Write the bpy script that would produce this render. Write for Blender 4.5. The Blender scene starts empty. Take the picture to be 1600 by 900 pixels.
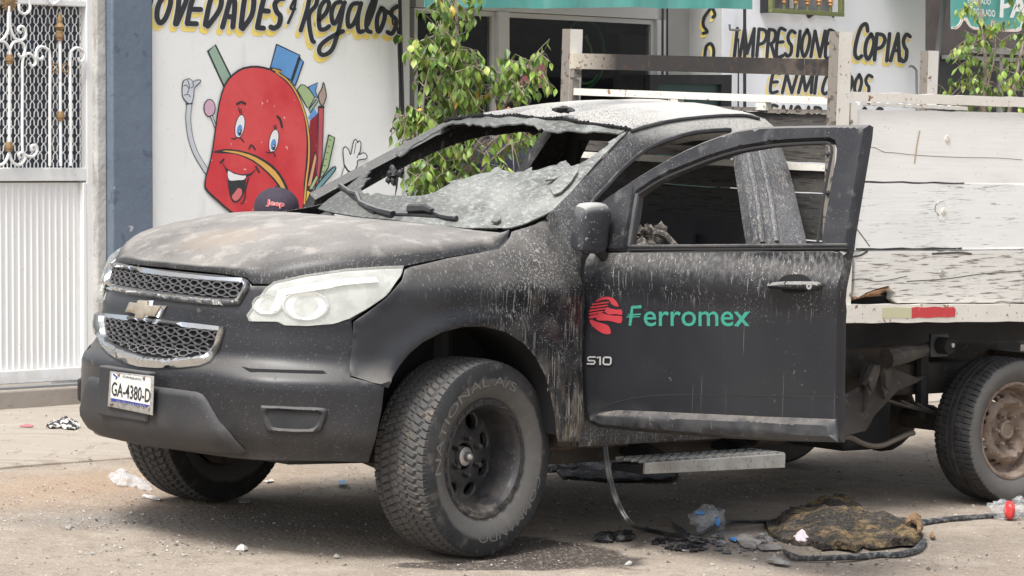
import bpy, bmesh, math, random
import numpy as np
from mathutils import Vector as V, Matrix
from mathutils.geometry import delaunay_2d_cdt
random.seed(7); rng = np.random.default_rng(7)
SC = bpy.context.scene; COL = SC.collection
PI = math.pi
# ---------------------------------------------------------------- camera
F_PX, YH, CAM_H = 5669.0, 272.7, 1.47          # focal length in pixels of a 1600 px wide frame, horizon row, eye height
pitch = math.atan((450 - YH) / F_PX)
FW = np.array([0, math.cos(pitch), -math.sin(pitch)]); UP = np.array([0, math.sin(pitch), math.cos(pitch)]); RT = np.array([1., 0, 0])
CC = np.array([0, 0, CAM_H])
cd = bpy.data.cameras.new('camera'); cam = bpy.data.objects.new('camera', cd); COL.objects.link(cam)
cd.sensor_width = 36; cd.lens = F_PX / 1600 * 36; cd.clip_start = .1; cd.clip_end = 3000
cam.location = CC; cam.rotation_euler = (PI / 2 - pitch, 0, 0)
SC.camera = cam
SC.render.resolution_x = 1024; SC.render.resolution_y = 576
# ---------------------------------------------------------------- world and sun (bright overcast)
SUN_EL, SUN_AZ = math.radians(58), math.radians(208)   # azimuth: sun stands behind and left of the camera
wd = bpy.data.worlds.new('World'); SC.world = wd; wd.use_nodes = True
nt = wd.node_tree; nt.nodes.clear()
sky = nt.nodes.new('ShaderNodeTexSky'); sky.sky_type = 'NISHITA'; sky.sun_disc = False
sky.sun_elevation = SUN_EL; sky.sun_rotation = SUN_AZ; sky.dust_density = 4.0; sky.air_density = 1.0; sky.ozone_density = 1.0
hs = nt.nodes.new('ShaderNodeHueSaturation'); hs.inputs['Saturation'].default_value = .42
bg = nt.nodes.new('ShaderNodeBackground'); bg.inputs['Strength'].default_value = .13
wo = nt.nodes.new('ShaderNodeOutputWorld')
nt.links.new(sky.outputs[0], hs.inputs['Color']); nt.links.new(hs.outputs[0], bg.inputs['Color']); nt.links.new(bg.outputs[0], wo.inputs['Surface'])
sl = bpy.data.lights.new('sun', 'SUN'); sl.energy = 1.9; sl.angle = math.radians(17); sl.color = (1, .985, .955)
sun = bpy.data.objects.new('sun', sl); COL.objects.link(sun)
sd = V((math.sin(SUN_AZ) * math.cos(SUN_EL), math.cos(SUN_AZ) * math.cos(SUN_EL), math.sin(SUN_EL)))
sun.rotation_euler = sd.to_track_quat('Z', 'Y').to_euler(); sun.location = (0, 0, 20)
SC.view_settings.view_transform = 'Standard'; SC.view_settings.look = 'None'; SC.view_settings.gamma = 1
SC.view_settings.exposure = 1.0

# ---------------------------------------------------------------- frames
def ray(px, py): return FW + RT * ((px - 800) / F_PX) + UP * ((450 - py) / F_PX)
def proj(p):
    d = np.asarray(p, float) - CC; z = d @ FW
    return np.array([800 + F_PX * (d @ RT) / z, 450 - F_PX * (d @ UP) / z])
def rotm(yaw, pit, rol):
    return np.array((Matrix.Rotation(yaw, 3, 'Z') @ Matrix.Rotation(pit, 3, 'Y') @ Matrix.Rotation(rol, 3, 'X')))
TM = rotm(3.854, -.004, -.041); TO = np.array([-.725, 14.673, .015])      # the truck's own frame: x forward, y to its left, z up
IM, IO = np.eye(3), np.zeros(3)
class Frame:
    def __init__(s, M, O): s.M, s.O = M, O
    def w(s, l): return s.O + s.M @ np.asarray(l, float)
    def l(s, w): return s.M.T @ (np.asarray(w, float) - s.O)
    def un(s, px, py, ax, val):
        d = s.M.T @ ray(px, py); o = s.M.T @ (CC - s.O)
        return o + d * ((val - o[ax]) / d[ax])
TF = Frame(TM, TO); WF = Frame(IM, IO)
def mat4(fr):
    m = Matrix([list(fr.M[i]) + [fr.O[i]] for i in range(3)] + [[0, 0, 0, 1]]); return m
def T3(px, py, ax, val): return TF.un(px, py, ax, val)

# ---------------------------------------------------------------- surfaces: a point of the picture finds its (u, v) on a surface of the place
class Surf:
    def __init__(s, fn, fr, ur, vr, n=(50, 24), flip=1):
        s.fn, s.fr, s.flip = fn, fr, flip
        us = np.linspace(*ur, n[0]); vs = np.linspace(*vr, n[1]); s.tab = []
        for u in us:
            for v in vs:
                p = fr.w(fn(u, v)); nn = fr.M @ s.nrm(u, v)
                if nn @ (CC - p) > 0: s.tab.append((u, v, *proj(p)))
        s.tab = np.array(s.tab)
    def nrm(s, u, v):
        e = 1e-4; a = np.subtract(s.fn(u + e, v), s.fn(u - e, v)); b = np.subtract(s.fn(u, v + e), s.fn(u, v - e))
        n = np.cross(a, b); return s.flip * n / (np.linalg.norm(n) + 1e-12)
    def P(s, u, v, off=0.):
        p = np.asarray(s.fn(u, v), float)
        return p if off == 0 else p + s.nrm(u, v) * off
    def inv(s, px, py):
        t = s.tab; i = np.argmin((t[:, 2] - px) ** 2 + (t[:, 3] - py) ** 2); u, v = t[i, 0], t[i, 1]
        tgt = np.array([px, py], float)
        for _ in range(8):
            p = proj(s.fr.w(s.fn(u, v))); r = tgt - p
            if abs(r).max() < .02: break
            e = 1e-3
            J = np.stack([(proj(s.fr.w(s.fn(u + e, v))) - p) / e, (proj(s.fr.w(s.fn(u, v + e))) - p) / e], 1)
            try: d = np.linalg.solve(J, r)
            except Exception: break
            m = abs(d).max(); d = d if m < .25 else d * .25 / m
            u += d[0]; v += d[1]
        return (u, v)
    def path(s, pts): return [s.inv(*p) for p in pts]

# ---------------------------------------------------------------- 2D helpers
def arr(pts, k=1., ox=0., oy=0.): return [(a / k + ox, b / k + oy) for a, b in pts]
def smooth(pts, n=6, closed=True):
    P = [np.array(p, float) for p in pts]; N = len(P); out = []
    rngi = range(N if closed else N - 1)
    for i in rngi:
        g = (lambda k: P[k % N]) if closed else (lambda k: P[min(max(k, 0), N - 1)])
        a, b, c, d = g(i - 1), g(i), g(i + 1), g(i + 2)
        for t in np.linspace(0, 1, n, endpoint=False):
            out.append(tuple(.5 * ((2 * b) + (c - a) * t + (2 * a - 5 * b + 4 * c - d) * t * t + (3 * b - a - 3 * c + d) * t ** 3)))
    if not closed: out.append(tuple(P[-1]))
    return out
def ellipse(cx, cy, rx, ry, n=24, rot=0):
    c, s = math.cos(rot), math.sin(rot)
    return [(cx + rx * math.cos(a) * c - ry * math.sin(a) * s, cy + rx * math.cos(a) * s + ry * math.sin(a) * c) for a in np.linspace(0, 2 * PI, n, endpoint=False)]
def dens(poly, step, closed=True):
    out = []; N = len(poly)
    for i in range(N if closed else N - 1):
        a = np.array(poly[i]); b = np.array(poly[(i + 1) % N]); L = np.linalg.norm(b - a); k = max(1, int(math.ceil(L / step)))
        for j in range(k): out.append(tuple(a + (b - a) * j / k))
    if not closed: out.append(tuple(poly[-1]))
    return out
def inside(pts, poly):
    pts = np.asarray(pts); x, y = pts[:, 0], pts[:, 1]; P = np.asarray(poly); r = np.zeros(len(pts), bool); j = len(P) - 1
    for i in range(len(P)):
        xi, yi = P[i]; xj, yj = P[j]
        if yi != yj:
            c = ((yi > y) != (yj > y)) & (x < (xj - xi) * (y - yi) / (yj - yi) + xi); r ^= c
        j = i
    return r
def bdist(pts, polys):
    pts = np.asarray(pts, float); d = np.full(len(pts), 1e9)
    for poly in polys:
        P = np.asarray(poly, float); Q = np.roll(P, -1, 0)
        for a, b in zip(P, Q):
            ab = b - a; L = ab @ ab + 1e-18; t = np.clip(((pts - a) @ ab) / L, 0, 1)
            d = np.minimum(d, np.linalg.norm(pts - a - t[:, None] * ab, axis=1))
    return d

# ---------------------------------------------------------------- objects
def tag(o, label=None, cat=None, group=None, kind=None):
    if label: o['label'] = label
    if cat: o['category'] = cat
    if group: o['group'] = group
    if kind: o['kind'] = kind
    return o
def empty(name, loc=(0, 0, 0), fr=None, parent=None):
    o = bpy.data.objects.new(name, None); COL.objects.link(o); o.empty_display_size = .2
    if fr is not None: o.matrix_world = mat4(fr)
    else: o.location = loc
    if parent: o.parent = parent
    return o
def mk(name, verts, faces, mat, parent=None, smooth_=True, ang=35, mats=None, midx=None):
    me = bpy.data.meshes.new(name); me.from_pydata([tuple(map(float, v)) for v in verts], [], [tuple(map(int, f)) for f in faces])
    for m in (mats or [mat]): me.materials.append(m)
    if midx is not None: me.polygons.foreach_set('material_index', midx)
    if smooth_:
        me.polygons.foreach_set('use_smooth', [True] * len(me.polygons)); me.set_sharp_from_angle(angle=math.radians(ang))
    me.update()
    o = bpy.data.objects.new(name, me); COL.objects.link(o)
    if parent: o.parent = parent
    return o
class MB:
    """collects simple solids and becomes one mesh"""
    def __init__(s): s.v, s.f, s.m = [], [], []; s.cm = 0
    def add(s, v, f):
        n = len(s.v); s.v += [tuple(map(float, p)) for p in v]; s.f += [tuple(i + n for i in q) for q in f]; s.m += [s.cm] * len(f); return s
    def box(s, a, b):
        (x0, y0, z0), (x1, y1, z1) = a, b
        return s.hexa([(x0, y0, z0), (x1, y0, z0), (x1, y1, z0), (x0, y1, z0)], [(x0, y0, z1), (x1, y0, z1), (x1, y1, z1), (x0, y1, z1)])
    def hexa(s, lo, hi):
        return s.add(list(lo) + list(hi), [(3, 2, 1, 0), (4, 5, 6, 7), (0, 1, 5, 4), (1, 2, 6, 5), (2, 3, 7, 6), (3, 0, 4, 7)])
    def tube(s, pts, r, n=8, cap=True):
        P = [np.array(p, float) for p in pts]; R = r if hasattr(r, '__len__') else [r] * len(P); rings = []; up = None
        for i, p in enumerate(P):
            t = P[min(i + 1, len(P) - 1)] - P[max(i - 1, 0)]; t = t / (np.linalg.norm(t) + 1e-12)
            if up is None: up = np.cross(t, [0.31, .2, .93]); up /= np.linalg.norm(up)
            else:
                up = up - t * (up @ t); up /= np.linalg.norm(up) + 1e-12
            w = np.cross(t, up)
            rings.append([p + R[i] * (math.cos(a) * up + math.sin(a) * w) for a in np.linspace(0, 2 * PI, n, endpoint=False)])
        v = [q for rg in rings for q in rg]; f = []
        for i in range(len(P) - 1):
            for j in range(n): f.append((i * n + j, i * n + (j + 1) % n, (i + 1) * n + (j + 1) % n, (i + 1) * n + j))
        if cap: f.append(tuple(range(n - 1, -1, -1))); f.append(tuple((len(P) - 1) * n + j for j in range(n)))
        return s.add(v, f)
    def lathe(s, prof, c=(0, 0, 0), ax='y', n=48, close=False):
        v = []; f = []; K = len(prof)
        for i in range(n):
            a = 2 * PI * i / n
            for (t, r) in prof:
                q = (r * math.cos(a), t, r * math.sin(a)) if ax == 'y' else (r * math.cos(a), r * math.sin(a), t)
                v.append((c[0] + q[0], c[1] + q[1], c[2] + q[2]))
        for i in range(n):
            j = (i + 1) % n
            for k in range(K - 1): f.append((i * K + k, i * K + k + 1, j * K + k + 1, j * K + k) if ax == 'y' else (i * K + k, j * K + k, j * K + k + 1, i * K + k + 1))
        return s.add(v, f)
    def blob(s, c, r, n=8, m=6, amp=.2, sq=(1, 1, 1)):
        v = []; f = []
        for i in range(m + 1):
            th = PI * i / m
            for j in range(n):
                ph = 2 * PI * j / n; k = r * (1 + random.uniform(-amp, amp))
                v.append((c[0] + k * sq[0] * math.sin(th) * math.cos(ph), c[1] + k * sq[1] * math.sin(th) * math.sin(ph), c[2] + k * sq[2] * math.cos(th)))
        for i in range(m):
            for j in range(n): f.append((i * n + j, (i + 1) * n + j, (i + 1) * n + (j + 1) % n, i * n + (j + 1) % n))
        return s.add(v, f)
    def build(s, name, mat, parent=None, smooth_=True, ang=35, bevel=0):
        mats = mat if isinstance(mat, list) else [mat]
        o = mk(name, s.v, s.f, None, parent, smooth_, ang, mats=mats, midx=s.m)
        if bevel:
            b = o.modifiers.new('bevel', 'BEVEL'); b.width = bevel; b.segments = 2; b.limit_method = 'ANGLE'; b.harden_normals = False
        return o

def sheet(name, outer, surf, mat, parent=None, holes=(), step=.05, off=0., thick=.003, bevel=0., back=False, dome=None, ang=40, wave=None, px=True, bstep=None):
    """a panel that follows a surface: outline in picture points (px) or in (u, v); real thickness, optional rolled edge"""
    if px:
        outer = surf.path(outer); holes = [surf.path(h) for h in holes]
    bs = bstep or step
    O = dens(outer, bs); HS = [dens(h, bs) for h in holes]
    pts = list(O); edges = [(i, (i + 1) % len(O)) for i in range(len(O))]
    for h in HS:
        n = len(pts); pts += h; edges += [(n + i, n + (i + 1) % len(h)) for i in range(len(h))]
    A = np.array(O); x0, y0 = A.min(0); x1, y1 = A.max(0)
    g = [(x0 + (i + .5 * (j % 2)) * step, y0 + j * step * .87) for j in range(int((y1 - y0) / step / .87) + 2) for i in range(int((x1 - x0) / step) + 2)]
    g = np.array(g); k = inside(g, O)
    for h in HS: k &= ~inside(g, h)
    g = g[k]
    if len(g):
        d = bdist(g, [O] + HS); g = g[d > step * .45]; pts += [tuple(q) for q in g]
    if bevel:
        # a second loop of points just inside the edge lets the edge roll over
        for h in [O] + HS:
            H = np.array(h); T = np.roll(H, -1, 0) - np.roll(H, 1, 0); Nn = np.stack([-T[:, 1], T[:, 0]], 1); Nn /= np.linalg.norm(Nn, axis=1)[:, None] + 1e-12
            for sg in (1, -1):
                q = H + Nn * bevel * sg; kk = inside(q, O)
                for h2 in HS: kk &= ~inside(q, h2)
                q = q[kk]
                if len(q):
                    dd = bdist(q, [O] + HS); q = q[dd > bevel * .8]; pts += [tuple(z) for z in q]
    r = delaunay_2d_cdt([V(p) for p in pts], edges, [], 0, 1e-6)
    vv = [tuple(p) for p in r[0]]; fs = [tuple(f) for f in r[2]]
    cen = np.array([np.mean([vv[i] for i in f], 0) for f in fs]); k = inside(cen, O)
    for h in HS: k &= ~inside(cen, h)
    fs = [f for f, q in zip(fs, k) if q]
    used = sorted({i for f in fs for i in f}); mp = {a: b for b, a in enumerate(used)}; vv = [vv[i] for i in used]; fs = [tuple(mp[i] for i in f) for f in fs]
    if bevel: D = bdist(vv, [O] + HS)
    v3 = []; nr = []
    for i, (u, v) in enumerate(vv):
        t = thick
        if bevel: q = min(1, D[i] / bevel); t = thick * (.35 + .65 * math.sin(q * PI / 2))
        if dome: t += dome(u, v)
        if wave: t += wave(u, v)
        n = surf.nrm(u, v); nr.append(n); v3.append(surf.P(u, v) + n * (off + t))
    # orient faces along the surface normal
    fl = []
    for f in fs:
        a, b, c = (v3[i] for i in f[:3]); q = np.cross(b - a, c - a)
        fl.append(f if q @ nr[f[0]] > 0 else f[::-1])
    cnt = {}
    for f in fl:
        for i in range(len(f)): cnt[(f[i], f[(i + 1) % len(f)])] = 1
    be = [(a, b) for (a, b) in cnt if (b, a) not in cnt]
    nv = len(v3); bmap = {}; V3 = list(v3); Fs = list(fl)
    if back:
        for i in range(nv): V3.append(v3[i] - nr[i] * (thick if not isinstance(back, float) else back)); bmap[i] = nv + i
        Fs += [tuple(nv + i for i in f[::-1]) for f in fl]
    else:
        for a, b in be:
            for i in (a, b):
                if i not in bmap:
                    bmap[i] = len(V3); t = np.linalg.norm(v3[i] - surf.P(*vv[i]) - nr[i] * off)
                    V3.append(surf.P(*vv[i]) + nr[i] * (off - .0005))
    for a, b in be: Fs.append((b, a, bmap[a], bmap[b]))
    return mk(name, V3, Fs, mat, parent, ang=ang)

_lay = [0]
def ribbon(surf, pts, w, off, taper=None, n_cap=5, px=True, fr_out=None):
    """flat brush stroke in picture points: returns verts and faces"""
    P = [np.array(p, float) for p in pts]; L = []; R = []; N = len(P)
    W = w if hasattr(w, '__len__') else [w] * N
    for i in range(N):
        t = P[min(i + 1, N - 1)] - P[max(i - 1, 0)]; t /= np.linalg.norm(t) + 1e-9; n = np.array([-t[1], t[0]])
        L.append(P[i] + n * W[i] / 2); R.append(P[i] - n * W[i] / 2)
    t = P[-1] - P[-2]; t /= np.linalg.norm(t) + 1e-9; n = np.array([-t[1], t[0]])
    c1 = [P[-1] + (n * math.cos(a) + t * math.sin(a)) * W[-1] / 2 for a in np.linspace(0, PI, n_cap + 2)[1:-1]]
    t = P[0] - P[1]; t /= np.linalg.norm(t) + 1e-9; n = np.array([-t[1], t[0]])
    c0 = [P[0] + (n * math.cos(a) + t * math.sin(a)) * W[0] / 2 for a in np.linspace(0, PI, n_cap + 2)[1:-1]]
    v2 = L + R + c1 + c0; f = [(i, i + 1, N + i + 1, N + i) for i in range(N - 1)]
    f.append(tuple([N - 1] + [2 * N + i for i in range(len(c1))] + [2 * N - 1])); f.append(tuple([N] + [2 * N + len(c1) + i for i in range(len(c0))] + [0]))
    v3 = [surf.P(*surf.inv(*q), off) for q in v2]
    return v3, f
class Paint:
    """flat paint in one colour on a surface, each stroke a hair above the last"""
    def __init__(s, surf, base=.001): s.s, s.base, s.mb = surf, base, MB()
    def off(s): _lay[0] += 1; return s.base + (_lay[0] % 400) * 4e-6
    def stroke(s, pts, w, sm=True, closed=False):
        if sm and len(pts) > 2: pts = smooth(pts, 5, closed)
        if closed: pts = pts + [pts[0]]
        v, f = ribbon(s.s, pts, w, s.off()); s.mb.add(v, f); return s
    def fill(s, poly, sm=0):
        if sm: poly = smooth(poly, sm)
        r = delaunay_2d_cdt([V(p) for p in poly], [(i, (i + 1) % len(poly)) for i in range(len(poly))], [], 0, 1e-6)
        vv = [tuple(p) for p in r[0]]; fs = [tuple(f) for f in r[2]]; cen = np.array([np.mean([vv[i] for i in f], 0) for f in fs]); k = inside(cen, poly)
        o = s.off(); s.mb.add([s.s.P(*s.s.inv(*q), o) for q in vv], [f for f, q in zip(fs, k) if q]); return s
    def build(s, name, mat, parent, **k):
        o = s.mb.build(name, mat, parent, smooth_=False); return o

def text_geo(body, res=3, bold=0., ext=0.):
    cu = bpy.data.curves.new('t', 'FONT'); cu.body = body; cu.resolution_u = res; cu.offset = bold; cu.extrude = ext
    o = bpy.data.objects.new('t', cu); COL.objects.link(o); bpy.context.view_layer.update()
    me = bpy.data.meshes.new_from_object(o.evaluated_get(bpy.context.evaluated_depsgraph_get()))
    v = np.array([tuple(p.co) for p in me.vertices]); f = [tuple(p.vertices) for p in me.polygons]
    bpy.data.objects.remove(o); bpy.data.curves.remove(cu); bpy.data.meshes.remove(me)
    return v, f
def px_text(name, body, bl, br, tl, surf, mat, parent, off=.0015, bold=0., ext=0.):
    """lettering: the text's box is laid from bl (bottom left) to br along the baseline and up to tl, in picture points"""
    v, f = text_geo(body, bold=bold, ext=ext)
    x0, x1, y0, y1 = v[:, 0].min(), v[:, 0].max(), v[:, 1].min(), v[:, 1].max()
    bl, br, tl = map(np.array, (bl, br, tl)); z0, z1 = v[:, 2].min(), v[:, 2].max(); out = []
    for a in v:
        q = bl + (br - bl) * (a[0] - x0) / (x1 - x0) + (tl - bl) * (a[1] - y0) / (y1 - y0)
        out.append(surf.P(*surf.inv(*q), off + (a[2] - z0)))
    return mk(name, out, f, mat, parent, smooth_=False)

# ---------------------------------------------------------------- materials
def mat(name, col, rough=.6, metal=0., layers=(), bump=(), spec=.5, coat=0., trans=0., alpha=1., ior=1.45, sss=0, emis=None, coords='Object'):
    """layers: (masks, colour, roughness, strength); masks: ('n', scale, detail, lo, hi) noise, ('u', lo, hi) faces up, ('x'|'y'|'z', lo, hi) ramp"""
    m = bpy.data.materials.new(name); m.use_nodes = True; T = m.node_tree; N = T.nodes; L = T.links; b = N['Principled BSDF']
    tc = N.new('ShaderNodeTexCoord'); co = tc.outputs[coords]; k = [0]
    def noise(scale, det, rough_=.55):
        mp = N.new('ShaderNodeMapping'); mp.inputs['Scale'].default_value = scale if hasattr(scale, '__len__') else (scale,) * 3
        k[0] += 1; mp.inputs['Location'].default_value = (k[0] * 3.7, k[0] * 1.9, k[0] * 5.1); L.new(co, mp.inputs['Vector'])
        t = N.new('ShaderNodeTexNoise'); t.inputs['Scale'].default_value = 1; t.inputs['Detail'].default_value = det; t.inputs['Roughness'].default_value = rough_
        L.new(mp.outputs[0], t.inputs['Vector']); return t.outputs['Fac']
    def rng_(s, lo, hi):
        r = N.new('ShaderNodeMapRange'); L.new(s, r.inputs['Value']); r.inputs['From Min'].default_value = lo; r.inputs['From Max'].default_value = hi; return r.outputs[0]
    def mul(a, b_):
        q = N.new('ShaderNodeMath'); q.operation = 'MULTIPLY'; L.new(a, q.inputs[0])
        if hasattr(b_, 'is_linked'): L.new(b_, q.inputs[1])
        else: q.inputs[1].default_value = b_
        return q.outputs[0]
    sx = None; C = None; Rg = None
    if layers:
        rgb = N.new('ShaderNodeRGB'); rgb.outputs[0].default_value = (*col, 1); C = rgb.outputs[0]
        rv = N.new('ShaderNodeValue'); rv.outputs[0].default_value = rough; Rg = rv.outputs[0]
    for masks, c2, r2, st in layers:
        fac = None
        for mk_ in masks:
            if mk_[0] == 'n': s = rng_(noise(mk_[1], mk_[2]), mk_[3], mk_[4])
            elif mk_[0] == 'v':
                mp = N.new('ShaderNodeMapping'); mp.inputs['Scale'].default_value = mk_[1] if hasattr(mk_[1], '__len__') else (mk_[1],) * 3; L.new(co, mp.inputs['Vector'])
                t = N.new('ShaderNodeTexVoronoi'); t.inputs['Scale'].default_value = 1; L.new(mp.outputs[0], t.inputs['Vector']); s = rng_(t.outputs['Distance'], mk_[2], mk_[3])
            elif mk_[0] == 'd':       # within an ellipse: centre, radii, angle, ragged edge
                mp = N.new('ShaderNodeMapping'); mp.vector_type = 'TEXTURE'; mp.inputs['Location'].default_value = mk_[1]; mp.inputs['Rotation'].default_value = (0, 0, mk_[3]); mp.inputs['Scale'].default_value = mk_[2]; L.new(co, mp.inputs['Vector'])
                ln = N.new('ShaderNodeVectorMath'); ln.operation = 'LENGTH'; L.new(mp.outputs[0], ln.inputs[0]); ad = N.new('ShaderNodeMath'); ad.operation = 'MULTIPLY_ADD'; L.new(noise(mk_[4], 5), ad.inputs[0]); ad.inputs[1].default_value = mk_[5]; L.new(ln.outputs['Value'], ad.inputs[2]); s = rng_(ad.outputs[0], 1 + mk_[5] * .5, 1 + mk_[5] * .5 - mk_[6])
            elif mk_[0] == 'u':
                g = N.new('ShaderNodeNewGeometry'); sp = N.new('ShaderNodeSeparateXYZ'); L.new(g.outputs['Normal'], sp.inputs[0]); s = rng_(sp.outputs[2], mk_[1], mk_[2])
            else:
                if sx is None: sx = N.new('ShaderNodeSeparateXYZ'); L.new(co, sx.inputs[0])
                s = rng_(sx.outputs['xyz'.index(mk_[0])], mk_[1], mk_[2])
            fac = s if fac is None else mul(fac, s)
        fac = mul(fac, st)
        mx = N.new('ShaderNodeMix'); mx.data_type = 'RGBA'; L.new(fac, mx.inputs[0]); L.new(C, mx.inputs[6]); mx.inputs[7].default_value = (*c2, 1); C = mx.outputs[2]
        mr = N.new('ShaderNodeMix'); L.new(fac, mr.inputs[0]); L.new(Rg, mr.inputs[2]); mr.inputs[3].default_value = r2; Rg = mr.outputs[0]
    if layers: L.new(C, b.inputs['Base Color']); L.new(Rg, b.inputs['Roughness'])
    else: b.inputs['Base Color'].default_value = (*col, 1); b.inputs['Roughness'].default_value = rough
    b.inputs['Metallic'].default_value = metal; b.inputs['Specular IOR Level'].default_value = spec; b.inputs['Coat Weight'].default_value = coat; b.inputs['Coat Roughness'].default_value = .15
    b.inputs['Transmission Weight'].default_value = trans; b.inputs['Alpha'].default_value = alpha; b.inputs['IOR'].default_value = ior
    prev = None
    for scale, det, st, dist in bump:
        bp = N.new('ShaderNodeBump'); bp.inputs['Strength'].default_value = st; bp.inputs['Distance'].default_value = dist; L.new(noise(scale, det), bp.inputs['Height'])
        if prev: L.new(prev, bp.inputs['Normal'])
        prev = bp.outputs[0]
    if prev: L.new(prev, b.inputs['Normal'])
    return m
# ================================================================ MATERIALS
DUST = (.30, .275, .25); ASH = (.62, .61, .58)
def drips(lo=.62, hi=.66, z0=.9, z1=1.15, st=.7, sc=(120, 120, 6)):
    return ([('n', sc, 3, lo, hi), ('z', z0, z1), ('n', 5, 3, .45, .6)], (.40, .39, .36), .85, st)
def specks(lo=.685, hi=.70, sc=210, st=.7, z0=.6, z1=1.0): return ([('n', sc, 2, lo, hi), ('z', z0, z1), ('n', 7, 3, .45, .6)], (.55, .54, .51), .85, st)
HAZE = ([('n', 2.2, 6, .35, .8)], (.034, .035, .038), .36, .6)
SCRAPE = ([('n', (9, 9, 90), 4, .62, .74)], (.10, .098, .095), .75, .3)
M_paint = mat('charcoal_paint', (.012, .0125, .015), .26, layers=[HAZE, SCRAPE, ([('u', .25, .85), ('n', 3, 4, .25, .7)], (.20, .18, .16), .8, .5), drips(), specks()], spec=.4, bump=[(120, 3, .05, .002)])
M_fascia = mat('dusty_front_paint', (.014, .0145, .017), .26, layers=[HAZE, ([('u', .25, .95)], (.17, .16, .145), .8, .55), ([('z', .70, .42), ('n', 4, 6, .35, .7)], (.075, .068, .06), .75, .6),
    ([('n', (7, 60, 60), 5, .62, .72)], (.10, .098, .094), .75, .35), ([('n', 230, 2, .70, .715)], (.4, .4, .38), .8, .6), ([('n', 14, 6, .66, .69)], (.12, .115, .11), .8, .4)], spec=.4, bump=[(160, 3, .05, .001)])
M_fender = mat('streaked_fender_paint', (.013, .0135, .016), .30, layers=[HAZE, ([('u', .2, .85), ('n', 3, 4, .2, .6)], (.24, .225, .2), .8, .55),
    ([('n', (150, 150, 7), 4, .54, .60), ('x', .15, -.30), ('n', 5, 3, .42, .58)], (.36, .345, .32), .85, .6), ([('n', (110, 110, 5), 3, .60, .65), ('z', 1.0, 1.2)], (.36, .35, .33), .85, .6),
    ([('n', 200, 2, .67, .69), ('x', .3, -.1)], (.55, .54, .5), .85, .75), ([('n', 9, 6, .5, .66), ('x', .1, -.35)], (.10, .096, .09), .8, .6), ([('z', .78, .5), ('x', .1, -.3), ('n', (40, 40, 9), 6, .42, .62)], (.20, .165, .13), .9, .7)], spec=.4, bump=[(120, 3, .08, .002)])
M_hood = mat('dusty_hood', (.018, .018, .019), .42, layers=[
    ([('u', .55, .985), ('n', 2.0, 6, .05, .6)], (.26, .245, .225), .85, .95), ([('n', (5, 60, 60), 5, .52, .70), ('u', .5, .95)], (.20, .185, .17), .85, .55), ([('n', 9, 6, .52, .68), ('u', .5, .9)], (.42, .39, .35), .85, .5),
    ([('n', (110, 110, 4), 3, .60, .66), ('u', .8, .3)], (.20, .19, .18), .85, .55), ([('n', (90, 30, 90), 5, .68, .73)], (.42, .41, .39), .85, .5), ([('n', 90, 4, .60, .68)], (.10, .09, .08), .85, .6), ([('n', 220, 2, .69, .71)], (.6, .58, .55), .85, .7), ([('d', (.62, .05, 1.15), (.16, .22, .5), .3, 30, .9, .5)], (.34, .26, .18), .9, .28)], bump=[(90, 4, .12, .002)])
M_roof = mat('ash_covered_roof', (.42, .41, .38), .9, layers=[
    ([('n', (3, 5, 4), 6, .50, .72)], (.17, .17, .17), .9, .75), ([('n', 150, 6, .47, .60), ('x', -1.40, -1.15)], (.05, .05, .05), .9, .85), ([('n', 60, 6, .60, .72)], (.20, .20, .20), .9, .5)], bump=[(120, 5, .4, .004)])
M_cab = mat('burnt_cab_metal', (.020, .020, .022), .6, layers=[
    ([('n', 6, 6, .45, .68)], (.07, .068, .066), .8, .6), ([('u', .3, .95)], (.20, .195, .185), .9, .7), ([('n', (50, 50, 9), 5, .60, .66)], (.22, .205, .19), .85, .6), ([('n', 160, 3, .62, .66)], (.3, .29, .27), .9, .4)], bump=[(90, 4, .3, .004)])
M_pillar = mat('ash_streaked_pillar', (.020, .0205, .023), .42, layers=[
    ([('n', 4, 6, .35, .62)], (.075, .075, .075), .7, .7), ([('x', -1.45, -1.62), ('n', 3, 3, .3, .5)], (.11, .113, .12), .6, .85), ([('n', (130, 90, 3.5), 7, .52, .66), ('x', -1.45, -1.62), ('n', (9, 9, 1.5), 4, .40, .58)], (.40, .37, .32), .85, .8),
    ([('x', -.95, -1.3), ('z', 1.60, 1.66)], (.42, .41, .38), .9, .7), ([('n', (110, 110, 16), 6, .55, .66), ('x', -.3, -.45)], (.22, .21, .195), .85, .7), ([('n', 210, 3, .62, .66)], (.5, .48, .45), .9, .6), ([('n', 150, 4, .60, .66)], (.010, .010, .010), .9, .8)], bump=[(90, 4, .2, .002)])
M_door = mat('door_paint', (.0135, .014, .017), .30, layers=[HAZE, ([('u', .15, .75)], (.24, .23, .215), .8, .75),
    ([('n', (150, 150, 8), 4, .61, .65), ('z', .98, 1.12), ('n', 5, 3, .43, .56)], (.40, .39, .36), .85, .75), ([('z', 1.09, 1.19), ('n', (60, 60, 40), 6, .44, .66)], (.16, .155, .148), .8, .7),
    ([('n', (170, 170, 1.6), 2, .71, .735), ('z', .5, .9)], (.3, .29, .28), .85, .5), ([('n', 210, 2, .68, .70), ('z', .95, 1.05), ('n', 6, 3, .42, .55)], (.6, .58, .55), .85, .85), ([('n', 60, 5, .66, .70), ('n', 3, 3, .45, .6)], (.13, .125, .12), .8, .6), ([('z', .62, .5), ('n', 8, 5, .4, .65)], (.075, .066, .058), .85, .7)], spec=.4, bump=[(160, 3, .05, .001)])
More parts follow.
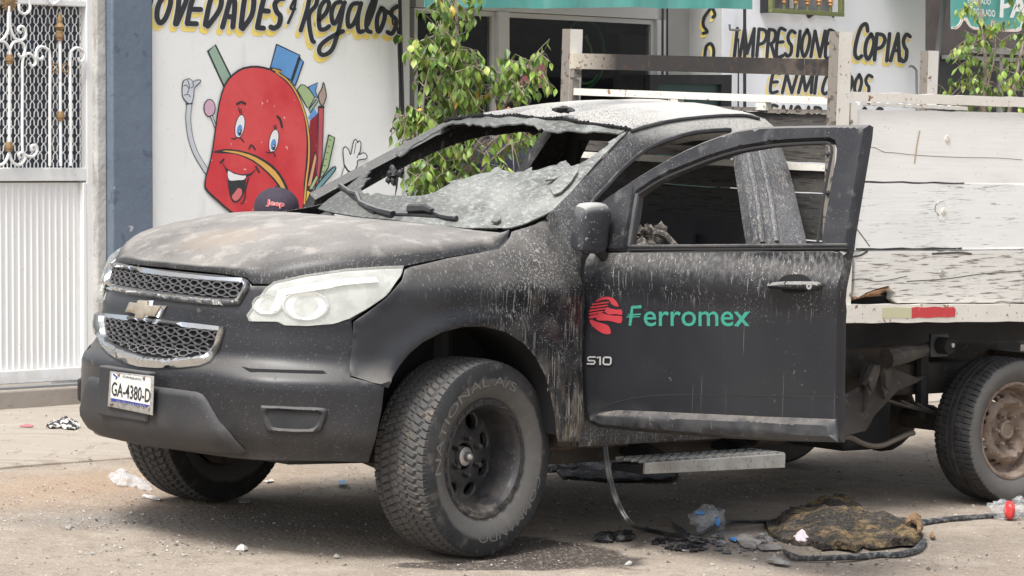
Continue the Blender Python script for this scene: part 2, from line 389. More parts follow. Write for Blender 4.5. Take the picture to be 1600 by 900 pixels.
M_frame = mat('door_frame_paint', (.016, .0165, .019), .36, layers=[
    ([('n', 5, 5, .4, .7)], (.05, .05, .053), .6, .6), ([('n', (30, 30, 70), 5, .50, .64), ('a', 0, 0)], (.36, .34, .31), .85, .7) if 0 else ([('n', 12, 6, .58, .70)], (.15, .145, .14), .8, .5),
    ([('n', 200, 2, .68, .70), ('n', 5, 2, .4, .6)], (.5, .49, .46), .85, .6), ([('u', .35, .95)], (.26, .245, .23), .85, .6)])
M_plastic = mat('black_bumper_plastic', (.020, .021, .024), .5, layers=[([('n', 3, 5, .3, .7)], (.045, .044, .044), .65, .6), ([('u', .25, .9)], (.14, .135, .13), .8, .6), ([('n', 220, 2, .7, .72)], (.3, .29, .28), .8, .5), ([('z', .6, .42), ('n', 8, 4, .3, .6)], (.09, .08, .072), .85, .45)], bump=[(300, 2, .12, .001)])
M_moulding = mat('dusty_door_moulding', (.028, .03, .034), .45, layers=[([('n', 14, 5, .4, .7)], (.07, .068, .067), .7, .7), ([('u', .3, .95), ('n', 22, 5, .3, .6)], (.20, .175, .15), .9, .65), ([('n', (90, 90, 12), 3, .64, .72)], (.27, .255, .23), .9, .5)])
M_rubber = mat('black_rubber', (.02, .02, .021), .75)
M_tyre = mat('tyre_rubber', (.065, .064, .063), .8, layers=[([('n', 10, 5, .42, .66)], (.095, .09, .083), .9, .7), ([('n', 16, 6, .60, .72)], (.20, .16, .12), .95, .7)], bump=[(160, 3, .2, .002)])
M_side = mat('dusty_tyre_sidewall', (.020, .021, .023), .75, layers=[([('d', (0, .13, 0), (.318, 1, .318), 0, 9, .12, .04)], (.105, .101, .095), .9, .95), ([('n', 5, 6, .5, .7)], (.07, .067, .063), .9, .4), ([('n', 22, 6, .56, .68)], (.15, .135, .115), .95, .35)], bump=[(90, 3, .15, .002)])
M_tread_rear = mat('worn_tread_rubber', (.022, .022, .024), .8, layers=[([('n', 18, 5, .4, .7)], (.06, .058, .056), .9, .7)], bump=[(120, 3, .2, .002)])
M_rimblack = mat('black_wheel', (.032, .032, .034), .38, layers=[([('n', 12, 6, .45, .68)], (.055, .052, .048), .8, .75), ([('z', -.12, -.2), ('n', 20, 5, .4, .6)], (.16, .14, .115), .9, .7), ([('n', 120, 3, .62, .68)], (.2, .18, .16), .9, .4)])
M_rimrust = mat('rusty_steel_wheel', (.16, .115, .085), .7, layers=[([('n', 10, 5, .42, .62)], (.25, .20, .165), .8, .9), ([('n', 30, 5, .55, .68)], (.10, .055, .035), .9, .8), ([('n', 110, 3, .64, .68)], (.38, .34, .3), .8, .6)], bump=[(80, 4, .3, .002)])
M_chrome = mat('dull_chrome', (.66, .68, .70), .16, 1., layers=[([('u', .15, .8)], (.36, .345, .33), .5, .7), ([('n', 14, 6, .55, .72)], (.42, .41, .39), .45, .6)])
M_steelnut = mat('bare_steel', (.5, .49, .47), .4, .8)
M_mesh = mat('grille_plastic', (.05, .05, .055), .5, layers=[([('u', .1, .9)], (.16, .155, .15), .8, .7)])
M_void = mat('soot_and_void_black', (.008, .008, .009), .9)  # also stands for the shade inside slots, recesses and gaps
M_soot = mat('sooty_metal', (.018, .018, .02), .7, layers=[([('n', 5, 5, .45, .7)], (.045, .045, .048), .8, .8), ([('u', .2, .9), ('n', 20, 4, .4, .6)], (.12, .115, .11), .9, .5)])
M_under = mat('underbody_grime', (.04, .037, .034), .8, layers=[([('n', 4, 5, .4, .65)], (.10, .088, .075), .9, .8), ([('n', 25, 5, .58, .7)], (.15, .13, .11), .9, .5)], bump=[(50, 4, .3, .004)])
M_gold = mat('worn_gold_badge', (.34, .30, .24), .4, .35, layers=[([('n', 40, 4, .5, .7)], (.22, .17, .12), .6, .7)])
M_housing = mat('lamp_housing', (.27, .275, .265), .25, layers=[([('n', 12, 3, .4, .6)], (.42, .43, .41), .3, .7)])
M_brow = mat('lamp_brow', (.75, .75, .68), .35)
M_well = mat('lamp_well', (.20, .205, .20), .3)
M_bowl = mat('lamp_reflector', (.72, .73, .73), .10, .8)
M_lens = mat('hazed_lamp_lens', (.72, .74, .68), .12, layers=[([('n', 6, 5, .4, .7)], (.80, .80, .72), .35, .6), ([('n', (5, 5, 30), 5, .6, .75)], (.62, .6, .48), .5, .5)], alpha=.24, coat=1.0)
M_glass = mat('crazed_ashy_glass', (.085, .088, .082), .5, layers=[([('n', 5, 6, .35, .62), ('y', -.35, .45)], (.23, .235, .22), .7, .9), ([('n', 34, 7, .52, .62), ('y', -.3, .5)], (.36, .37, .345), .75, .4), ([('n', (90, 40, 90), 6, .55, .66)], (.46, .47, .44), .7, .35), ([('n', 6, 4, .50, .60), ('v', 90, .30, .05)], (.26, .40, .32), .35, .6), ([('n', (40, 40, 120), 4, .60, .68)], (.06, .06, .06), .9, .5), ([('n', 200, 3, .62, .68)], (.05, .05, .05), .9, .5), ([('n', 170, 3, .66, .70)], (.5, .51, .48), .6, .4)], bump=[(40, 7, .45, .008), (160, 4, .4, .003)])
M_badge = mat('badge_silver', (.48, .47, .46), .4, .3)
M_teal = mat('teal_print', (.035, .23, .17), .55, layers=[([('n', 90, 5, .56, .7)], (.03, .08, .065), .7, .6)])
M_redprint = mat('red_print', (.38, .032, .042), .55, layers=[([('n', 90, 5, .56, .7)], (.16, .05, .05), .7, .5)])
M_mirror = mat('mirror_housing', (.03, .032, .038), .35, layers=[([('u', .1, .95)], (.42, .41, .39), .8, .9), ([('n', 8, 5, .45, .7)], (.10, .10, .105), .6, .5), ([('n', 80, 3, .64, .68)], (.5, .49, .47), .85, .6)])

# ================================================================ TRUCK SURFACES (truck frame, metres)
_pl = np.array([(.936, 0), (.93, .12), (.91, .25), (.860, .42), (.765, .58), (.65, .70), (.53, .79), (.41, .85), (.28, .90), (.12, .915), (-.1, .925), (-.35, .925), (-.6, .925), (-1.0, .925)])
_pl = np.array([(a, -b) for a, b in _pl[:0:-1]] + [tuple(q) for q in _pl])
_pd = np.array(smooth([tuple(q) for q in _pl], 10, False)); _ps = np.concatenate([[0], np.cumsum(np.linalg.norm(np.diff(_pd, axis=0), axis=1))])
_ps -= _ps[np.argmin(abs(_pd[:, 1]))]
_tn = np.gradient(_pd, _ps, axis=0); _tn /= np.linalg.norm(_tn, axis=1)[:, None]
def ss(x, a, b):
    t = min(1, max(0, (x - a) / (b - a))); return t * t * (3 - 2 * t)
def W_fn(s, z):
    x = np.interp(s, _ps, _pd[:, 0]); y = np.interp(s, _ps, _pd[:, 1]); tx = np.interp(s, _ps, _tn[:, 0]); ty = np.interp(s, _ps, _tn[:, 1])
    nx, ny = ty, -tx                                    # outward
    w = max(0, nx) ** 1.0; side = 1 - w
    # front: bumper stands forward, fascia leans back to the hood
    o = w * (.062 * ss(z, .80, .70) - .06 * ss(z, .50, .40) - .36 * max(0, z - .93) - .02 * ss(z, .80, .93))
    # bumper corners: a ledge under the lamp
    cor = ss(abs(y), .35, .6) * ss(x, .15, .5)
    o += cor * (.028 * ss(z, .728, .700)) * (1 if y > 0 else .6)
    # side: shoulder turns in, sill tucks under
    o += side * (-.3 * max(0, z - 1.05) - 2.2 * max(0, z - 1.05) ** 2 - .10 * max(0, .55 - z))
    # flare round the arch
    d = math.hypot(x - .02, z - .42)
    o += side * .022 * ss(d, .60, .51)
    # soft shoulder line along the fender
    o += side * .010 * ss(z, .95, 1.03) * ss(z, 1.12, 1.04)
    return (x + nx * o, y + ny * o, z)
SW = Surf(W_fn, TF, (-1.35, 2.2), (.36, 1.34), (90, 34), flip=1)
if SW.nrm(0, .9)[0] < 0: SW.flip = -1; SW.__init__(W_fn, TF, (-1.35, 2.2), (.36, 1.34), (90, 34), flip=-1)
# the windscreen plane, between its base and the roof header
_bc = T3(868, 329, 1, .73); _hc = T3(985, 203, 1, .56)
def WS_fn(u, v):
    b = np.array([_bc[0] + .24 * (1 - u * u), .735 * u, _bc[2] - .02 * (1 - u * u)]); t = np.array([_hc[0] + .10 * (1 - u * u), .56 * u, _hc[2] + .035 * (1 - u * u)])
    p = b + (t - b) * v; p[2] += .03 * math.sin(PI * min(1, max(0, v))); return tuple(p)
SG = Surf(WS_fn, TF, (-1.1, 1.1), (-.15, 1.1), (40, 30)); 
if SG.nrm(0, .5)[2] < 0: SG = Surf(WS_fn, TF, (-1.1, 1.1), (-.15, 1.1), (40, 30), -1)
# cab side, with tumblehome above the belt
def CS_fn(sg):
    def fn(x, z):
        y = .922 - .30 * max(0, z - 1.05) - .30 * max(0, z - 1.22) - .25 * max(0, z - 1.64)
        return (x, sg * y, z)
    return fn
SCL = Surf(CS_fn(1), TF, (-2.2, 0), (.4, 1.8), (40, 30), -1); SCR = Surf(CS_fn(-1), TF, (-2.2, 0), (.4, 1.8), (40, 30), 1)
if SCL.nrm(-1, 1)[1] < 0: SCL = Surf(CS_fn(1), TF, (-2.2, 0), (.4, 1.8), (40, 30), 1)
if SCR.nrm(-1, 1)[1] > 0: SCR = Surf(CS_fn(-1), TF, (-2.2, 0), (.4, 1.8), (40, 30), -1)
# the open door: hinged at the front, swung out about 80 degrees
HX, HY = -.515, .925; DA = math.radians(180 - 80)          # direction of the door from the hinge in the truck frame
DD = np.array([math.cos(DA), math.sin(DA)]); DN = np.array([math.sin(DA), -math.cos(DA)])
if DN[0] < 0: DN = -DN
def D_fn(a, z):
    o = -.30 * max(0, z - 1.245) + .012 * ss(z, 1.03, 1.075) - .9 * max(0, z - 1.07) * max(0, z - 1.07) * (z < 1.5) * 0 - .03 * ss(z, 1.12, 1.235) + .02 * ss(z, .56, .50) - .012 * ss(a, .08, 0)
    return (HX + DD[0] * a + DN[0] * o, HY + DD[1] * a + DN[1] * o, z)
SD = Surf(D_fn, TF, (-.1, 1.5), (.3, 1.8), (40, 34))
if SD.nrm(.5, .8)[0] < 0: SD = Surf(D_fn, TF, (-.1, 1.5), (.3, 1.8), (40, 34), -1)

# ================================================================ THE TRUCK
truck = empty('pickup_truck', fr=TF)
tag(truck, 'burnt charcoal grey flatbed pickup with open door, broken windscreen and white stake bed', 'pickup truck')
mir = lambda uv: [(-a, b) for a, b in uv]
# ---- front fascia with the bumper in one piece
top_px = [(240, 419), (270, 423), (348, 430.5), (387, 437.5), (394, 447), (420, 447), (438, 441.5), (510, 428.5), (570, 422.5), (628, 421)]
top = SW.path(top_px); top = [(s, z) for s, z in top if s > .02]
side = SW.path([(622, 436), (600, 463), (570, 486), (549, 501), (553, 540), (549, 590), (572, 596), (600, 604.5), (596, 640), (587, 685), (575, 723)])
zb = side[-1][1]
bot = [(side[-1][0] * k, zb + .012 * math.sin(k * 9) * .3) for k in np.linspace(.96, 0, 14)]
left = top + side + bot
outl = left + [(-s, z) for s, z in left[::-1] if s > 1e-3]
fascia = sheet('front_fascia', outl, SW, M_fascia, truck, step=.028, thick=.004, px=False, bevel=.008)
def both(name, poly, m, off, thick, step=.03, bevel=0, parent=truck, dome=None, px=True, surf=SW):
    uv = surf.path(poly) if px else poly
    a = sheet(name, uv, surf, m, parent, step=step, off=off, thick=thick, bevel=bevel, dome=dome, px=False)
    b = sheet(name, mir(uv)[::-1], surf, m, parent, step=step, off=off, thick=thick, bevel=bevel, dome=(lambda u, v: dome(-u, v)) if dome else None, px=False)
    return a, b
# lower valance insert
ins = SW.path([(262, 606), (308, 612), (318, 616), (326, 626), (344, 658), (360, 676), (386, 704)]); ins = [q for q in ins]
insl = [(0.0, ins[0][1])] + ins + [(ins[-1][0] - .02, zb + .015), (0, zb + .01)]
insp = insl + [(-s, z) for s, z in insl[::-1] if s > 1e-3]
sheet('valance', insp, SW, M_plastic, truck, step=.03, off=.004, thick=.02, bevel=.018, px=False)
# flat black strip as the slot's shade below the lamps and the ledge above it
both('bumper_slot_shade', [(379, 574), (392, 577), (505, 580), (512, 586), (500, 588), (392, 584)], M_void, .0045, .002)
# fog lamp recesses: a rounded frame and a flat pocket with recess shade in its dark colour
fo = smooth(arr([(720, 662), (745, 659), (860, 664), (960, 668), (978, 685), (965, 735), (945, 762), (870, 768), (770, 762), (742, 750), (725, 700)], 2.5, 120, 370), 3)
fi = smooth(arr([(748, 678), (870, 682), (945, 688), (950, 700), (925, 745), (860, 750), (780, 745), (762, 730)], 2.5, 120, 370), 3)
fuo, fui = SW.path(fo), SW.path(fi)
for sg in (1, -1):
    f = (lambda q: q) if sg == 1 else (lambda q: mir(q)[::-1])
    fr_ = sheet('fog_lamp_bezel', f(fuo), SW, M_plastic, truck, holes=[f(fui)], step=.02, off=.004, thick=.014, bevel=.008, px=False)
    sheet('pocket', f(fui), SW, M_soot, fr_, step=.02, off=.0045, thick=.001, px=False, dome=lambda u, v: 0)
# ---- grilles
k6 = lambda P: arr(P, 3.104, 120, 380)
UO = smooth(k6([(197, 100), (250, 108), (430, 140), (600, 160), (700, 170), (790, 172), (825, 178), (842, 195), (838, 222), (820, 255), (800, 290), (783, 304), (700, 304), (600, 298), (400, 273), (250, 250), (165, 228), (148, 215), (152, 195), (180, 125)]), 2)
UI = k6([(190, 126), (280, 140), (400, 158), (600, 180), (780, 192), (805, 197), (812, 208), (805, 235), (785, 268), (765, 273), (680, 270), (500, 250), (300, 222), (195, 203), (180, 195), (180, 170)])
LO = k6([(116, 335), (250, 352), (400, 370), (600, 393), (725, 408), (722, 430), (700, 500), (680, 540), (652, 580), (600, 600), (500, 610), (400, 611), (310, 603), (250, 588), (200, 566), (150, 535), (128, 510), (118, 460), (114, 400)])
LI = k6([(150, 362), (280, 380), (400, 395), (550, 412), (697, 426), (680, 480), (660, 515), (642, 545), (600, 560), (450, 570), (350, 561), (280, 541), (200, 500), (175, 480), (160, 440), (153, 400)])
def hexmesh(name, inner_px, rows, parent):
    """honeycomb bars filling the opening, made in (s, z)"""
    uv = SW.path(inner_px); A = np.array(uv); x0, y0 = A.min(0) - .03; x1, y1 = A.max(0) + .03; mb = MB(); cw, ch = .060, rows
    segs = []; j = 0; y = y0
    while y < y1:
        i = 0; x = x0 + (cw / 2 if j % 2 else 0)
        while x < x1:
            # elongated hexagon ring
            h = [(x - cw * .42, y), (x - cw * .2, y + ch * .42), (x + cw * .2, y + ch * .42), (x + cw * .42, y), (x + cw * .2, y - ch * .42), (x - cw * .2, y - ch * .42)]
            for k in range(6): segs.append((h[k], h[(k + 1) % 6]))
            segs.append(((x + cw * .42, y), (x + cw * .58, y)))
            x += cw
        y += ch; j += 1
    for a, b in segs:
        m_ = np.array([[(a[0] + b[0]) / 2, (a[1] + b[1]) / 2], a, b])
        if not inside(m_, uv).all(): continue
        pa, pb = SW.P(*a, .006), SW.P(*b, .006); n = SW.nrm(*a); t = pb - pa; t /= np.linalg.norm(t); w = np.cross(n, t) * .0035; d = n * .012
        e = t * .002
        mb.hexa([pa - w - e, pb - w + e, pb + w + e, pa + w - e], [pa - w * .7 + d - e, pb - w * .7 + d + e, pb + w * .7 + d + e, pa + w * .7 + d - e])
    return mb.build(name, M_mesh, parent, smooth_=False)
for nm, O_, I_, rw in (('upper_grille', UO, UI, .026), ('lower_grille', LO, LI, .028)):
    g = sheet(nm, O_, SW, M_chrome, truck, holes=[I_], step=.02, off=.004, thick=.030, bevel=.012, bstep=.03, ang=50)
    sheet('grille_backing', I_, SW, M_void, g, step=.05, off=.0045, thick=.001)
    hexmesh('honeycomb', I_, rw, g)
# ---- bow shaped badge
bt = k6([(316, 279), (383, 283), (377, 304), (446, 308), (411, 367), (362, 363), (351, 381), (299, 374), (307, 351), (253, 342), (281, 290), (313, 296)])
bi = k6([(324, 288), (372, 291), (366, 311), (431, 315), (404, 359), (356, 355), (346, 372), (309, 367), (315, 345), (266, 336), (287, 297), (319, 303)])
bg_ = sheet('front_badge', bt, SW, M_chrome, truck, step=.02, off=.004, thick=.022, bevel=.006, bstep=.02)
sheet('badge_face', bi, SW, M_gold, bg_, step=.02, off=.027, thick=.004, bevel=.004, bstep=.02)
# ---- number plate on its dark bracket
def PL_fn(y, z): return (1.035, y, z)
SP = Surf(PL_fn, TF, (-.5, .5), (.3, .9), (20, 20));
if SP.nrm(0, .6)[0] < 0: SP = Surf(PL_fn, TF, (-.5, .5), (.3, .9), (20, 20), -1)
k9 = lambda P: arr(P, 9, 150, 560)
brk = T3(250, 615, 0, 1.0)
mb = MB(); mb.hexa([(.93, -.21, .49), (1.028, -.20, .505), (1.028, .13, .505), (.93, .15, .49)], [(.93, -.21, .70), (1.028, -.20, .70), (1.028, .13, .70), (.93, .15, .70)])
mb.build('plate_bracket', M_plastic, truck, bevel=.008)
P_plate = mat('plate_white', (.62, .62, .58), .5, layers=[([('n', 60, 3, .5, .7)], (.45, .44, .4), .7, .5)])
P_alu = mat('bent_aluminium', (.45, .44, .42), .45, .6, layers=[([('n', 50, 4, .5, .65)], (.22, .2, .18), .7, .7)], bump=[(90, 3, .5, .004)])
pl = sheet('number_plate', k9([(205, 180), (820, 250), (800, 800), (170, 670)]), SP, P_alu, truck, step=.03, thick=.006, bevel=.012)
sheet('plate_face', k9([(240, 210), (790, 275), (775, 660), (225, 555)]), SP, P_plate, pl, step=.04, off=.006, thick=.0008)
M_blueprint = mat('blue_print', (.035, .045, .22), .5)
M_ink_shade = mat('black_print_and_shade', (.02, .02, .022), .5)
pt = Paint(SP, .0078); pt.fill(k9([(228, 552), (775, 655), (745, 690), (238, 600)])); pt.stroke(k9([(270, 225), (320, 265), (305, 285)]), 2.5, sm=False); pt.build('blue_band', M_blueprint, pl)
px_text('registration', 'GA-4380-D', *k9([(240, 518), (782, 625)]), k9([(250, 322)])[0], SP, M_ink_shade, pl, off=.0088, bold=.01)
px_text('state_name', 'GUANAJUATO', *k9([(395, 275), (660, 325)]), k9([(398, 232)])[0], SP, M_soot, pl, off=.0088, bold=.01)
px_text('state_motto', 'GUANAJUATO', *k9([(310, 640), (720, 715)]), k9([(315, 590)])[0], SP, P_alu, pl, off=.0095, bold=.01)
for q in k9([(345, 225), (700, 275), (240, 640), (765, 700)]):
    mb = MB(); p = SP.P(*SP.inv(*q), .007); mb.blob(p, .008, 6, 4, .1); mb.build('plate_bolt', M_rimrust, pl)
# ---- headlamps
HL = [(390.5, 496), (420, 453), (432, 444.5), (480, 434), (540, 425.5), (600, 421.5), (628, 421), (625, 433), (600, 463), (570, 484), (546, 498.5), (519, 506), (480, 509.5), (446, 508.5), (437, 502.5), (395, 502)]
lu = SW.path(HL); lm = mir(lu)[::-1]
c1 = SW.inv(478, 478); c2 = SW.inv(420, 477)
for q, sg in ((lu, 1), (lm, -1)):
    h = sheet('headlamp', q, SW, M_housing, truck, step=.03, off=.004, thick=.004, px=False)
    for (c, r) in ((c1, .072), (c2, .050)):
        mb = MB(); pc = SW.P(sg * c[0], c[1], .006); n = SW.nrm(sg * c[0], c[1]); u = np.cross([0, 0, 1], n); u /= np.linalg.norm(u); w = np.cross(n, u)
        rings = [(r, .012), (r * .92, .016), (r * .85, .004), (r * .4, -.001), (0.004, -.001)]
        v = [pc + n * d + (u * math.cos(a) * rr * 1.25 + w * math.sin(a) * rr * .8) for rr, d in rings for a in np.linspace(0, 2 * PI, 24, endpoint=False)]
        f = [(k * 24 + i, k * 24 + (i + 1) % 24, (k + 1) * 24 + (i + 1) % 24, (k + 1) * 24 + i) for k in range(4) for i in range(24)] + [tuple(range(96, 120))]
        mb.add(v, f); mb.build('reflector', M_bowl, h)
    sheet('lens', q, SW, M_lens, h, step=.03, off=.016, thick=.020, px=False, bstep=.03)
    e = [c for c in (SW.path([(425, 487), (438, 455), (520, 441), (585, 437), (590, 444), (540, 448), (450, 462), (437, 488)]))]
    e = e if sg == 1 else mir(e)[::-1]
    sheet('lamp_brow', e, SW, M_brow, h, step=.02, off=.022, thick=.004, px=False)
# ---- fenders
ARCH = [(606, 606), (613, 590), (624, 572), (640, 552), (660, 535), (690, 519), (722, 511), (755, 510), (790, 519), (818, 537), (838, 560), (852, 588), (860, 618), (866, 650), (869, 680)]
FD = ARCH + [(872, 690), (905, 690), (911, 662), (908, 600), (905, 500), (903, 430), (899, 385), (890, 345), (868, 333), (835, 352), (799, 363), (796, 372), (780, 390), (700, 404), (641, 417.5), (632, 422), (628, 438), (603, 466), (573, 489), (552, 503), (550, 540), (544, 586)]
fu = SW.path(FD); arch_uv = fu[:len(ARCH)]
both('fender', fu, M_fender, .0015, .004, step=.03, bevel=.006, px=False)
# inner arch liners
for sg in (1, -1):
    mb = MB(); v = []; 
    for s, z in arch_uv:
        p = SW.P(sg * s, z, -.002); v.append(p)
    n = len(v); v2 = [(p[0], sg * .45, p[2] + .02) for p in v]; mb.add([tuple(p) for p in v] + v2, [(i, i + 1, n + i + 1, n + i) for i in range(n - 1)]); mb.build('wheel_liner', M_void, truck)
# seam-side light reflector strip behind the arch
sheet('arch_trim', arr([(635, 165), (680, 168), (700, 315), (690, 320), (668, 180), (636, 178)], 2.5, 600, 540), SW, M_moulding, truck, off=.004, thick=.004, step=.03)
# ---- hood: rolled skirt down to the seam, crowned top
A_px = [(240, 416), (270, 420), (310, 424), (348, 428), (387, 434.5), (396, 443.5), (420, 444), (438, 438), (475, 431), (510, 425.5), (540, 422), (570, 419.5), (600, 418.5), (628, 417.5), (640, 414.5), (670, 408.5), (700, 402.5), (740, 396), (778, 388), (790, 377), (796, 362)]
B_px = [(250, 403.5), (280, 407), (315, 410.5), (345, 411), (372, 411), (388, 411.5), (402, 411.5), (418, 408), (438, 404.5), (468, 398.5), (498, 393.5), (530, 389.5), (560, 386), (590, 382), (615, 379.5), (640, 377), (670, 374), (700, 371), (735, 367.5), (765, 364), (790, 361)]
Au = SW.path(A_px); Bu = SW.path(B_px); Au[0] = (0, Au[0][1]); Bu[0] = (0, Bu[0][1])
A3 = [SW.P(*q, .004) for q in Au]; B3 = [SW.P(*q, -.010) for q in Bu]
xr = B3[-1][0]
def hood_half(sg): pass
N = len(A3); rails = []
for k, t in enumerate((0, .25, .5, .75, .92, 1.0)):
    row = []
    for i in range(N):
        a, b = A3[i], B3[i]; m = a + (b - a) * t; s_, z_ = Au[i][0] + (Bu[i][0] - Au[i][0]) * t, Au[i][1] + (Bu[i][1] - Au[i][1]) * t
        m = m + SW.nrm(s_, z_) * (.012 * math.sin(PI * t)); row.append(m)
    rails.append(row)
# hood top by relaxation between the shoulder and the cowl line
Bt = rails[-1]; cowl = [np.array((xr + .22 * (1 - (y / Bt[-1][1]) ** 2), y, Bt[-1][2] + .018 * (1 - (y / Bt[-1][1]) ** 2))) for y in np.linspace(Bt[-1][1], -Bt[-1][1], 15)][1:-1]
loop = [tuple(p) for p in Bt] + [tuple(p) for p in cowl] + [(p[0], -p[1], p[2]) for p in Bt[:0:-1]]
L2 = [(p[0], p[1]) for p in loop]; st = .045
A = np.array(L2); x0, y0 = A.min(0); x1, y1 = A.max(0)
g = np.array([(x0 + (i + .5 * (j % 2)) * st, y0 + j * st * .87) for j in range(int((y1 - y0) / st / .87) + 2) for i in range(int((x1 - x0) / st) + 2)])
g = g[inside(g, L2)]; g = g[bdist(g, [L2]) > st * .45]
r = delaunay_2d_cdt([V(p) for p in L2] + [V(p) for p in g], [(i, (i + 1) % len(L2)) for i in range(len(L2))], [], 0, 1e-6)
vv = np.array([tuple(p) for p in r[0]]); fs = [tuple(f) for f in r[2]]; cen = np.array([vv[list(f)].mean(0) for f in fs]); kk = inside(cen, L2); fs = [f for f, q in zip(fs, kk) if q]
zz = np.full(len(vv), 1.2); fixed = np.zeros(len(vv), bool)
for i, p in enumerate(vv):
    d = np.linalg.norm(A - p, axis=1); j = d.argmin()
    if d[j] < 1e-4: zz[i] = loop[j][2]; fixed[i] = True
nb = [set() for _ in vv]
for f in fs:
    for a in range(3): nb[f[a]] |= {f[(a + 1) % 3], f[(a + 2) % 3]}
nb = [list(q) for q in nb]
for _ in range(350):
    z2 = zz.copy()
    for i in range(len(vv)):
        if not fixed[i] and nb[i]: z2[i] = zz[nb[i]].mean() + .00042
    zz = z2
def ridge(x, y):
    c = .50 + .16 * ss(x, .75, -.3); return .010 * ss(abs(y), c + .05, c - .05) * ss(x, .85, .6)
bd = bdist(vv, [L2])
zz = zz + np.array([ridge(p[0], p[1]) * min(1, d / .06) for p, d in zip(vv, bd)])
Vh = [(p[0], p[1], z) for p, z in zip(vv, zz)]; Fh = [f if np.cross(np.subtract(Vh[f[1]], Vh[f[0]]), np.subtract(Vh[f[2]], Vh[f[0]]))[2] > 0 else f[::-1] for f in fs]
for sg in (1, -1):
    n0 = len(Vh); K = len(rails)
    for row in rails: Vh += [(p[0], sg * p[1], p[2]) for p in row]
    for k in range(K - 1):
        for i in range(N - 1):
            q = (n0 + k * N + i, n0 + k * N + i + 1, n0 + (k + 1) * N + i + 1, n0 + (k + 1) * N + i); Fh.append(q if sg == 1 else q[::-1])
hd = mk('hood', Vh, Fh, M_hood, truck, ang=60)
bm = bmesh.new(); bm.from_mesh(hd.data); bmesh.ops.remove_doubles(bm, verts=bm.verts, dist=.0008); bmesh.ops.recalc_face_normals(bm, faces=bm.faces); bm.to_mesh(hd.data); bm.free()
if sum(p.normal.z for p in hd.data.polygons) < 0: hd.data.flip_normals()
hd.data.polygons.foreach_set('use_smooth', [True] * len(hd.data.polygons)); hd.data.set_sharp_from_angle(angle=math.radians(50))
# dark engine bay floor so that no light shows through the seams
mb = MB(); mb.box((-.45, -.62, .5), (.60, .62, 1.0)); mb.build('engine_bay', M_void, truck)
# ---- cowl panel and windscreen base
mb = MB(); n = 17
ys = np.linspace(-.80, .80, n); q0 = [(xr + .20 * (1 - (y / .8) ** 2) + .01, y * .90, 1.16) for y in ys]; q1 = [tuple(np.array(WS_fn(y / .8, -.06)) + (-.03, 0, -.05)) for y in ys]
mb.add(q0 + q1, [(i, i + 1, n + i + 1, n + i) for i in range(n - 1)]); cw = mb.build('cowl', M_soot, truck)
# ================================================================ CAB
k6c = lambda P: arr(P, 2.963, 860, 160)
OUT = [(868, 333), (866, 329)] + k6c([(60, 455), (150, 362), (250, 260), (305, 205), (340, 165), (362, 140), (372, 122)]) + [(1000, 196), (1030, 188), (1062, 182.5), (1100, 178.5), (1130, 176.5), (1160, 176), (1180, 178), (1196, 184), (1211, 197), (1221, 224), (1232, 256), (1241, 288), (1252, 336), (1262, 380), (1264, 450), (1266, 600), (1266, 655)]
INN = [(917, 655), (910, 560), (908, 430), (911, 375), (921, 322), (944, 295), (968, 268), (995, 244), (1015, 231), (1035, 222), (1065, 213), (1096, 207), (1140, 204.5), (1152, 212), (1158, 240), (1166, 290), (1174, 345), (1180, 385), (1182, 480), (1184, 640), (1150, 652), (1000, 652)]
co = SCL.path(OUT); ci = SCL.path(INN)
x_rear = min(x for x, z in co); co = co + [(x_rear, .42), (-.50, .42), (-.44, .9), (-.44, 1.2)]
for sg, S_ in ((1, SCL), (-1, SCR)):
    f = (lambda q: q) if sg == 1 else (lambda q: q[::-1])
    sheet('cab_side', f(co), S_, M_pillar if sg == 1 else M_cab, truck, holes=[f(ci)] , step=.04, off=-.01, thick=.012, bevel=.02, back=.05, px=False)
# raised inner flange of the near door opening and the rain channel on the roof rail
mb = MB()
for q, r_ in ((INN[3:13], .010), ([(985, 206), (1003, 201), (1035, 193), (1064, 188), (1100, 184), (1135, 182), (1165, 182.5), (1185, 187)], .007)):
    mb.tube([SCL.P(*SCL.inv(*p), .006) for p in smooth(q, 3, False)], r_, 6)
mb.build('door_seal', M_soot, truck)
mb = MB()
for pts in ([(1180, 215), (1192, 260), (1203, 310), (1212, 378)], [(1163, 215), (1172, 260), (1183, 320), (1190, 380)]):
    mb.tube([SCL.P(*SCL.inv(*p), .004) for p in smooth(pts, 3, False)], .013, 8)
mb.build('pillar_rib', M_pillar, truck)
# far door: closed, its window gone
dlo = [(-.52, 1.235), (-.50, .50), (-1.62, .46), (-1.66, 1.235)]
rd = sheet('closed_door', dlo, SCR, M_door, truck, step=.06, off=-.005, thick=.01, bevel=.01, px=False, back=.06)
# roof: crowned skin joining both rails
Rl = [SCL.P(*SCL.inv(*p), -.002) for p in [(985, 203), (1000, 197), (1030, 189), (1062, 183.5), (1100, 179.5), (1130, 177.5), (1160, 177), (1180, 179), (1194, 185)]]
nu = 25; rows = []
for i, p in enumerate(Rl):
    t = i / (len(Rl) - 1); row = []
    for u in np.linspace(1, -1, nu):
        k = 1 - u * u; row.append((p[0] + .10 * k * (1 - t) - .05 * k * t, p[1] * u, p[2] + .035 * k + .012 * k * math.sin(PI * t) + .004 * math.cos(u * 14) * k))
    rows.append(row)
vv = [q for r_ in rows for q in r_]; ff = [(i * nu + j, (i + 1) * nu + j, (i + 1) * nu + j + 1, i * nu + j + 1) for i in range(len(rows) - 1) for j in range(nu - 1)]
nv = len(vv); vv += [(a, b, c - .03) for a, b, c in vv]; ff += [tuple(nv + i for i in f[::-1]) for f in ff[:]]
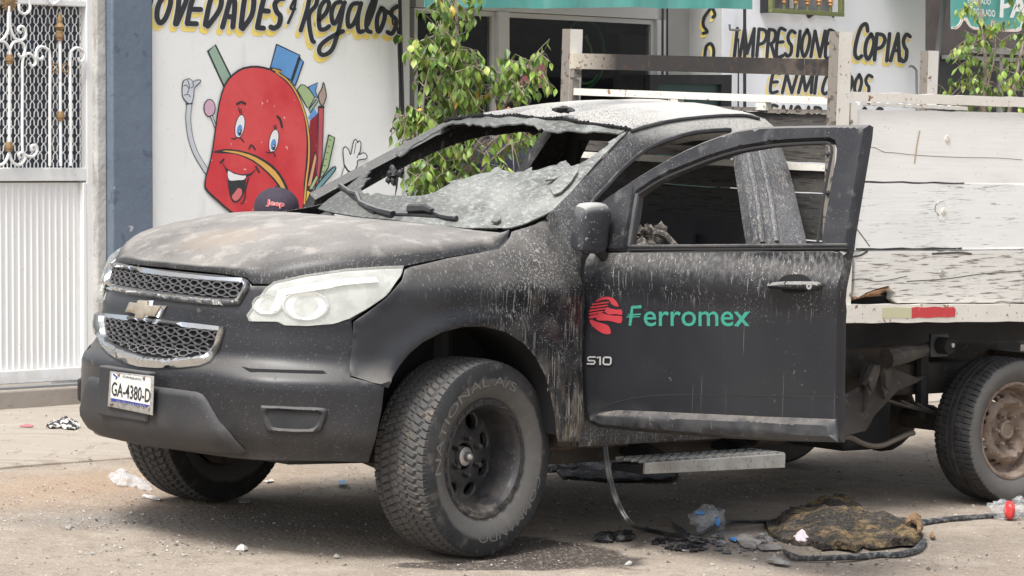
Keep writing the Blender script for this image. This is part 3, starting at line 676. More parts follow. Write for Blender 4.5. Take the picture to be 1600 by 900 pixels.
roof = mk('roof', vv, ff, M_roof, truck, ang=60)
bmx = roof.data
if sum(p.normal.z for p in list(bmx.polygons)[:50]) < 0: bmx.flip_normals()
# roof header with the burnt bead, rear wall with its window
hdr = rows[0]; mb = MB(); a = [np.array(q) + (.0, 0, .004) for q in hdr]
mb.tube(a, .006, 6); 
for i in range(0, 60):
    t = i / 60 * (len(a) - 1); k = int(t); q = a[k] + (a[k + 1] - a[k]) * (t - k); mb.blob(q + np.array((random.uniform(-.003, .003), 0, .001)), random.uniform(.005, .010), 6, 4, .35)
tag(mb.build('charred_bead', M_void, truck), kind='stuff')
mb = MB(); n = len(hdr); a2 = [tuple(np.array(q) - (.02, 0, .028)) for q in hdr]; a3 = [tuple(WS_fn(u, .955)) for u in np.linspace(1, -1, nu)]
mb.add([tuple(np.array(q)) for q in hdr] + [tuple(np.array(p_) + (.004, 0, .004)) for p_ in a3] + a2, [(i, i + 1, n + i + 1, n + i) for i in range(n - 1)] + [(n + i, n + i + 1, 2 * n + i + 1, 2 * n + i) for i in range(n - 1)])
mb.build('roof_header', M_glass, truck)
# lump of melted aerial on the roof, with its wire
def on_roof(px, py):
    S0 = T3(px, py, 2, 1.735); return np.array(S0)
mb = MB(); p0 = on_roof(880, 173)
for i in range(7): mb.blob(p0 + np.array((random.uniform(-.03, .03), random.uniform(-.05, .05), random.uniform(-.002, .014))), random.uniform(.014, .026), 7, 5, .4, (1, 1.3, .5))
mb.tube([on_roof(895, 172) + (0, 0, .004), on_roof(925, 169.5) + (0, 0, .01), on_roof(960, 167) + (0, 0, .004)], .004, 5)
mb.build('melted_aerial', M_soot, truck, ang=20)
def RW_fn(y, z): return (-1.80 - .12 * ss(z, 1.2, .9) * 0 + .20 * max(0, z - 1.35), y, z)
SRW = Surf(RW_fn, TF, (-.9, .9), (.4, 1.75), (20, 20))
if SRW.nrm(0, 1)[0] < 0: SRW = Surf(RW_fn, TF, (-.9, .9), (.4, 1.75), (20, 20), -1)
sheet('rear_wall', [(-.85, .42), (.85, .42), (.83, 1.22), (.58, 1.68), (-.58, 1.68), (-.83, 1.22)], SRW, M_soot, truck, holes=[[(-.62, 1.30), (.62, 1.30), (.52, 1.60), (-.52, 1.60)]], step=.08, thick=.02, px=False, back=.03)
# interior: floor, dashboard, burnt seat frame, steering wheel
mb = MB(); mb.box((-1.8, -.8, .42), (-.45, .8, .50)); mb.build('cab_floor', M_soot, truck)
mb = MB(); mb.hexa([(-.80, -.80, .75), (-.45, -.80, .75), (-.45, .80, .75), (-.80, .80, .75)], [(-.74, -.78, 1.16), (-.45, -.78, 1.20), (-.45, .78, 1.20), (-.74, .78, 1.16)]); mb.build('dashboard', M_soot, truck, bevel=.02)
for yc in (.40, -.40):
    mb = MB()
    for dy in (-.2, .2): mb.tube([(-1.15, yc + dy, .62), (-1.60, yc + dy, .60), (-1.70, yc + dy, .9), (-1.76, yc + dy * .9, 1.22)], .016, 6)
    for h in (.75, .95, 1.15): mb.tube([(-1.68 - (h - .75) * .12, yc - .2, h), (-1.68 - (h - .75) * .12, yc + .2, h)], .008, 5)
    for k in range(6): mb.tube([(-1.2 - k * .08, yc - .2, .62), (-1.2 - k * .08, yc + .2, .62)], .008, 5)
    mb.build('seat_frame', M_soot, truck)
mb = MB(); c = np.array((-.92, .42, 1.07)); ring = [c + np.array((.07 * math.sin(a), .18 * math.cos(a), .17 * math.sin(a))) for a in np.linspace(0, 2 * PI, 25)]
mb.tube(ring, .012, 6); mb.tube([c, (-.74, .42, 1.0)], .02, 6); mb.tube([c - (0, .17, 0), c + (0, .17, 0)], .01, 5); mb.build('steering_wheel', M_soot, truck)
# charred remains standing behind the door glass line
random.seed(3); mb = MB(); c = T3(1012, 366, 1, .72)
for i in range(26): mb.blob(c + np.array((random.uniform(-.05, .05), random.uniform(-.03, .03), random.uniform(-.06, .035))), random.uniform(.010, .024), 7, 5, .45)
mb.tube([c + (0, .0, .02), c + (-.05, .05, .0), c + (-.09, .07, -.05)], [.016, .014, .018], 7); mb.build('charred_lump', mat('charred_foam', (.06, .055, .05), .9, layers=[([('n', 60, 3, .5, .65)], (.25, .22, .18), .9, .8)]), truck, ang=20)
# ---- windscreen remains
k3 = lambda P: arr(P, 3.0769, 480, 150)
low = k3([(55, 548), (110, 500), (180, 452), (230, 420), (300, 375), (312, 372), (290, 398), (262, 415), (312, 404), (290, 420), (262, 455), (280, 478), (296, 472), (310, 482), (330, 470), (385, 480), (440, 486), (490, 488), (540, 490), (582, 484), (620, 470), (655, 445), (690, 420), (676, 412), (720, 402), (780, 397), (850, 372), (880, 366), (900, 348), (918, 338), (935, 352), (970, 358), (1040, 358), (1080, 334), (1078, 352), (1140, 342), (1200, 330), (1215, 318), (1243, 308), (1258, 325), (1270, 340), (1290, 336), (1312, 330), (1335, 318), (1380, 290), (1440, 250), (1452, 238), (1448, 228), (1490, 205), (1505, 192), (1540, 175), (1553, 168), (1450, 268), (1330, 402), (1200, 548), (1140, 580), (1040, 625), (980, 640), (780, 640), (600, 625), (400, 600), (200, 580)])
def crump(u, v): return -.030 * math.sin(PI * (u + .3) * .7) * v + .006 * math.sin(u * 9 + v * 5) * math.sin(v * 14) + .0025 * math.sin(u * 31 + 3 * math.sin(v * 17)) + .0012 * math.sin(u * 70 - v * 60) - .05 * max(0, v - .25) * (1 - u) * 0
gl = sheet('windscreen_remains', low, SG, M_glass, truck, step=.028, off=.002, thick=.006, wave=lambda u, v: crump(u, v) * min(1, (v + .1) * 3) * min(1, max(0, (1 - abs(u)) * 6)), ang=25, back=True)
topg = k3([(430, 292), (470, 262), (520, 225), (560, 196), (620, 165), (690, 128), (745, 106), (850, 108), (1000, 114), (1150, 125), (1300, 140), (1450, 158), (1548, 166), (1530, 178), (1500, 192), (1440, 190), (1400, 185), (1380, 178), (1330, 184), (1250, 180), (1210, 188), (1150, 182), (1130, 168), (1115, 175), (1090, 152), (1040, 140), (990, 152), (930, 150), (905, 160), (880, 152), (850, 158), (800, 142), (780, 152), (740, 140), (700, 146), (660, 160), (600, 196), (560, 222), (500, 262), (450, 300)])
sheet('glass_fringe', topg, SG, M_glass, gl, step=.028, off=.006, thick=.006, wave=lambda u, v: .004 * math.sin(u * 23) * math.sin(v * 31), ang=25, back=True)
for P in ([(1170, 460), (1210, 420), (1290, 372), (1310, 380), (1270, 440), (1225, 485), (1190, 498)], [(1150, 430), (1190, 392), (1240, 360), (1250, 395), (1205, 420)], [(905, 600), (930, 580), (935, 620), (915, 632), (890, 628)], [(1190, 380), (1235, 372), (1230, 388)]):
    sheet('glass_flake', k3(P), SG, M_glass, gl, step=.03, off=.02, thick=.006, ang=25)
# hanging scrap from the far pillar and the burnt mirror stub
mb = MB(); p0 = T3(620, 276, 1, -.52)
for i in range(8): mb.blob(p0 + np.array((random.uniform(-.02, .02), random.uniform(-.03, .03), random.uniform(-.02, .02))), random.uniform(.01, .02), 6, 5, .4)
mb.tube([p0, p0 - (0, 0, .05), p0 - (0, .01, .09)], [.008, .004, .001], 5); mb.tube([p0, p0 + (-.02, -.06, .04)], .012, 6); mb.build('hanging_scrap', M_soot, truck, ang=20)
# wipers: bent arms lying on the glass
def wiper(pts, w, blade):
    P = [SG.P(*SG.inv(*p), .020) for p in k3(pts)]; mb = MB(); mb.tube(P, w, 6); a = mb.build('wiper_arm', M_frame, truck, bevel=0)
    P = [SG.P(*SG.inv(*p), .012) for p in k3(blade)]; mb = MB(); mb.tube(P, .007, 6); mb.build('wiper_blade', M_rubber, a)
wiper([(170, 447), (215, 480), (248, 490), (262, 530), (300, 552), (350, 572), (420, 590)], [.010, .009, .012, .009, .012, .014, .016], [(165, 452), (230, 500), (300, 560), (330, 575)])
wiper([(725, 608), (690, 606), (650, 598), (615, 582), (605, 560), (560, 556), (505, 560)], [.012, .010, .009, .009, .009, .010, .012], [(410, 582), (500, 584), (600, 590), (725, 600)])
mb = MB(); q = [SG.P(*SG.inv(*p), .03) for p in k3([(500, 575), (580, 572), (610, 585)])]; mb.tube(q, [.02, .018, .012], 6); mb.build('wiper_motor_cover', M_soot, truck)

# ================================================================ OPEN DOOR
door = empty('open_door', parent=truck)
door['label'] = 'driver door swung wide open, its window glass gone'
DP = [(918, 393), (945, 392), (1000, 391.5), (1100, 390.5), (1200, 389.5), (1324, 388.5), (1320, 410), (1314, 440), (1311, 500), (1310, 560), (1309, 620), (1309.5, 688), (1250, 684.5), (1100, 676), (1000, 668), (930, 662), (920, 660), (911, 640), (908, 600), (908, 520), (910, 450), (913, 405)]
dp = sheet('door_skin', DP, SD, M_door, door, step=.035, off=-.03, thick=.03, bevel=.010, back=.028)
FO = k6c([(165, 690), (178, 600), (200, 500), (222, 458), (262, 430), (330, 385), (400, 338), (480, 290), (545, 253), (620, 214), (700, 178), (790, 145), (870, 122), (940, 111), (1000, 106), (1100, 103), (1200, 101.5), (1330, 100), (1467, 98), (1462, 150), (1440, 280), (1420, 400), (1400, 520), (1385, 610), (1378, 672), (1372, 690)])
FI = k6c([(350, 665), (362, 600), (378, 520), (395, 440), (403, 424), (470, 376), (545, 336), (640, 297), (740, 258), (870, 219), (1000, 197), (1100, 187), (1250, 180), (1290, 180), (1308, 188), (1316, 210), (1312, 260), (1300, 320), (1285, 400), (1268, 500), (1252, 600), (1245, 655), (1000, 660), (600, 664)])
fr = sheet('window_frame', FO, SD, M_frame, door, holes=[FI], step=.03, off=-.028, thick=.032, bevel=.014, back=.028)
# inner rubber channel and the quarter divider
mb = MB(); mb.tube([SD.P(*SD.inv(*p), .004) for p in smooth(k6c([(403, 432), (475, 384), (548, 345), (642, 306), (742, 267), (870, 228), (1000, 206), (1100, 196), (1250, 189), (1285, 190), (1300, 200), (1305, 230), (1290, 320), (1262, 480), (1240, 650)]), 2, False)], .006, 6); mb.build('window_channel', M_rubber, door)
mb = MB(); mb.tube([SD.P(*SD.inv(*p), .003) for p in k6c([(405, 425), (392, 500), (378, 600), (368, 668)])], .011, 6); mb.build('window_divider', M_moulding, door)
mb = MB(); qa = [SD.P(*SD.inv(x_, 385.2 - (x_ - 986) * .0065), .0) for x_ in np.linspace(984, 1325, 14)]; nn_ = SD.nrm(.6, 1.1)
mb.tube([q + nn_ * .004 for q in qa], .0075, 8); mb.build('belt_moulding', M_moulding, door)
mb = MB(); mb.tube([q + nn_ * .003 - np.array((0, 0, .012)) for q in qa], .006, 6); mb.build('belt_seal', M_rubber, door)
sheet('bottom_moulding', [(926, 657), (940, 645), (965, 641), (1000, 642), (1100, 646.5), (1200, 651), (1308, 655), (1310, 691), (1250, 688), (1150, 682), (1050, 674), (980, 668), (940, 664)], SD, M_moulding, door, step=.03, off=.0, thick=.034, bevel=.022)
pt = Paint(SD, .0012); pt.stroke([(938, 640), (962, 629), (1000, 620.5), (1050, 617), (1150, 617), (1309, 620)], 2.2); pt.build('crease_shadow_line', M_ink_shade, door)  # crease shadow painted as a dark line along the door skin
# handle: flat black patch for the bowl's shade, bar and lock
k6h = k6c
rc = sheet('handle_recess_shade', smooth(k6h([(1060, 830), (1075, 808), (1110, 797), (1160, 797), (1190, 808), (1205, 830), (1190, 868), (1165, 882), (1095, 882), (1070, 868)]), 3), SD, M_void, door, step=.02, off=.0008, thick=.0012)
hb = sheet('door_handle', smooth(k6h([(1020, 838), (1080, 832), (1170, 832), (1245, 834), (1262, 842), (1262, 858), (1240, 868), (1170, 867), (1080, 864), (1030, 860), (1018, 850)]), 3), SD, M_door, door, step=.012, off=.012, thick=.024, bevel=.010)
lk = SD.inv(*k6h([(1224, 851)])[0]); p = SD.P(*lk, .036); n = SD.nrm(*lk); mb = MB(); mb.tube([p, p + n * .003], .0125, 14); l_ = mb.build('lock', M_steelnut, door); mb = MB(); mb.tube([p + n * .003, p + n * .004], .004, 8); mb.build('keyhole', M_ink_shade, door)
# lettering and emblem painted on the door
px_text('door_lettering', 'erromex', *arr([(425, 232), (905, 232)], 2.904, 860, 430), arr([(425, 164)], 2.904, 860, 430)[0], SD, M_teal, door, off=.002, bold=.008)
k7 = lambda P: arr(P, 2.904, 860, 430)
pt = Paint(SD, .002)
pt.fill(k7([(368, 140), (415, 136), (415, 150), (377, 152), (376, 176), (412, 174), (412, 180), (376, 183), (376, 187), (408, 186), (408, 190), (374, 192), (368, 230), (356, 230), (360, 192), (346, 191), (346, 187), (361, 186), (361, 182), (352, 182), (352, 178), (362, 177)]))
pt.stroke(k7([(905, 165), (850, 233)]), 1.6, sm=False); pt.build('door_initial', M_teal, door)
pt = Paint(SD, .002)
EM = [[(206, 122), (215, 110), (238, 100), (262, 98), (284, 104), (300, 118), (312, 142), (290, 138), (276, 128), (268, 112), (240, 111), (225, 117)],
      [(196, 128), (262, 120), (262, 126), (194, 136)], [(189, 142), (256, 134), (258, 140), (186, 150)], [(184, 156), (250, 148), (248, 154), (181, 165)], [(181, 171), (240, 162), (234, 170), (179, 180)], [(179, 186), (226, 176), (214, 190), (180, 196)],
      [(248, 160), (258, 145), (272, 150), (300, 156), (324, 156), (326, 180), (300, 176), (270, 178), (252, 170)],
      [(212, 188), (226, 170), (250, 176), (290, 184), (326, 186), (322, 218), (290, 212), (262, 206), (226, 206), (210, 200)],
      [(180, 200), (214, 212), (250, 222), (268, 234), (276, 262), (262, 268), (240, 264), (216, 250), (196, 234), (184, 218)]]
for P in EM: pt.fill(k7(P), 2)
pt.build('red_emblem', M_redprint, door)
pt = Paint(SD, .006)
for P in ([(208, 371), (180, 371), (174, 376), (176, 387), (205, 388), (208, 394), (203, 402), (172, 402)], [(218, 374), (230, 370), (230, 404)], [(250, 372), (276, 373), (279, 378), (278, 400), (272, 405), (248, 404), (244, 398), (246, 377), (250, 372)]): pt.stroke(k7(P), 2.5, sm=False)
pt.build('model_badge', M_badge, door)
# mirror on its sail
sheet('mirror_sail', k6c([(215, 470), (340, 395), (400, 365), (378, 520), (350, 665), (345, 690), (180, 690), (190, 560)]), SD, M_frame, door, step=.03, off=-.02, thick=.03, bevel=.01, back=.05)
cs = np.array(SD.fn(*SD.inv(945, 360))); nrm = np.array((DN[0], DN[1], 0)); al = np.array((DD[0], DD[1], 0)); zz_ = np.array((0, 0, 1.))
def mprof(t, hw, hz): return hw, hz
mb = MB(); v = []; K = 20
secs = [(.02, .35, .5), (.035, .75, .85), (.06, .95, 1), (.12, 1.0, 1), (.17, .96, .96), (.195, .80, .85), (.207, .45, .5)]
for n_, ka, kz in secs:
    for j in range(K):
        a = 2 * PI * j / K; c_, s_ = math.cos(a), math.sin(a); e = .45
        x_ = math.copysign(abs(c_) ** e, c_); y_ = math.copysign(abs(s_) ** e, s_)
        v.append(cs + nrm * n_ + al * (.020 + .042 * ka * x_ + (.006 if y_ > 0 else -.006)) + zz_ * (.012 + .098 * kz * y_ + .006 * x_ * (-1)))
f = [(i * K + j, i * K + (j + 1) % K, (i + 1) * K + (j + 1) % K, (i + 1) * K + j) for i in range(len(secs) - 1) for j in range(K)] + [tuple(range(K))[::-1], tuple((len(secs) - 1) * K + j for j in range(K))]
mb.add(v, f); mr = mb.build('mirror', M_mirror, door)
bm = bmesh.new(); bm.from_mesh(mr.data); bmesh.ops.recalc_face_normals(bm, faces=bm.faces); bm.to_mesh(mr.data); bm.free()
mb = MB(); mb.tube([cs + al * .02 - zz_ * .12, cs + al * .02 + nrm * .05 - zz_ * .085, cs + al * .02 + nrm * .09 - zz_ * .06], .022, 8); mb.build('mirror_foot', M_rubber, door)

# ================================================================ WHEELS
def tyre_mesh(name, R, w, r, style, parent, m_t, m_s):
    """across-the-tyre profile turned round the axle; tread blocks cut as real grooves. axle = y, outer side +y"""
    nA = 600; hw = w / 2
    ty = list(np.linspace(-hw * .94, hw * .94, 51)); prof = []
    for t, q in ((hw * .62, r + .000), (hw * .74, r + .006), (hw * .86, r + .018), (hw * .985, r + (R - r) * .30), (hw * 1.05, r + (R - r) * .50), (hw * 1.05, r + (R - r) * .64), (hw * 1.02, r + (R - r) * .76), (hw * .985, r + (R - r) * .88)): prof.append((-t, q, 0))
    for t in ty: prof.append((t, R - .014 * (abs(t) / hw) ** 4, 1))
    for t, q in ((hw * .985, r + (R - r) * .88), (hw * 1.02, r + (R - r) * .76), (hw * 1.05, r + (R - r) * .64), (hw * 1.05, r + (R - r) * .50), (hw * .985, r + (R - r) * .30), (hw * .86, r + .018), (hw * .74, r + .006), (hw * .62, r)): prof.append((t, q, 0))
    K = len(prof); v = np.zeros((nA, K, 3)); al_ = np.linspace(0, 2 * PI, nA, endpoint=False)
    for k, (t, q, tr) in enumerate(prof):
        for i, a in enumerate(al_):
            d = 0
            u = a / (2 * PI)
            if tr:
                if style == 'at':
                    z = .005 * math.sin(2 * PI * u * 75)
                    g = min(abs(abs(t) - hw * .30 - z), abs(abs(t) - hw * .70 - z * .6)) < hw * .045 or abs(t - z) < hw * .02
                    sg = 1 if t > 0 else -1; ph = (u * 75 + abs(t) / hw * (1.6 if abs(t) < hw * .70 else .5) + (.5 if t > 0 else 0)) % 1
                    if abs(t) > hw * .04: g = g or (ph < .17) or (abs(t) < hw * .3 and False)
                    d = .009 if g else 0
                else:
                    z = .002 * math.sin(2 * PI * u * 60)
                    g = min(abs(abs(t) - hw * .16), abs(abs(t) - hw * .55)) < hw * .05
                    ph = (u * 75 + t / hw * .6) % 1
                    if abs(t) > hw * .60: g = g or ph < .14
                    elif abs(t) > hw * .2: g = g or (ph < .10)
                    d = .007 if g else 0
            elif q > r + (R - r) * .80:
                ph = (u * 75 + (.5 if t > 0 else -.5)) % 1; d = .006 if ph < .25 else 0
            rr = q - d; v[i, k] = (rr * math.cos(a), t, rr * math.sin(a))
    f = []; mi = []
    for i in range(nA):
        j = (i + 1) % nA
        for k in range(K - 1):
            f.append((i * K + k, i * K + k + 1, j * K + k + 1, j * K + k)); mi.append(0 if prof[k][2] and prof[k + 1][2] else 1)
    return mk(name, v.reshape(-1, 3), f, None, parent, ang=30, mats=[m_t, m_s], midx=mi)
def arc_text(name, body, Rm, h, a0, a1, ypos, m, parent, w=None):
    v, f = text_geo(body, bold=0); x0, x1, y0, y1 = v[:, 0].min(), v[:, 0].max(), 0, .72
    # outlined raised letters: thicken then keep as relief
    out = []
    for s in v:
        a = a0 + (a1 - a0) * (s[0] - x0) / (x1 - x0); rr = Rm + h * ((s[1] - y0) / (y1 - y0) - .5) ; out.append((rr * math.cos(a), ypos(rr) + .0015, rr * math.sin(a)))
    return mk(name, out, f, m, parent, smooth_=False)
def wheel(name, C, R, w, r, steer, style, rim, sg=1, letters=False):
    root = empty(name, parent=truck); root.location = C; root.rotation_euler = (0, 0, steer + (0 if sg == 1 else PI))
    t = tyre_mesh('tyre', R, w, r, style, root, M_tyre if style == 'at' else M_tread_rear, M_side)
    hw = w / 2
    if letters:
        yp = lambda q: hw * (1.052 if q < r + (R - r) * .64 else 1.03)
        ML = mat('raised_tyre_lettering', (.145, .14, .132), .8)
        arc_text('sidewall_lettering', 'NATIONAL A/S', r + (R - r) * .50, .036, math.radians(-8), math.radians(118), yp, ML, root)
        arc_text('sidewall_lettering', 'COMMANDO', r + (R - r) * .52, .036, math.radians(196), math.radians(280), yp, ML, root)
        for v_ in ():
            pass
    if rim == 'black':
        rb = MB(); rb.lathe([(hw * .60, r + .012), (hw * .80, r + .016), (hw * .86, r + .010), (hw * .86, r - .012), (hw * .78, r - .020), (hw * .70, r - .026), (-.02, r - .040), (-hw * .8, r - .03), (-hw * .8, r)], n=72); o = rb.build('rim', M_rimblack, root)
        # raised ring bosses
        mb = MB()
        for i in range(24):
            a = 2 * PI * i / 24; c0, c1 = math.cos(a), math.sin(a); p = np.array((c0 * (r - .001), hw * .855, c1 * (r - .001))); tt = np.array((-c1, 0, c0)); rr_ = np.array((c0, 0, c1)); yy = np.array((0, 1., 0))
            e = [p + tt * x_ * .017 + rr_ * y_ * .0075 for x_, y_ in ((-1, -1), (1, -1), (1, 1), (-1, 1))]; mb.hexa(e, [q + yy * .005 for q in e])
        tag(mb.build('ring_boss', M_rimblack, root), kind='stuff')
        yd = -.006
        def DF(x, z):
            q = math.hypot(x, z); return (x, yd - .012 + .018 * ss(q, .15, .07) - .010 * ss(q, .15, r), z)
        SDk = Surf(DF, Frame(np.eye(3), np.zeros(3)), (-.2, .2), (-.2, .2), (3, 3));
        if SDk.nrm(.1, .1)[1] < 0: SDk.flip = -1
        hs_ = []
        for i in range(8):
            a = 2 * PI * (i + .5) / 8; hs_.append(ellipse(.142 * math.cos(a), .142 * math.sin(a), .033, .024 if i % 2 else .030, 14, a + PI / 2))
        hs_.append(ellipse(0, 0, .052, .052, 20))
        sheet('wheel_disc', ellipse(0, 0, r - .034, r - .034, 60), SDk, M_rimblack, root, holes=hs_, step=.022, thick=.008, bevel=.006, px=False, back=.02)
        mb = MB(); mb.lathe([(-.118, .001), (-.118, r - .03)], n=24); mb.lathe([(-.115, .16), (-.09, .16), (-.09, .0)], n=24); mb.build('brake_disc', M_void, root)
        mb = MB(); mb.lathe([(yd, .040), (yd + .020, .037), (yd + .023, .030), (yd + .025, .020), (yd + .036, .019), (yd + .046, .015), (yd + .052, .008), (yd + .054, .0005)], n=28); mb.build('hub_cap', M_steelnut, root)
        for i in range(6):
            a = 2 * PI * i / 6 + PI / 2; mb = MB(); p = np.array((.072 * math.cos(a), yd + .02, .072 * math.sin(a))); mb.tube([p, p + (0, .022, 0), p + (0, .026, 0)], [.011, .011, .007], 8); mb.build('wheel_nut', M_steelnut if 0 else M_moulding, root)
    else:
        rb = MB(); rb.lathe([(hw * .60, r + .006), (hw * .74, r + .010), (hw * .80, r + .006), (hw * .80, r - .004), (hw * .70, r - .014), (hw * .35, r - .020), (hw * .20, r - .034), (-.05, r - .045), (-hw * .8, r - .02), (-hw * .8, r)], n=72); rb.build('rim', M_rimrust, root)
        yd = .035
        def DF(x, z):
            q = math.hypot(x, z); return (x, yd - .02 + .045 * ss(q, .175, .13) - .045 * ss(q, .125, .085) + .012 * ss(q, .06, .045), z)
        SDk = Surf(DF, Frame(np.eye(3), np.zeros(3)), (-.2, .2), (-.2, .2), (3, 3))
        if SDk.nrm(.1, .1)[1] < 0: SDk.flip = -1
        hs_ = []
        for i in range(8):
            for d_ in (-.13, .13):
                a = 2 * PI * i / 8 + d_ + .4; hs_.append(ellipse(.158 * math.cos(a), .158 * math.sin(a), .010, .014, 10, a))
        sheet('wheel_disc', ellipse(0, 0, r - .022, r - .022, 56), SDk, M_rimrust, root, holes=hs_, step=.02, thick=.006, bevel=.004, px=False, back=.02)
        mb = MB(); mb.lathe([(yd - .04, .045), (yd + .012, .043), (yd + .018, .036), (yd + .012, .030), (yd + .010, .001)], n=28); mb.build('hub', M_rimrust, root)
        for i in range(6):
            a = 2 * PI * i / 6; mb = MB(); p = np.array((.068 * math.cos(a), yd - .02, .068 * math.sin(a))); mb.tube([p, p + (0, .030, 0), p + (0, .030, 0), p + (0, .045, 0)], [.012, .011, .007, .007], 8); mb.build('wheel_nut', M_rimrust, root)
    return root
ST = math.radians(8.7)
fl_c = T3(751, 717, 1, .895); fr_c = np.array((fl_c[0] - .02, -.83, fl_c[2] + .0))
wf = wheel('front_wheel', (fl_c[0] - .0, .895 - .105, fl_c[2]), .386, .262, .222, ST, 'at', 'black', 1, True)
q = q_fr = T3(330, 791, 1, -.66); wr = wheel('front_wheel', (fl_c[0] + .03, -.85, q[2] + .386), .386, .262, .222, ST, 'at', 'black', -1)
rl = T3(1584, 673, 1, .80); wheel('rear_wheel', (rl[0], .80 - .085, rl[2]), .326, .215, .212, 0, 'road', 'rust', 1)
wheel('rear_wheel', (rl[0], -.72, rl[2] + .03), .326, .215, .212, 0, 'road', 'rust', -1)
# ================================================================ UNDERBODY
def hexq(mb, a, b, t):
    """box between two end quads"""
    mb.hexa(a, b); return mb
BY = .87; BX = T3(1308, 100, 1, .87)[0]
def yq(px, py, y=BY): return T3(px, py, 1, y)
sill = MB(); a, b = yq(880, 700, .84), yq(1300, 700, .84)
sill.hexa([(b[0], .60, .40), (-.44, .60, .40), (-.44, .86, .415), (b[0], .86, .415)], [(b[0], .60, .52), (-.44, .60, .52), (-.44, .905, .50), (b[0], .905, .50)])
sill.build('sill', M_under, truck, bevel=.02)
for sg in (1, -1):
    mb = MB(); mb.box((-4.6, sg * .42 - .035, .50), (.45, sg * .42 + .035, .64)); mb.build('chassis_rail', M_under, truck, bevel=.008)
for x in (-.9, -1.6, -2.3, -2.75, -3.7, -4.4):
    mb = MB(); mb.box((x - .04, -.42, .52), (x + .04, .42, .60)); mb.build('cross_member', M_under, truck)
mb = MB(); mb.box((-1.85, -.35, .36), (-.5, .35, .50)); mb.build('gearbox_cover', M_under, truck, bevel=.04)
mb = MB(); mb.box((-1.75, .40, .375), (-.55, .66, .43)); mb.build('frame_flange', mat('brown_grime', (.085, .062, .048), .9, layers=[([('n', 12, 4, .4, .65)], (.16, .13, .1), .9, .8)]), truck, bevel=.01)
mb = MB(); mb.hexa([(-1.80, -.2, .33), (-.62, -.2, .33), (-.62, .60, .31), (-1.80, .60, .31)], [(-1.80, -.2, .45), (-.62, -.2, .45), (-.62, .62, .42), (-1.80, .62, .42)]); mb.build('heat_shield', M_under, truck, bevel=.01)
mb = MB(); mb.hexa([(-1.84, .62, .33), (-1.66, .62, .33), (-1.66, .74, .36), (-1.84, .74, .36)], [(-1.84, .62, .45), (-1.66, .62, .45), (-1.66, .80, .44), (-1.84, .80, .44)]); mb.build('cab_mount', M_under, truck, bevel=.01)
# front axle, arms and the engine shield
mb = MB(); mb.hexa([(-.25, -.55, .34), (.62, -.50, .36), (.62, .50, .36), (-.25, .55, .34)], [(-.25, -.60, .42), (.70, -.60, .46), (.70, .60, .46), (-.25, .60, .42)]); mb.build('engine_shield', M_soot, truck, bevel=.01)
for sg in (1, -1):
    mb = MB(); mb.tube([(.10, sg * .30, .36), (.02, sg * .50, .30), (fl_c[0], sg * .70, .27)], [.035, .035, .045], 8); mb.tube([(-.28, sg * .30, .36), (-.15, sg * .50, .30), (fl_c[0], sg * .70, .27)], .032, 8); mb.build('suspension_arm', mat('rusty_arm', (.09, .065, .05), .85) if sg == 1 else bpy.data.materials['rusty_arm'], truck)
    mb = MB(); mb.tube([(fl_c[0], sg * .3, .40), (fl_c[0], sg * .70, .385)], .03, 8); mb.tube([(fl_c[0], sg * .66, .25), (fl_c[0] - .02, sg * .60, .9)], [.05, .05], 10); mb.build('drive_shaft', M_soot, truck)
# rear axle with differential and leaf springs
mb = MB(); mb.tube([(rl[0], -.72, rl[2]), (rl[0], .72, rl[2])], .045, 10); mb.blob((rl[0], .0, rl[2]), .17, 14, 10, .02, (1, .9, 1)); mb.build('rear_axle', M_under, truck)
for sg in (1, -1):
    spx = [(rl[0] + .62, .50), (rl[0] + .35, .44), (rl[0], rl[2] + .06), (rl[0] - .35, .46), (rl[0] - .65, .54)]
    for k in range(4):
        mb = MB(); t = 1 - k * .17; P = [(rl[0] + (x - rl[0]) * t, sg * .56, z - .016 * k + (0 if k == 0 else .004)) for x, z in smooth(spx, 5, False)]
        v = []
        for (x, y, z) in P: v += [(x, y - .032, z), (x, y + .032, z), (x, y + .032, z + .010), (x, y - .032, z + .010)]
        n = len(P); mb.add(v, [(i * 4 + j, i * 4 + (j + 1) % 4, (i + 1) * 4 + (j + 1) % 4, (i + 1) * 4 + j) for i in range(n - 1) for j in range(4)] + [(0, 1, 2, 3), tuple((n - 1) * 4 + j for j in (3, 2, 1, 0))]); mb.build('leaf_spring', M_under, truck)
    mb = MB(); mb.tube([(rl[0] + .28, sg * .50, .40), (rl[0] + .30, sg * .50, .82)], .03, 8); mb.build('shock_absorber', M_soot, truck)
# mounting plate behind the cab, drawn by its outline
PlY = .66
def YF(y0):
    def fn(x, z): return (x, y0, z)
    S_ = Surf(fn, TF, (-4.5, 0), (.2, 2.0), (16, 10))
    if S_.nrm(-1, 1)[1] < 0: S_.flip = -1; S_ = Surf(fn, TF, (-4.5, 0), (.2, 2.0), (16, 10), -1)
    return S_
SPY = YF(PlY); SBL = YF(BY); SBR = YF(-BY)
k9b = lambda P: arr(P, 3.9105, 1290, 500)
sheet('mounting_plate', k9b([(60, 470), (80, 470), (200, 400), (240, 260), (360, 262), (430, 300), (560, 350), (620, 330), (560, 380), (440, 430), (290, 590), (260, 650), (240, 680), (190, 690), (90, 720), (60, 700)]), SPY, M_under, truck, step=.06, thick=.008, bevel=.004, back=True)
sheet('plate_gusset', k9b([(180, 385), (235, 262), (295, 262), (190, 560), (205, 400)]), SPY, M_under, truck, step=.05, off=.03, thick=.03, bevel=.006)
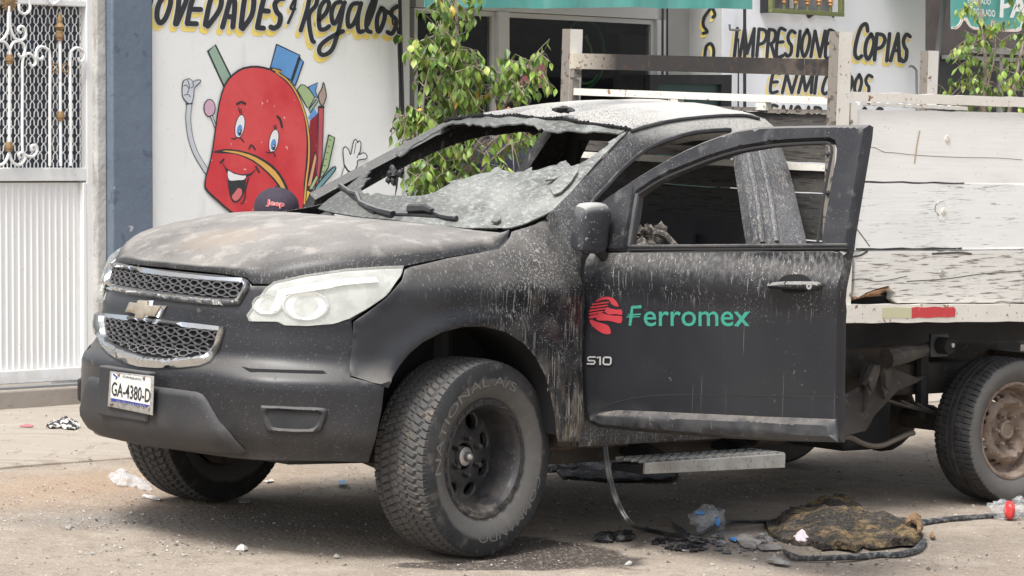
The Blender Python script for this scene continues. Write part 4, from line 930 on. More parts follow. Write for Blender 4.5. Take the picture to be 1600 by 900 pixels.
sheet('plate_gusset', k9b([(300, 262), (358, 262), (318, 480), (300, 460)]), SPY, M_under, truck, step=.05, off=.03, thick=.03, bevel=.006)
sheet('plate_slot', smooth(k9b([(86, 582), (100, 575), (112, 582), (110, 594), (92, 596)]), 2), SPY, M_void, truck, step=.02, off=.009, thick=.001)
# side skirt beams under the bed floor
mb = MB(); mb.box((-4.6, .54, .74), (BX + .05, .60, .925)); mb.build('bed_bearer', M_soot, truck); mb = MB(); mb.box((-4.6, -.60, .74), (BX + .05, -.54, .925)); mb.build('bed_bearer', M_soot, truck)
mb = MB(); mb.box((-2.62, .50, .60), (BX + .12, .56, .80)); mb.build('rear_apron', M_under, truck)
# filler pipe, cap and bracket; brake hose; fuel tank
def yt(P, y): return [T3(a, b, 1, y) for a, b in P]
mb = MB(); mb.tube(yt(k9b([(370, 235), (440, 215), (500, 205), (560, 195), (640, 170), (690, 150)]), .74), [.045, .045, .04, .03, .028, .028], 10); mb.build('filler_pipe', M_under, truck)
c = T3(*k9b([(700, 155)])[0], 1, .78); mb = MB(); mb.hexa([c + np.array(q) for q in ((.055, -.02, -.05), (-.055, -.02, -.05), (-.055, .0, -.05), (.055, .0, -.05))], [c + np.array(q) for q in ((.055, -.02, .05), (-.055, -.02, .05), (-.055, .0, .05), (.055, .0, .05))]); mb.build('filler_bracket', M_moulding, truck, bevel=.004)
mb = MB(); mb.tube([c, c + (0, .03, 0), c + (0, .06, 0)], [.038, .038, .034], 12); fc = mb.build('filler_cap', M_void, truck); mb = MB(); mb.tube([c + (-.01, .06, .005), c + (-.01, .068, .005)], .010, 8); mb.build('cap_lock', M_steelnut, fc)
mb = MB(); mb.tube(yt(smooth(k9b([(110, 715), (160, 720), (220, 750), (280, 768), (350, 765), (420, 735), (500, 700), (540, 690)]), 3, False), .55), .012, 6); mb.build('brake_pipe', mat('dull_pipe', (.2, .17, .14), .6, .3), truck)
mb = MB(); q0, q1 = T3(1318, 700, 1, .40), T3(1395, 700, 1, .40); mb.box((q1[0], .0, q0[2] - .02), (q0[0], .40, q0[2] + .22)); mb.build('fuel_tank', M_soot, truck, bevel=.04)
# side step hanging below the door
c0, c1 = T3(1008, 741, 1, .99), T3(1227, 731, 1, .99); zt = (c0[2] + c1[2]) / 2 + .052
mb = MB(); A_, B_ = (c1[0], c0[0]); mb.hexa([(A_, .975, c1[2]), (B_, .975, c0[2]), (B_, .99, c0[2]), (A_, .99, c1[2])], [(A_, .975, zt), (B_, .975, zt), (B_, .99, zt), (A_, .99, zt)])
M_alu = mat('dull_step_aluminium', (.42, .42, .40), .5, .4, layers=[([('n', 12, 4, .4, .65)], (.30, .27, .23), .8, .7), ([('n', 60, 3, .6, .7)], (.12, .1, .09), .9, .6)])
stp = mb.build('side_step', M_alu, truck, bevel=.003)
mb = MB(); L = B_ - A_
for i in range(15):
    x = A_ + L * (i + .5) / 15
    for j in range(4): y = .80 + j * .045; mb.hexa([(x - L / 30 * .8 - .004, y, zt - .006), (x + L / 30 * .8 - .004, y, zt - .006), (x + L / 30 * .8, y + .012, zt - .006), (x - L / 30 * .8, y + .012, zt - .006)], [(x - L / 30 * .8 - .004, y, zt + .006), (x + L / 30 * .8 - .004, y, zt + .006), (x + L / 30 * .8, y + .012, zt + .006), (x - L / 30 * .8, y + .012, zt + .006)])
    mb.box((x - L / 30 - .004, .79, zt - .006), (x - L / 30 + .004, .98, zt + .004))
tag(mb.build('tread_bars', M_alu, stp), kind='stuff')
mb = MB(); mb.box((A_ + .01, .78, zt - .05), (B_ - .01, .974, zt - .02)); mb.build('step_body', M_soot, stp)
for x in (A_ + .02, B_ - .25):
    mb = MB(); mb.hexa([(x - .04, .42, .36), (x + .04, .42, .36), (x + .04, .95, zt - .05), (x - .04, .95, zt - .05)], [(x - .04, .42, .46), (x + .04, .42, .46), (x + .04, .9, zt - .02), (x - .04, .9, zt - .02)]); mb.build('step_bracket', M_soot, truck)

# ================================================================ STAKE BED
def wood(name, base, crack, worn, dk=.5):
    return mat(name, base, .75, layers=[([('n', (2.5, 2.5, 9), 6, .45, .75)], tuple(c * .85 for c in base), .8, .6), ([('n', (9, 9, 150), 8, worn, worn + .06)], crack, .9, dk), ([('n', (1.5, 1.5, 3), 4, .5, .7), ('n', (10, 10, 180), 5, .54, .62)], tuple(c * .6 for c in crack), .9, dk), ([('n', 60, 3, .66, .7)], (.3, .26, .2), .9, .5)], bump=[((5, 5, 90), 6, .25, .003)])
M_w1 = wood('white_painted_plank', (.76, .745, .715), (.58, .54, .48), .71, .4); M_w2 = wood('cracked_white_plank', (.74, .74, .72), (.20, .175, .15), .62, .75); M_w3 = wood('weathered_white_plank', (.66, .645, .60), (.14, .115, .095), .56, .85)
M_w4 = wood('scorched_plank', (.050, .048, .046), (.012, .011, .01), .55, .8); M_w5 = wood('smoke_and_shade_grey_plank', (.075, .068, .062), (.02, .018, .016), .55, .85)
M_cream = mat('chipped_cream_steel', (.66, .63, .57), .55, layers=[([('n', 4, 4, .45, .7)], (.55, .51, .45), .65, .6), ([('n', 22, 6, .63, .67)], (.20, .085, .035), .9, .9), ([('n', 60, 4, .66, .69)], (.05, .03, .02), .9, .8)], bump=[(60, 3, .15, .002)])
M_post = mat('stained_post_steel', (.20, .18, .155), .7, layers=[([('n', 30, 6, .56, .62)], (.05, .035, .03), .9, .85), ([('n', 8, 4, .5, .65)], (.2, .17, .14), .8, .7)])
M_burnrail = mat('heat_scorched_rail', (.020, .018, .018), .65, layers=[([('y', -.50, -.80)], (.50, .45, .37), .7, .85), ([('y', .30, .80), ('n', 14, 6, .40, .62)], (.15, .115, .09), .8, .7), ([('n', 50, 5, .58, .63)], (.06, .035, .02), .9, .9), ([('n', (90, 90, 3), 2, .72, .74)], (.5, .5, .48), .8, .6)])
bed = empty('stake_bed', parent=truck)
XR = -4.65
def side_board(name, tl, bl, tr, br, m, y, th=.03, notch=None):
    """board between four picture points on the side plane, carried on to the rear end of the bed"""
    P = [T3(*q, 1, y) for q in (tl, bl, tr, br)]
    def ext(a, b): t = (XR - a[0]) / (b[0] - a[0]); return a + (b - a) * t
    T, Bm = ext(P[0], P[2]), ext(P[1], P[3]); sg = 1 if y > 0 else -1
    mb = MB(); n = 40; v = []
    for i in range(n + 1):
        t = i / n; a = P[0] + (T - P[0]) * t; b = P[1] + (Bm - P[1]) * t
        w = .0015 * math.sin(i * 1.7) + .001 * math.sin(i * 4.1)
        v += [(a[0], y, a[2] + w), (b[0], y, b[2] + w), (b[0], y - sg * th, b[2] + w), (a[0], y - sg * th, a[2] + w)]
    f = [(i * 4 + j, i * 4 + (j + 1) % 4, (i + 1) * 4 + (j + 1) % 4, (i + 1) * 4 + j) for i in range(n) for j in range(4)] + [(0, 3, 2, 1), tuple(n * 4 + j for j in range(4))]
    mb.add(v, f); o = mb.build(name, m, bed, ang=30)
    bm = bmesh.new(); bm.from_mesh(o.data); bmesh.ops.recalc_face_normals(bm, faces=bm.faces); bm.to_mesh(o.data); bm.free(); return o
pA = side_board('plank', (1330, 171), (1330, 282.5), (1600, 176.5), (1600, 286.5), M_w1, BY - .012)
pB = side_board('plank', (1328, 285.5), (1327, 388), (1600, 289.5), (1600, 386), M_w2, BY - .012)
# lowest plank with its rotten corner
N3 = [(1327, 391.5), (1600, 389.5), (1600, 473), (1396, 474), (1389, 466), (1391, 458), (1383, 452), (1380, 447), (1362, 452), (1345, 458), (1335, 465), (1326, 470)]
sheet('plank', N3, YF(BY - .042), M_w3, bed, step=.06, thick=.03, bevel=.004, back=True)
o = side_board('plank', (1599, 389.5), (1599, 473), (1700, 388.8), (1700, 472.5), M_w3, BY - .012)
sheet('splintered_wood', [(1327, 464), (1345, 458), (1365, 452), (1389, 447), (1383, 454), (1372, 460), (1378, 462), (1350, 464), (1330, 469)], YF(BY - .030), mat('bare_brown_wood', (.27, .15, .075), .8, layers=[([('n', (10, 10, 60), 5, .45, .6)], (.12, .06, .03), .9, .8)], bump=[((8, 8, 60), 5, .5, .006)]), bed, step=.03, thick=.02, bevel=.006)
mb = MB(); mb.box((-2.6, BY - .10, .93), (-2.02, BY - .06, 1.1)); mb.build('cavity_shade', M_void, bed)  # black board put in as the shade inside the rotten corner
# surface cracks and scratches on the planks
for y_, P, w in ((0, [(1352, 229), (1370, 231), (1385, 238), (1400, 239), (1440, 243), (1500, 246), (1560, 247), (1600, 250)], .8), (0, [(1440, 205), (1436, 225), (1432, 255)], 2.2), (0, [(1470, 337), (1464, 328), (1466, 320), (1471, 315)], 1.2), (0, [(1330, 345), (1345, 362), (1362, 385)], 1.2), (0, [(1420, 440), (1480, 436), (1540, 428), (1600, 424)], 1.3), (0, [(1326, 440), (1350, 436), (1376, 440), (1420, 432)], 1.2), (0, [(1325, 402), (1345, 400), (1358, 393)], 3.2), (0, [(1460, 397), (1500, 395), (1520, 397)], 3)):
    pt = Paint(SBL, -.0108); pt.stroke(P, w); pt.build('crack', M_w5 if w < 2 or w > 2.5 else mat('scratch_ochre', (.45, .36, .25), .8), bed)
for x, y in ((1480, 217), (1474, 330), (1471, 427)):
    p = T3(x, y, 1, BY - .012); mb = MB(); mb.lathe([(0, .016), (.004, .015), (.006, .008), (.006, .0005)], c=p, n=16); mb.build('bolt', M_cream if y < 400 else M_steelnut, bed)
sheet('ring_mark', smooth(ellipse(1474, 329, 9, 16, 14), 2), SBL, M_w1, bed, holes=[smooth(ellipse(1474, 329, 8, 15, 14), 2)], step=.05, off=-.0115, thick=.001)
side_board('rail', (1327, 143.3), (1327, 157.9), (1600, 152.2), (1600, 167.7), M_cream, BY + .004, .03)
side_board('rail', (1337, 159), (1337, 164), (1450, 164), (1450, 169.5), M_cream, -BY, .03)
side_board('plank', (1337, 172), (1337, 300), (1450, 176), (1450, 302), M_w5, -BY + .02)  # darkened far plank: gap shade between near planks put into its colour
side_board('plank', (1337, 303), (1337, 400), (1450, 304), (1450, 400), M_w4, -BY + .02)
ch = side_board('edge_channel', (1311, 476.2), (1311, 505), (1600, 475.2), (1600, 502.3), M_cream, BY + .012, .05)
side_board('edge_channel', (1311, 476.2), (1311, 505), (1600, 475.2), (1600, 502.3), M_cream, -BY, .05)
M_tapeY = mat('faded_yellow_tape', (.50, .48, .31), .5, layers=[([('n', 50, 4, .55, .7)], (.55, .52, .42), .6, .6)]); M_tapeR = mat('red_reflective_tape', (.50, .045, .05), .5, layers=[([('n', 60, 4, .6, .7)], (.55, .25, .22), .6, .5)])
STP = YF(BY + .012)
sheet('reflective_tape', [(1378, 481), (1400, 480), (1424, 481.5), (1424, 497.5), (1400, 497), (1378, 497.5)], STP, M_tapeY, bed, step=.05, thick=.0012)
sheet('reflective_tape', [(1424, 481), (1432, 479.5), (1445, 480.5), (1460, 479), (1475, 480.5), (1490, 479.5), (1493, 483), (1492, 495), (1480, 496), (1465, 495.5), (1450, 497), (1435, 496), (1424, 497.5)], STP, M_tapeR, bed, step=.05, off=.0003, thick=.0012)
# headboard between two posts
hz = lambda py: T3(1290, py, 0, BX)[2]
def post(x0, x1, y0, y1, z0, z1, m_f, m_s, name='post', slant=0):
    mb = MB(); mb.cm = 0; lo = [(x0, y0, z0), (x1, y0, z0), (x1, y1, z0), (x0, y1, z0)]; hi = [(x0 + slant, y0, z1), (x1 + slant, y0, z1), (x1 + slant, y1, z1), (x0 + slant, y1, z1)]
    mb.hexa(lo, hi); mb.m = [1, 1, 1, 0, 1, 1]; return mb.build(name, [m_f, m_s], bed, smooth_=False)
ztop = T3(1300, 49, 0, BX)[2]
post(BX - .078, BX, BY - .05, BY + .006, .93, ztop, M_post, M_cream, slant=0)
zt2 = T3(872, 45, 0, BX)[2]
post(BX - .075, BX, -BY - .0, -BY + .055, .93, zt2, M_post, M_cream)
xm = T3(1450, 79, 1, -BY)
post(xm[0] - .075, xm[0], -BY - .05, -BY + .004, .93, xm[2], M_post, M_cream)
post(XR, XR + .07, BY - .05, BY, .93, 1.6, M_post, M_cream); post(XR, XR + .07, -BY, -BY + .05, .93, 1.6, M_post, M_cream)
def cross(name, y0, y1, m, x0, x1, ya=-BY + .05, yb=BY - .05, warp=0):
    mb = MB(); n = 24; v = []; z1, z0 = hz(y0), hz(y1)
    for i in range(n + 1):
        y = ya + (yb - ya) * i / n; w = warp * math.sin(i * .9) * .6 + warp * math.sin(i * 2.3) * .4
        v += [(x0, y, z0 + w), (x1, y, z0 + w), (x1, y, z1 + w), (x0, y, z1 + w)]
    mb.add(v, [(i * 4 + j, i * 4 + (j + 1) % 4, (i + 1) * 4 + (j + 1) % 4, (i + 1) * 4 + j) for i in range(n) for j in range(4)] + [(0, 3, 2, 1), tuple(n * 4 + j for j in range(4))])
    o = mb.build(name, m, bed, ang=30); bm = bmesh.new(); bm.from_mesh(o.data); bmesh.ops.recalc_face_normals(bm, faces=bm.faces); bm.to_mesh(o.data); bm.free(); return o
cross('rail', 92.5, 118.5, M_burnrail, BX - .05, BX - .004)
cross('rail', 151.5, 163, M_cream, BX - .05, BX - .012)
cross('rail', 173, 179, M_post, BX - .06, BX - .03, yb=BY - .06, warp=.004)
cross('plank', 180, 256, M_w5, BX - .075, BX - .045, warp=.003)
cross('rail', 258, 268, M_cream, BX - .05, BX - .02)
cross('plank', 269, 303, M_w5, BX - .075, BX - .045, warp=.002)
cross('plank', 305, 378, M_w4, BX - .075, BX - .045, warp=.002)
cross('plank', 380, 470, M_w4, BX - .075, BX - .045)
for px in (1048, 1185):
    y = T3(px, 160, 0, BX)[1]; mb = MB(); mb.box((BX - .05, y - .03, hz(176)), (BX - .014, y + .03, hz(163) + .002)); mb.build('rail_stub', M_cream, bed)
# far post extras: short welded cleats
y = -BY + .055; mb = MB(); mb.box((BX - .05, y, hz(133)), (BX - .002, y + .03, hz(119) - .002)); mb.box((BX - .045, y, hz(190)), (BX - .004, y + .02, hz(137))); mb.build('post_cleat', M_post, bed)
# angle strips with bolts on the front left corner
mb = MB(); a = T3(1331, 195, 1, BY); mb.box((a[0] - .03, BY - .008, .95), (a[0] + .01, BY + .002, hz(160))); mb.build('corner_strip', M_cream, bed)
for py in (190, 400, 460): p = T3(1329, py, 1, BY + .002); mb = MB(); mb.lathe([(0, .010), (.005, .009), (.006, .0005)], c=p, n=10); mb.build('bolt', M_post, bed)
for py in (240, 265, 300): p = T3(1294, py, 0, BX); mb = MB(); mb.blob(p + (.004, 0, 0), .011, 8, 5, .1); mb.build('bolt', M_moulding, bed)
mb = MB(); mb.box((XR, -BY, .925), (BX, BY - .03, .945)); mb.build('bed_floor', M_w5, bed)
mb = MB(); mb.box((XR, -BY, .945), (XR + .03, BY - .05, 1.45)); mb.build('tailboard', M_w1, bed)
# ================================================================ GROUND
cFL = TF.w((fl_c[0], .79, fl_c[2] - .386)); cRL = TF.w((rl[0], .74, rl[2] - .326)); cFR = TF.w((fl_c[0] - .02, -.775, q_fr[2])) 
gn = np.cross(cRL - cFL, cFR - cFL); gn /= np.linalg.norm(gn); gn *= np.sign(gn[2]); SX, SY = -gn[0] / gn[2], -gn[1] / gn[2]
def satu(t, L=14.): return L * math.tanh(t / L)
def z_road(x, y): return cFL[2] + SX * satu(x - cFL[0]) + SY * satu(y - cFL[1], 7.)
def hit(px, py, zf):
    d = ray(px, py); t = 15.
    for _ in range(40):
        p = CC + d * t; t += (p[2] - zf(p[0], p[1])) / (-d[2] + .05) * .9
    return CC + d * t
E0, E1 = hit(0, 733, z_road), hit(195, 717, z_road); ed = (E1 - E0)[:2]; ed /= np.linalg.norm(ed); en = np.array([-ed[1], ed[0]])
def pq(x, y): d = np.array([x, y]) - E0[:2]; return d @ ed, d @ en
def xy(p, q): return E0[:2] + ed * p + en * q
def z_gnd(x, y):
    p, q = pq(x, y)
    if q <= 0: return z_road(x, y)
    b = xy(p, 0); return z_road(b[0], b[1]) + .015 + .018 * satu(q, 4)
def edge_w(p): return .05 * math.sin(p * 2.1) + .03 * math.sin(p * 5.3 + 1)
def grid(name, ps, qs, zf, m, jit=0.):
    v = []; 
    for p in ps:
        for q in qs:
            a = xy(p, q); z = zf(a[0], a[1], p, q); v.append((a[0], a[1], z))
    n = len(qs); f = [(i * n + j, (i + 1) * n + j, (i + 1) * n + j + 1, i * n + j + 1) for i in range(len(ps) - 1) for j in range(n - 1)]
    o = mk(name, v, f, m, None, ang=80); tag(o, kind='structure'); return o
from mathutils import noise as mn
def rough(x, y, a=1.): return a * (.010 * mn.noise(V((x * 1.3, y * 1.3, 0))) + .007 * mn.noise(V((x * 5, y * 5, 3))) + .004 * mn.noise(V((x * 17, y * 17, 7))))
far = [-220, -120, -60, -30]; near_p = list(np.arange(-9, 16, .09)); ps = far + list(np.linspace(-20, -10, 8)) + near_p + list(np.linspace(17, 30, 8)) + [45, 80, 140, 220]
qs_r = [-220, -120, -60, -30, -20] + list(np.linspace(-14, -7, 8)) + list(np.arange(-6.4, 0.01, .09)) + [.25]
def gd(px, py): return tuple(hit(px, py, z_road))
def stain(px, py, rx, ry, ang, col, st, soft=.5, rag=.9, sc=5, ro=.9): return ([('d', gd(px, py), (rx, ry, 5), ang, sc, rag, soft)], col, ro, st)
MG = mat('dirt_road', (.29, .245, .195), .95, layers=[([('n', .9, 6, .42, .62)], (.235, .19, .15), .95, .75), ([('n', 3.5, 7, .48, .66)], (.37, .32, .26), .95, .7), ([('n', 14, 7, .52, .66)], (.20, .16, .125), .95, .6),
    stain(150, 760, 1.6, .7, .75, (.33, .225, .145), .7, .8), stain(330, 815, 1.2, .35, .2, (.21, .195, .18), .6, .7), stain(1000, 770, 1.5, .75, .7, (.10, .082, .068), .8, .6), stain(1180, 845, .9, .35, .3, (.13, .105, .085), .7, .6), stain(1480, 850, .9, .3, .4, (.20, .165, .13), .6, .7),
    stain(830, 862, .34, .55, .9, (.045, .036, .030), .95, .15, .5, 6, .55), stain(770, 884, .40, .14, .2, (.05, .04, .034), .9, .15, .5, 8, .55),
    ([('n', 60, 5, .56, .66)], (.47, .42, .35), .95, .5), ([('n', 120, 4, .58, .66)], (.12, .10, .085), .95, .55), ([('n', 35, 4, .66, .69)], (.09, .075, .065), .95, .7), ([('n', 220, 3, .62, .66)], (.55, .5, .44), .95, .5)], bump=[(5, 6, .45, .03), (45, 6, .7, .014), (160, 4, .5, .005)])
MS = mat('worn_concrete_pavement', (.34, .30, .25), .92, layers=[([('n', .8, 6, .4, .65)], (.32, .275, .225), .92, .8), ([('n', 5, 7, .5, .68)], (.39, .35, .30), .92, .6), ([('n', 30, 5, .55, .7)], (.27, .23, .19), .92, .5), ([('n', 90, 4, .64, .69)], (.15, .13, .11), .95, .6), ([('n', (1.5, 12, 1), 6, .58, .64)], (.22, .18, .145), .95, .5), ([('n', (14, 2, 1), 6, .62, .66)], (.20, .165, .135), .95, .5)], bump=[(12, 6, .25, .01), (80, 4, .35, .004)])
def zr_(x, y, p, q): return z_road(x, y) + rough(x, y) * min(1, max(0, -q / .3)) - (.05 if q > .1 else 0)
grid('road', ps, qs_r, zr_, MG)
def zs_(x, y, p, q): return z_gnd(*xy(p, max(q, .001))) + rough(x, y, .25)
ev = []
v = []; f = []; ps2 = [p for p in ps]; qq = [0, 0.02, .15, .4] + list(np.arange(.8, 9, .4)) + [12, 18, 30, 60, 120, 220]
for p in ps2:
    w = edge_w(p)
    for k, q in enumerate([-.001] + qq):
        a = xy(p, q + w * max(0, 1 - q / 1.0) - (.01 if k == 0 else 0)); z = z_gnd(*xy(p, max(q, .001))) + rough(a[0], a[1], .25) + (.0 if k > 1 else -.012)
        if k == 0: z = z_road(a[0], a[1]) - .06
        v.append((a[0], a[1], z))
n = len(qq) + 1; f = [(i * n + j, (i + 1) * n + j, (i + 1) * n + j + 1, i * n + j + 1) for i in range(len(ps2) - 1) for j in range(n - 1)]
tag(mk('pavement', v, f, MS, None, ang=40), kind='structure')
def G3(px, py): return hit(px, py, z_gnd)

# ================================================================ WALL FRAME
wd_ = ray(5700, 273); wd_ = np.array([wd_[0], wd_[1], 0]); wd_ /= np.linalg.norm(wd_)
g0 = G3(128, 628.5); wn = np.array([-wd_[1], wd_[0], 0])                     # into the building
WM = np.stack([wd_, wn, np.array([0, 0, 1.])], 1); WFm = Frame(WM, np.array(g0))
def wall_surf(y): 
    S_ = Surf(lambda t, z: (t, y, z), WFm, (-3, 16), (-.5, 3.5), (14, 8), 1)
    if S_.nrm(0, 0)[1] > 0: S_ = Surf(lambda t, z: (t, y, z), WFm, (-3, 16), (-.5, 3.5), (14, 8), -1)
    return S_
W0 = wall_surf(0); W2 = wall_surf(.28); W3 = wall_surf(1.1); WG = wall_surf(.06)
tt = lambda px, S_=W0: S_.inv(px, 300)[0]
def zz(px, py, S_=W0): return S_.inv(px, py)[1]
ZT = 4.6
bld = empty('shop_building', fr=WFm); tag(bld, 'white painted stationery shop front with blue pilaster and hand painted lettering', 'building')
M_white = mat('white_wall_paint', (.80, .805, .785), .8, layers=[([('n', 1.2, 6, .4, .7)], (.75, .755, .735), .85, .7), ([('n', (9, 9, 2), 5, .60, .75)], (.56, .55, .52), .85, .35), ([('n', 60, 3, .70, .73)], (.4, .39, .36), .9, .5)], bump=[(3, 5, .15, .02), (60, 5, .25, .004)])
M_whiteR = mat('bluish_white_wall', (.76, .78, .81), .8, layers=[([('n', 1.0, 6, .4, .7)], (.71, .73, .765), .85, .7), ([('n', (8, 8, 1.2), 5, .62, .75)], (.55, .56, .58), .85, .4)], bump=[(60, 5, .2, .004)])
M_blue = mat('slate_blue_paint', (.125, .160, .205), .75, layers=[([('n', 2.5, 5, .4, .7)], (.15, .185, .235), .8, .7), ([('n', 12, 6, .62, .66)], (.08, .10, .14), .9, .6), ([('n', 9, 5, .71, .72)], (.5, .5, .5), .9, .7)], bump=[(8, 5, .35, .02), (50, 4, .3, .005)])
M_conc = mat('rough_cement', (.40, .385, .36), .9, layers=[([('n', 6, 6, .4, .66)], (.54, .53, .50), .9, .8), ([('n', (16, 16, 4), 5, .60, .68)], (.28, .26, .24), .95, .6)], bump=[(14, 6, .6, .02)])
M_gatew = mat('white_gate_enamel', (.78, .78, .765), .45, layers=[([('n', 2, 5, .45, .75)], (.72, .72, .70), .5, .6), ([('n', 26, 4, .70, .72)], (.3, .28, .25), .8, .6), ([('n', 9, 4, .70, .74), ('z', .9, .2)], (.45, .38, .28), .8, .8), ([('z', .22, .02), ('n', 14, 5, .42, .6)], (.50, .44, .36), .9, .9)], bump=[(30, 4, .08, .003)])
def wbox(name, x0, x1, z0, z1, y0, y1, m, parent=bld, bev=.0, S_=W0):
    mb = MB(); mb.box((tt(x0, S_) if x0 is not None else -14, y0, z0), (tt(x1, S_) if x1 is not None else 30, y1, z1)); return mb.build(name, m, parent, bevel=bev, smooth_=bool(bev))
wbox('pilaster', 170.5, 234, -.6, ZT, -.03, .40, M_blue, bev=.012)
wbox('cement_jamb', 155, 170.4, -.6, ZT, .015, .40, M_conc, bev=.01)
lw = wbox('mural_wall', 234.2, 628, -.6, ZT, 0, .40, M_white)
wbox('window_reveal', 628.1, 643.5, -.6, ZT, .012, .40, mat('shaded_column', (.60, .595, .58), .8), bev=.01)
rw = wbox('lettered_wall', 1128, 1445, -.6, ZT, 0, .9, M_whiteR)
wbox('gate_lintel', None, 155, 2.75, ZT, .0, .40, M_white)
wbox('upper_wall', 643.6, 1127.9, 3.1, ZT, .005, .40, M_white)
wbox('upper_wall', 1445.1, None, 3.1, ZT, .005, .40, M_whiteR)
mb = MB(); mb.box((-14, .40, -.6), (30, .5, ZT)) if 0 else None
# sill wall under the shop windows
wbox('stall_riser', 643.6, 1076, -.6, .35, .20, .40, M_white)
# ---- storefront
M_alum = mat('satin_white_aluminium', (.52, .52, .50), .45, layers=[([('n', 3, 4, .4, .7)], (.46, .455, .44), .5, .6)])
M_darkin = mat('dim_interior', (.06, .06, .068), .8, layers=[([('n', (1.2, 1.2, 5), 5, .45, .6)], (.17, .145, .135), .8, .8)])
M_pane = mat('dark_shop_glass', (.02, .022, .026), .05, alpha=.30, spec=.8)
wi = [('window', 644, 770, 11), ('window', 787, 1018, 17.5)]
zb_ = .35
def wpoly(name, P, S_, m, parent, off=0, thick=.01, **k): return sheet(name, P, S_, m, parent, step=.4, off=off, thick=thick, **k)
mb = MB(); mb.box((tt(643.6, W2), .245, zz(700, 14, W2)), (tt(1030, W2), .31, 3.1)); mb.build('window_header', M_alum, bld)
for x0, x1 in ((770, 787), (1018, 1031)):
    mb = MB(); mb.box((tt(x0, W2), .23, zb_), (tt(x1, W2), .31, zz(700, 14, W2) - .002)); mb.build('mullion', M_alum, bld, bevel=.004)
for x0, x1 in ((643.8, 769.8), (787.2, 1017.8)):
    w_ = empty('window', parent=bld)
    mb = MB(); z1 = zz(700, 14, W2) - .004; a, b = tt(x0, W2) , tt(x1, W2)
    mb.box((a, .26, zb_), (a + .03, .30, z1)); mb.box((b - .03, .26, zb_), (b, .30, z1)); mb.box((a + .031, .26, z1 - .03), (b - .031, .30, z1)); mb.box((a + .031, .26, zb_), (b - .031, .30, zb_ + .04)); mb.build('frame', M_alum, w_)
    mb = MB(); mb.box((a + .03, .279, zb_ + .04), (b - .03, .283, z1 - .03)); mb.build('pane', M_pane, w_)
M_grey1 = mat('grey_render', (.34, .335, .32), .8, layers=[([('n', 3, 5, .4, .7)], (.29, .28, .27), .85, .7)])
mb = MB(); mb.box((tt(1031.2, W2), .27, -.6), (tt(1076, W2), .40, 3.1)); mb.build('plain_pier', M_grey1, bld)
for x0, x1 in ((1024, 1026.5), (1031.4, 1033.5)):
    mb = MB(); mb.box((tt(x0, W2), .225, zb_), (tt(x1, W2), .2295, 2.9)); mb.build('cable_duct', M_soot, bld)
mb = MB(); mb.box((tt(1076, W2), .32, -.6), (tt(1084.5, W2), .40, 3.1)); mb.build('dark_gap', M_void, bld)
# interior box of the shop
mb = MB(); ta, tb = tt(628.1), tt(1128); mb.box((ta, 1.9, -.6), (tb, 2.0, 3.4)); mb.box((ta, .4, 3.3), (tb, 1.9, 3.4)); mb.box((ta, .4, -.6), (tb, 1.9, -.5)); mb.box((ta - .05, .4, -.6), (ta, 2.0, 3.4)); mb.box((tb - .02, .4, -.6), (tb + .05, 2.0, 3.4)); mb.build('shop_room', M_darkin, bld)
# things behind the glass
S8 = wall_surf(.75); S6 = wall_surf(.5)
M_dgreen = mat('green_rim', (.05, .22, .07), .5); M_lime = mat('lime_print', (.16, .42, .10), .5); M_cab_in = mat('pale_cabinet', (.32, .31, .30), .7)
ci_ = empty('wall_clock', fr=WFm); tag(ci_, 'large round green rimmed dial behind the shop window glass', 'wall clock')
O_ = ellipse(908, 84, 33, 56, 36); I_ = ellipse(908, 84, 30.5, 53, 36)
sheet('rim', O_, S6, M_dgreen, ci_, holes=[I_], step=.3, thick=.03); sheet('dial', I_, S6, M_void, ci_, step=.3, thick=.01)
pt = Paint(S6, .012); pt.stroke([(914, 55), (916, 64), (920, 72), (923, 84)], 3); pt.stroke([(910, 58), (917, 60)], 2.5); pt.stroke([(898, 120), (908, 130), (922, 128), (932, 118)], 4); pt.build('print', M_lime, ci_)
cb = empty('shop_cabinet', fr=WFm); tag(cb, 'pale cupboard standing behind the right hand shop window', 'cabinet')
wpoly('cupboard_door', [(968, 54), (1014, 54), (1014, 200), (968, 200)], S8, M_cab_in, cb, thick=.35)
wpoly('shelf', [(935, 52), (1000, 52.5), (1000, 55), (935, 54.5)], S6, M_ink_shade, cb, thick=.05)
bgk = wpoly('storage_bag', smooth([(932, 30), (955, 27), (970, 30), (972, 42), (966, 50), (940, 52), (931, 46)], 3), S6, mat('dark_blue_bag', (.03, .035, .06), .7), None, thick=.08); bgk.matrix_world = mat4(WFm); tag(bgk, 'dark blue bag on the shelf behind the shop window', 'bag')
ps_ = wpoly('pink_poster', [(806, 97), (846, 98), (853, 106), (854, 138), (806, 134)], wall_surf(.255), mat('pink_print', (.62, .19, .23), .6, layers=[([('n', 30, 3, .5, .7)], (.55, .3, .33), .6, .5)]), None, thick=.004); ps_.matrix_world = mat4(WFm); tag(ps_, 'pink paper poster with cut corner taped to the shop window', 'poster')
cp = empty('display_case', fr=WFm); tag(cp, 'black framed glass display case standing against the shop front pier', 'display case')
WD_ = wall_surf(-.25)
DC = [(1008, 117), (1136, 117), (1133, 330), (1003, 330)]; DI = [(1021, 130), (1120, 132), (1117, 320), (1016, 320)]
wpoly('case_frame', DC, WD_, M_soot, cp, holes=[DI], thick=.04); wpoly('case_glass', DI, WD_, mat('green_glass', (.04, .075, .07), .1), cp, thick=.01)
mb = MB(); a, b = tt(1006, WD_), tt(1134, WD_); mb.box((a, -.24, -.1), (b, .0, zz(1060, 118, WD_))); mb.build('case_body', M_soot, cp)

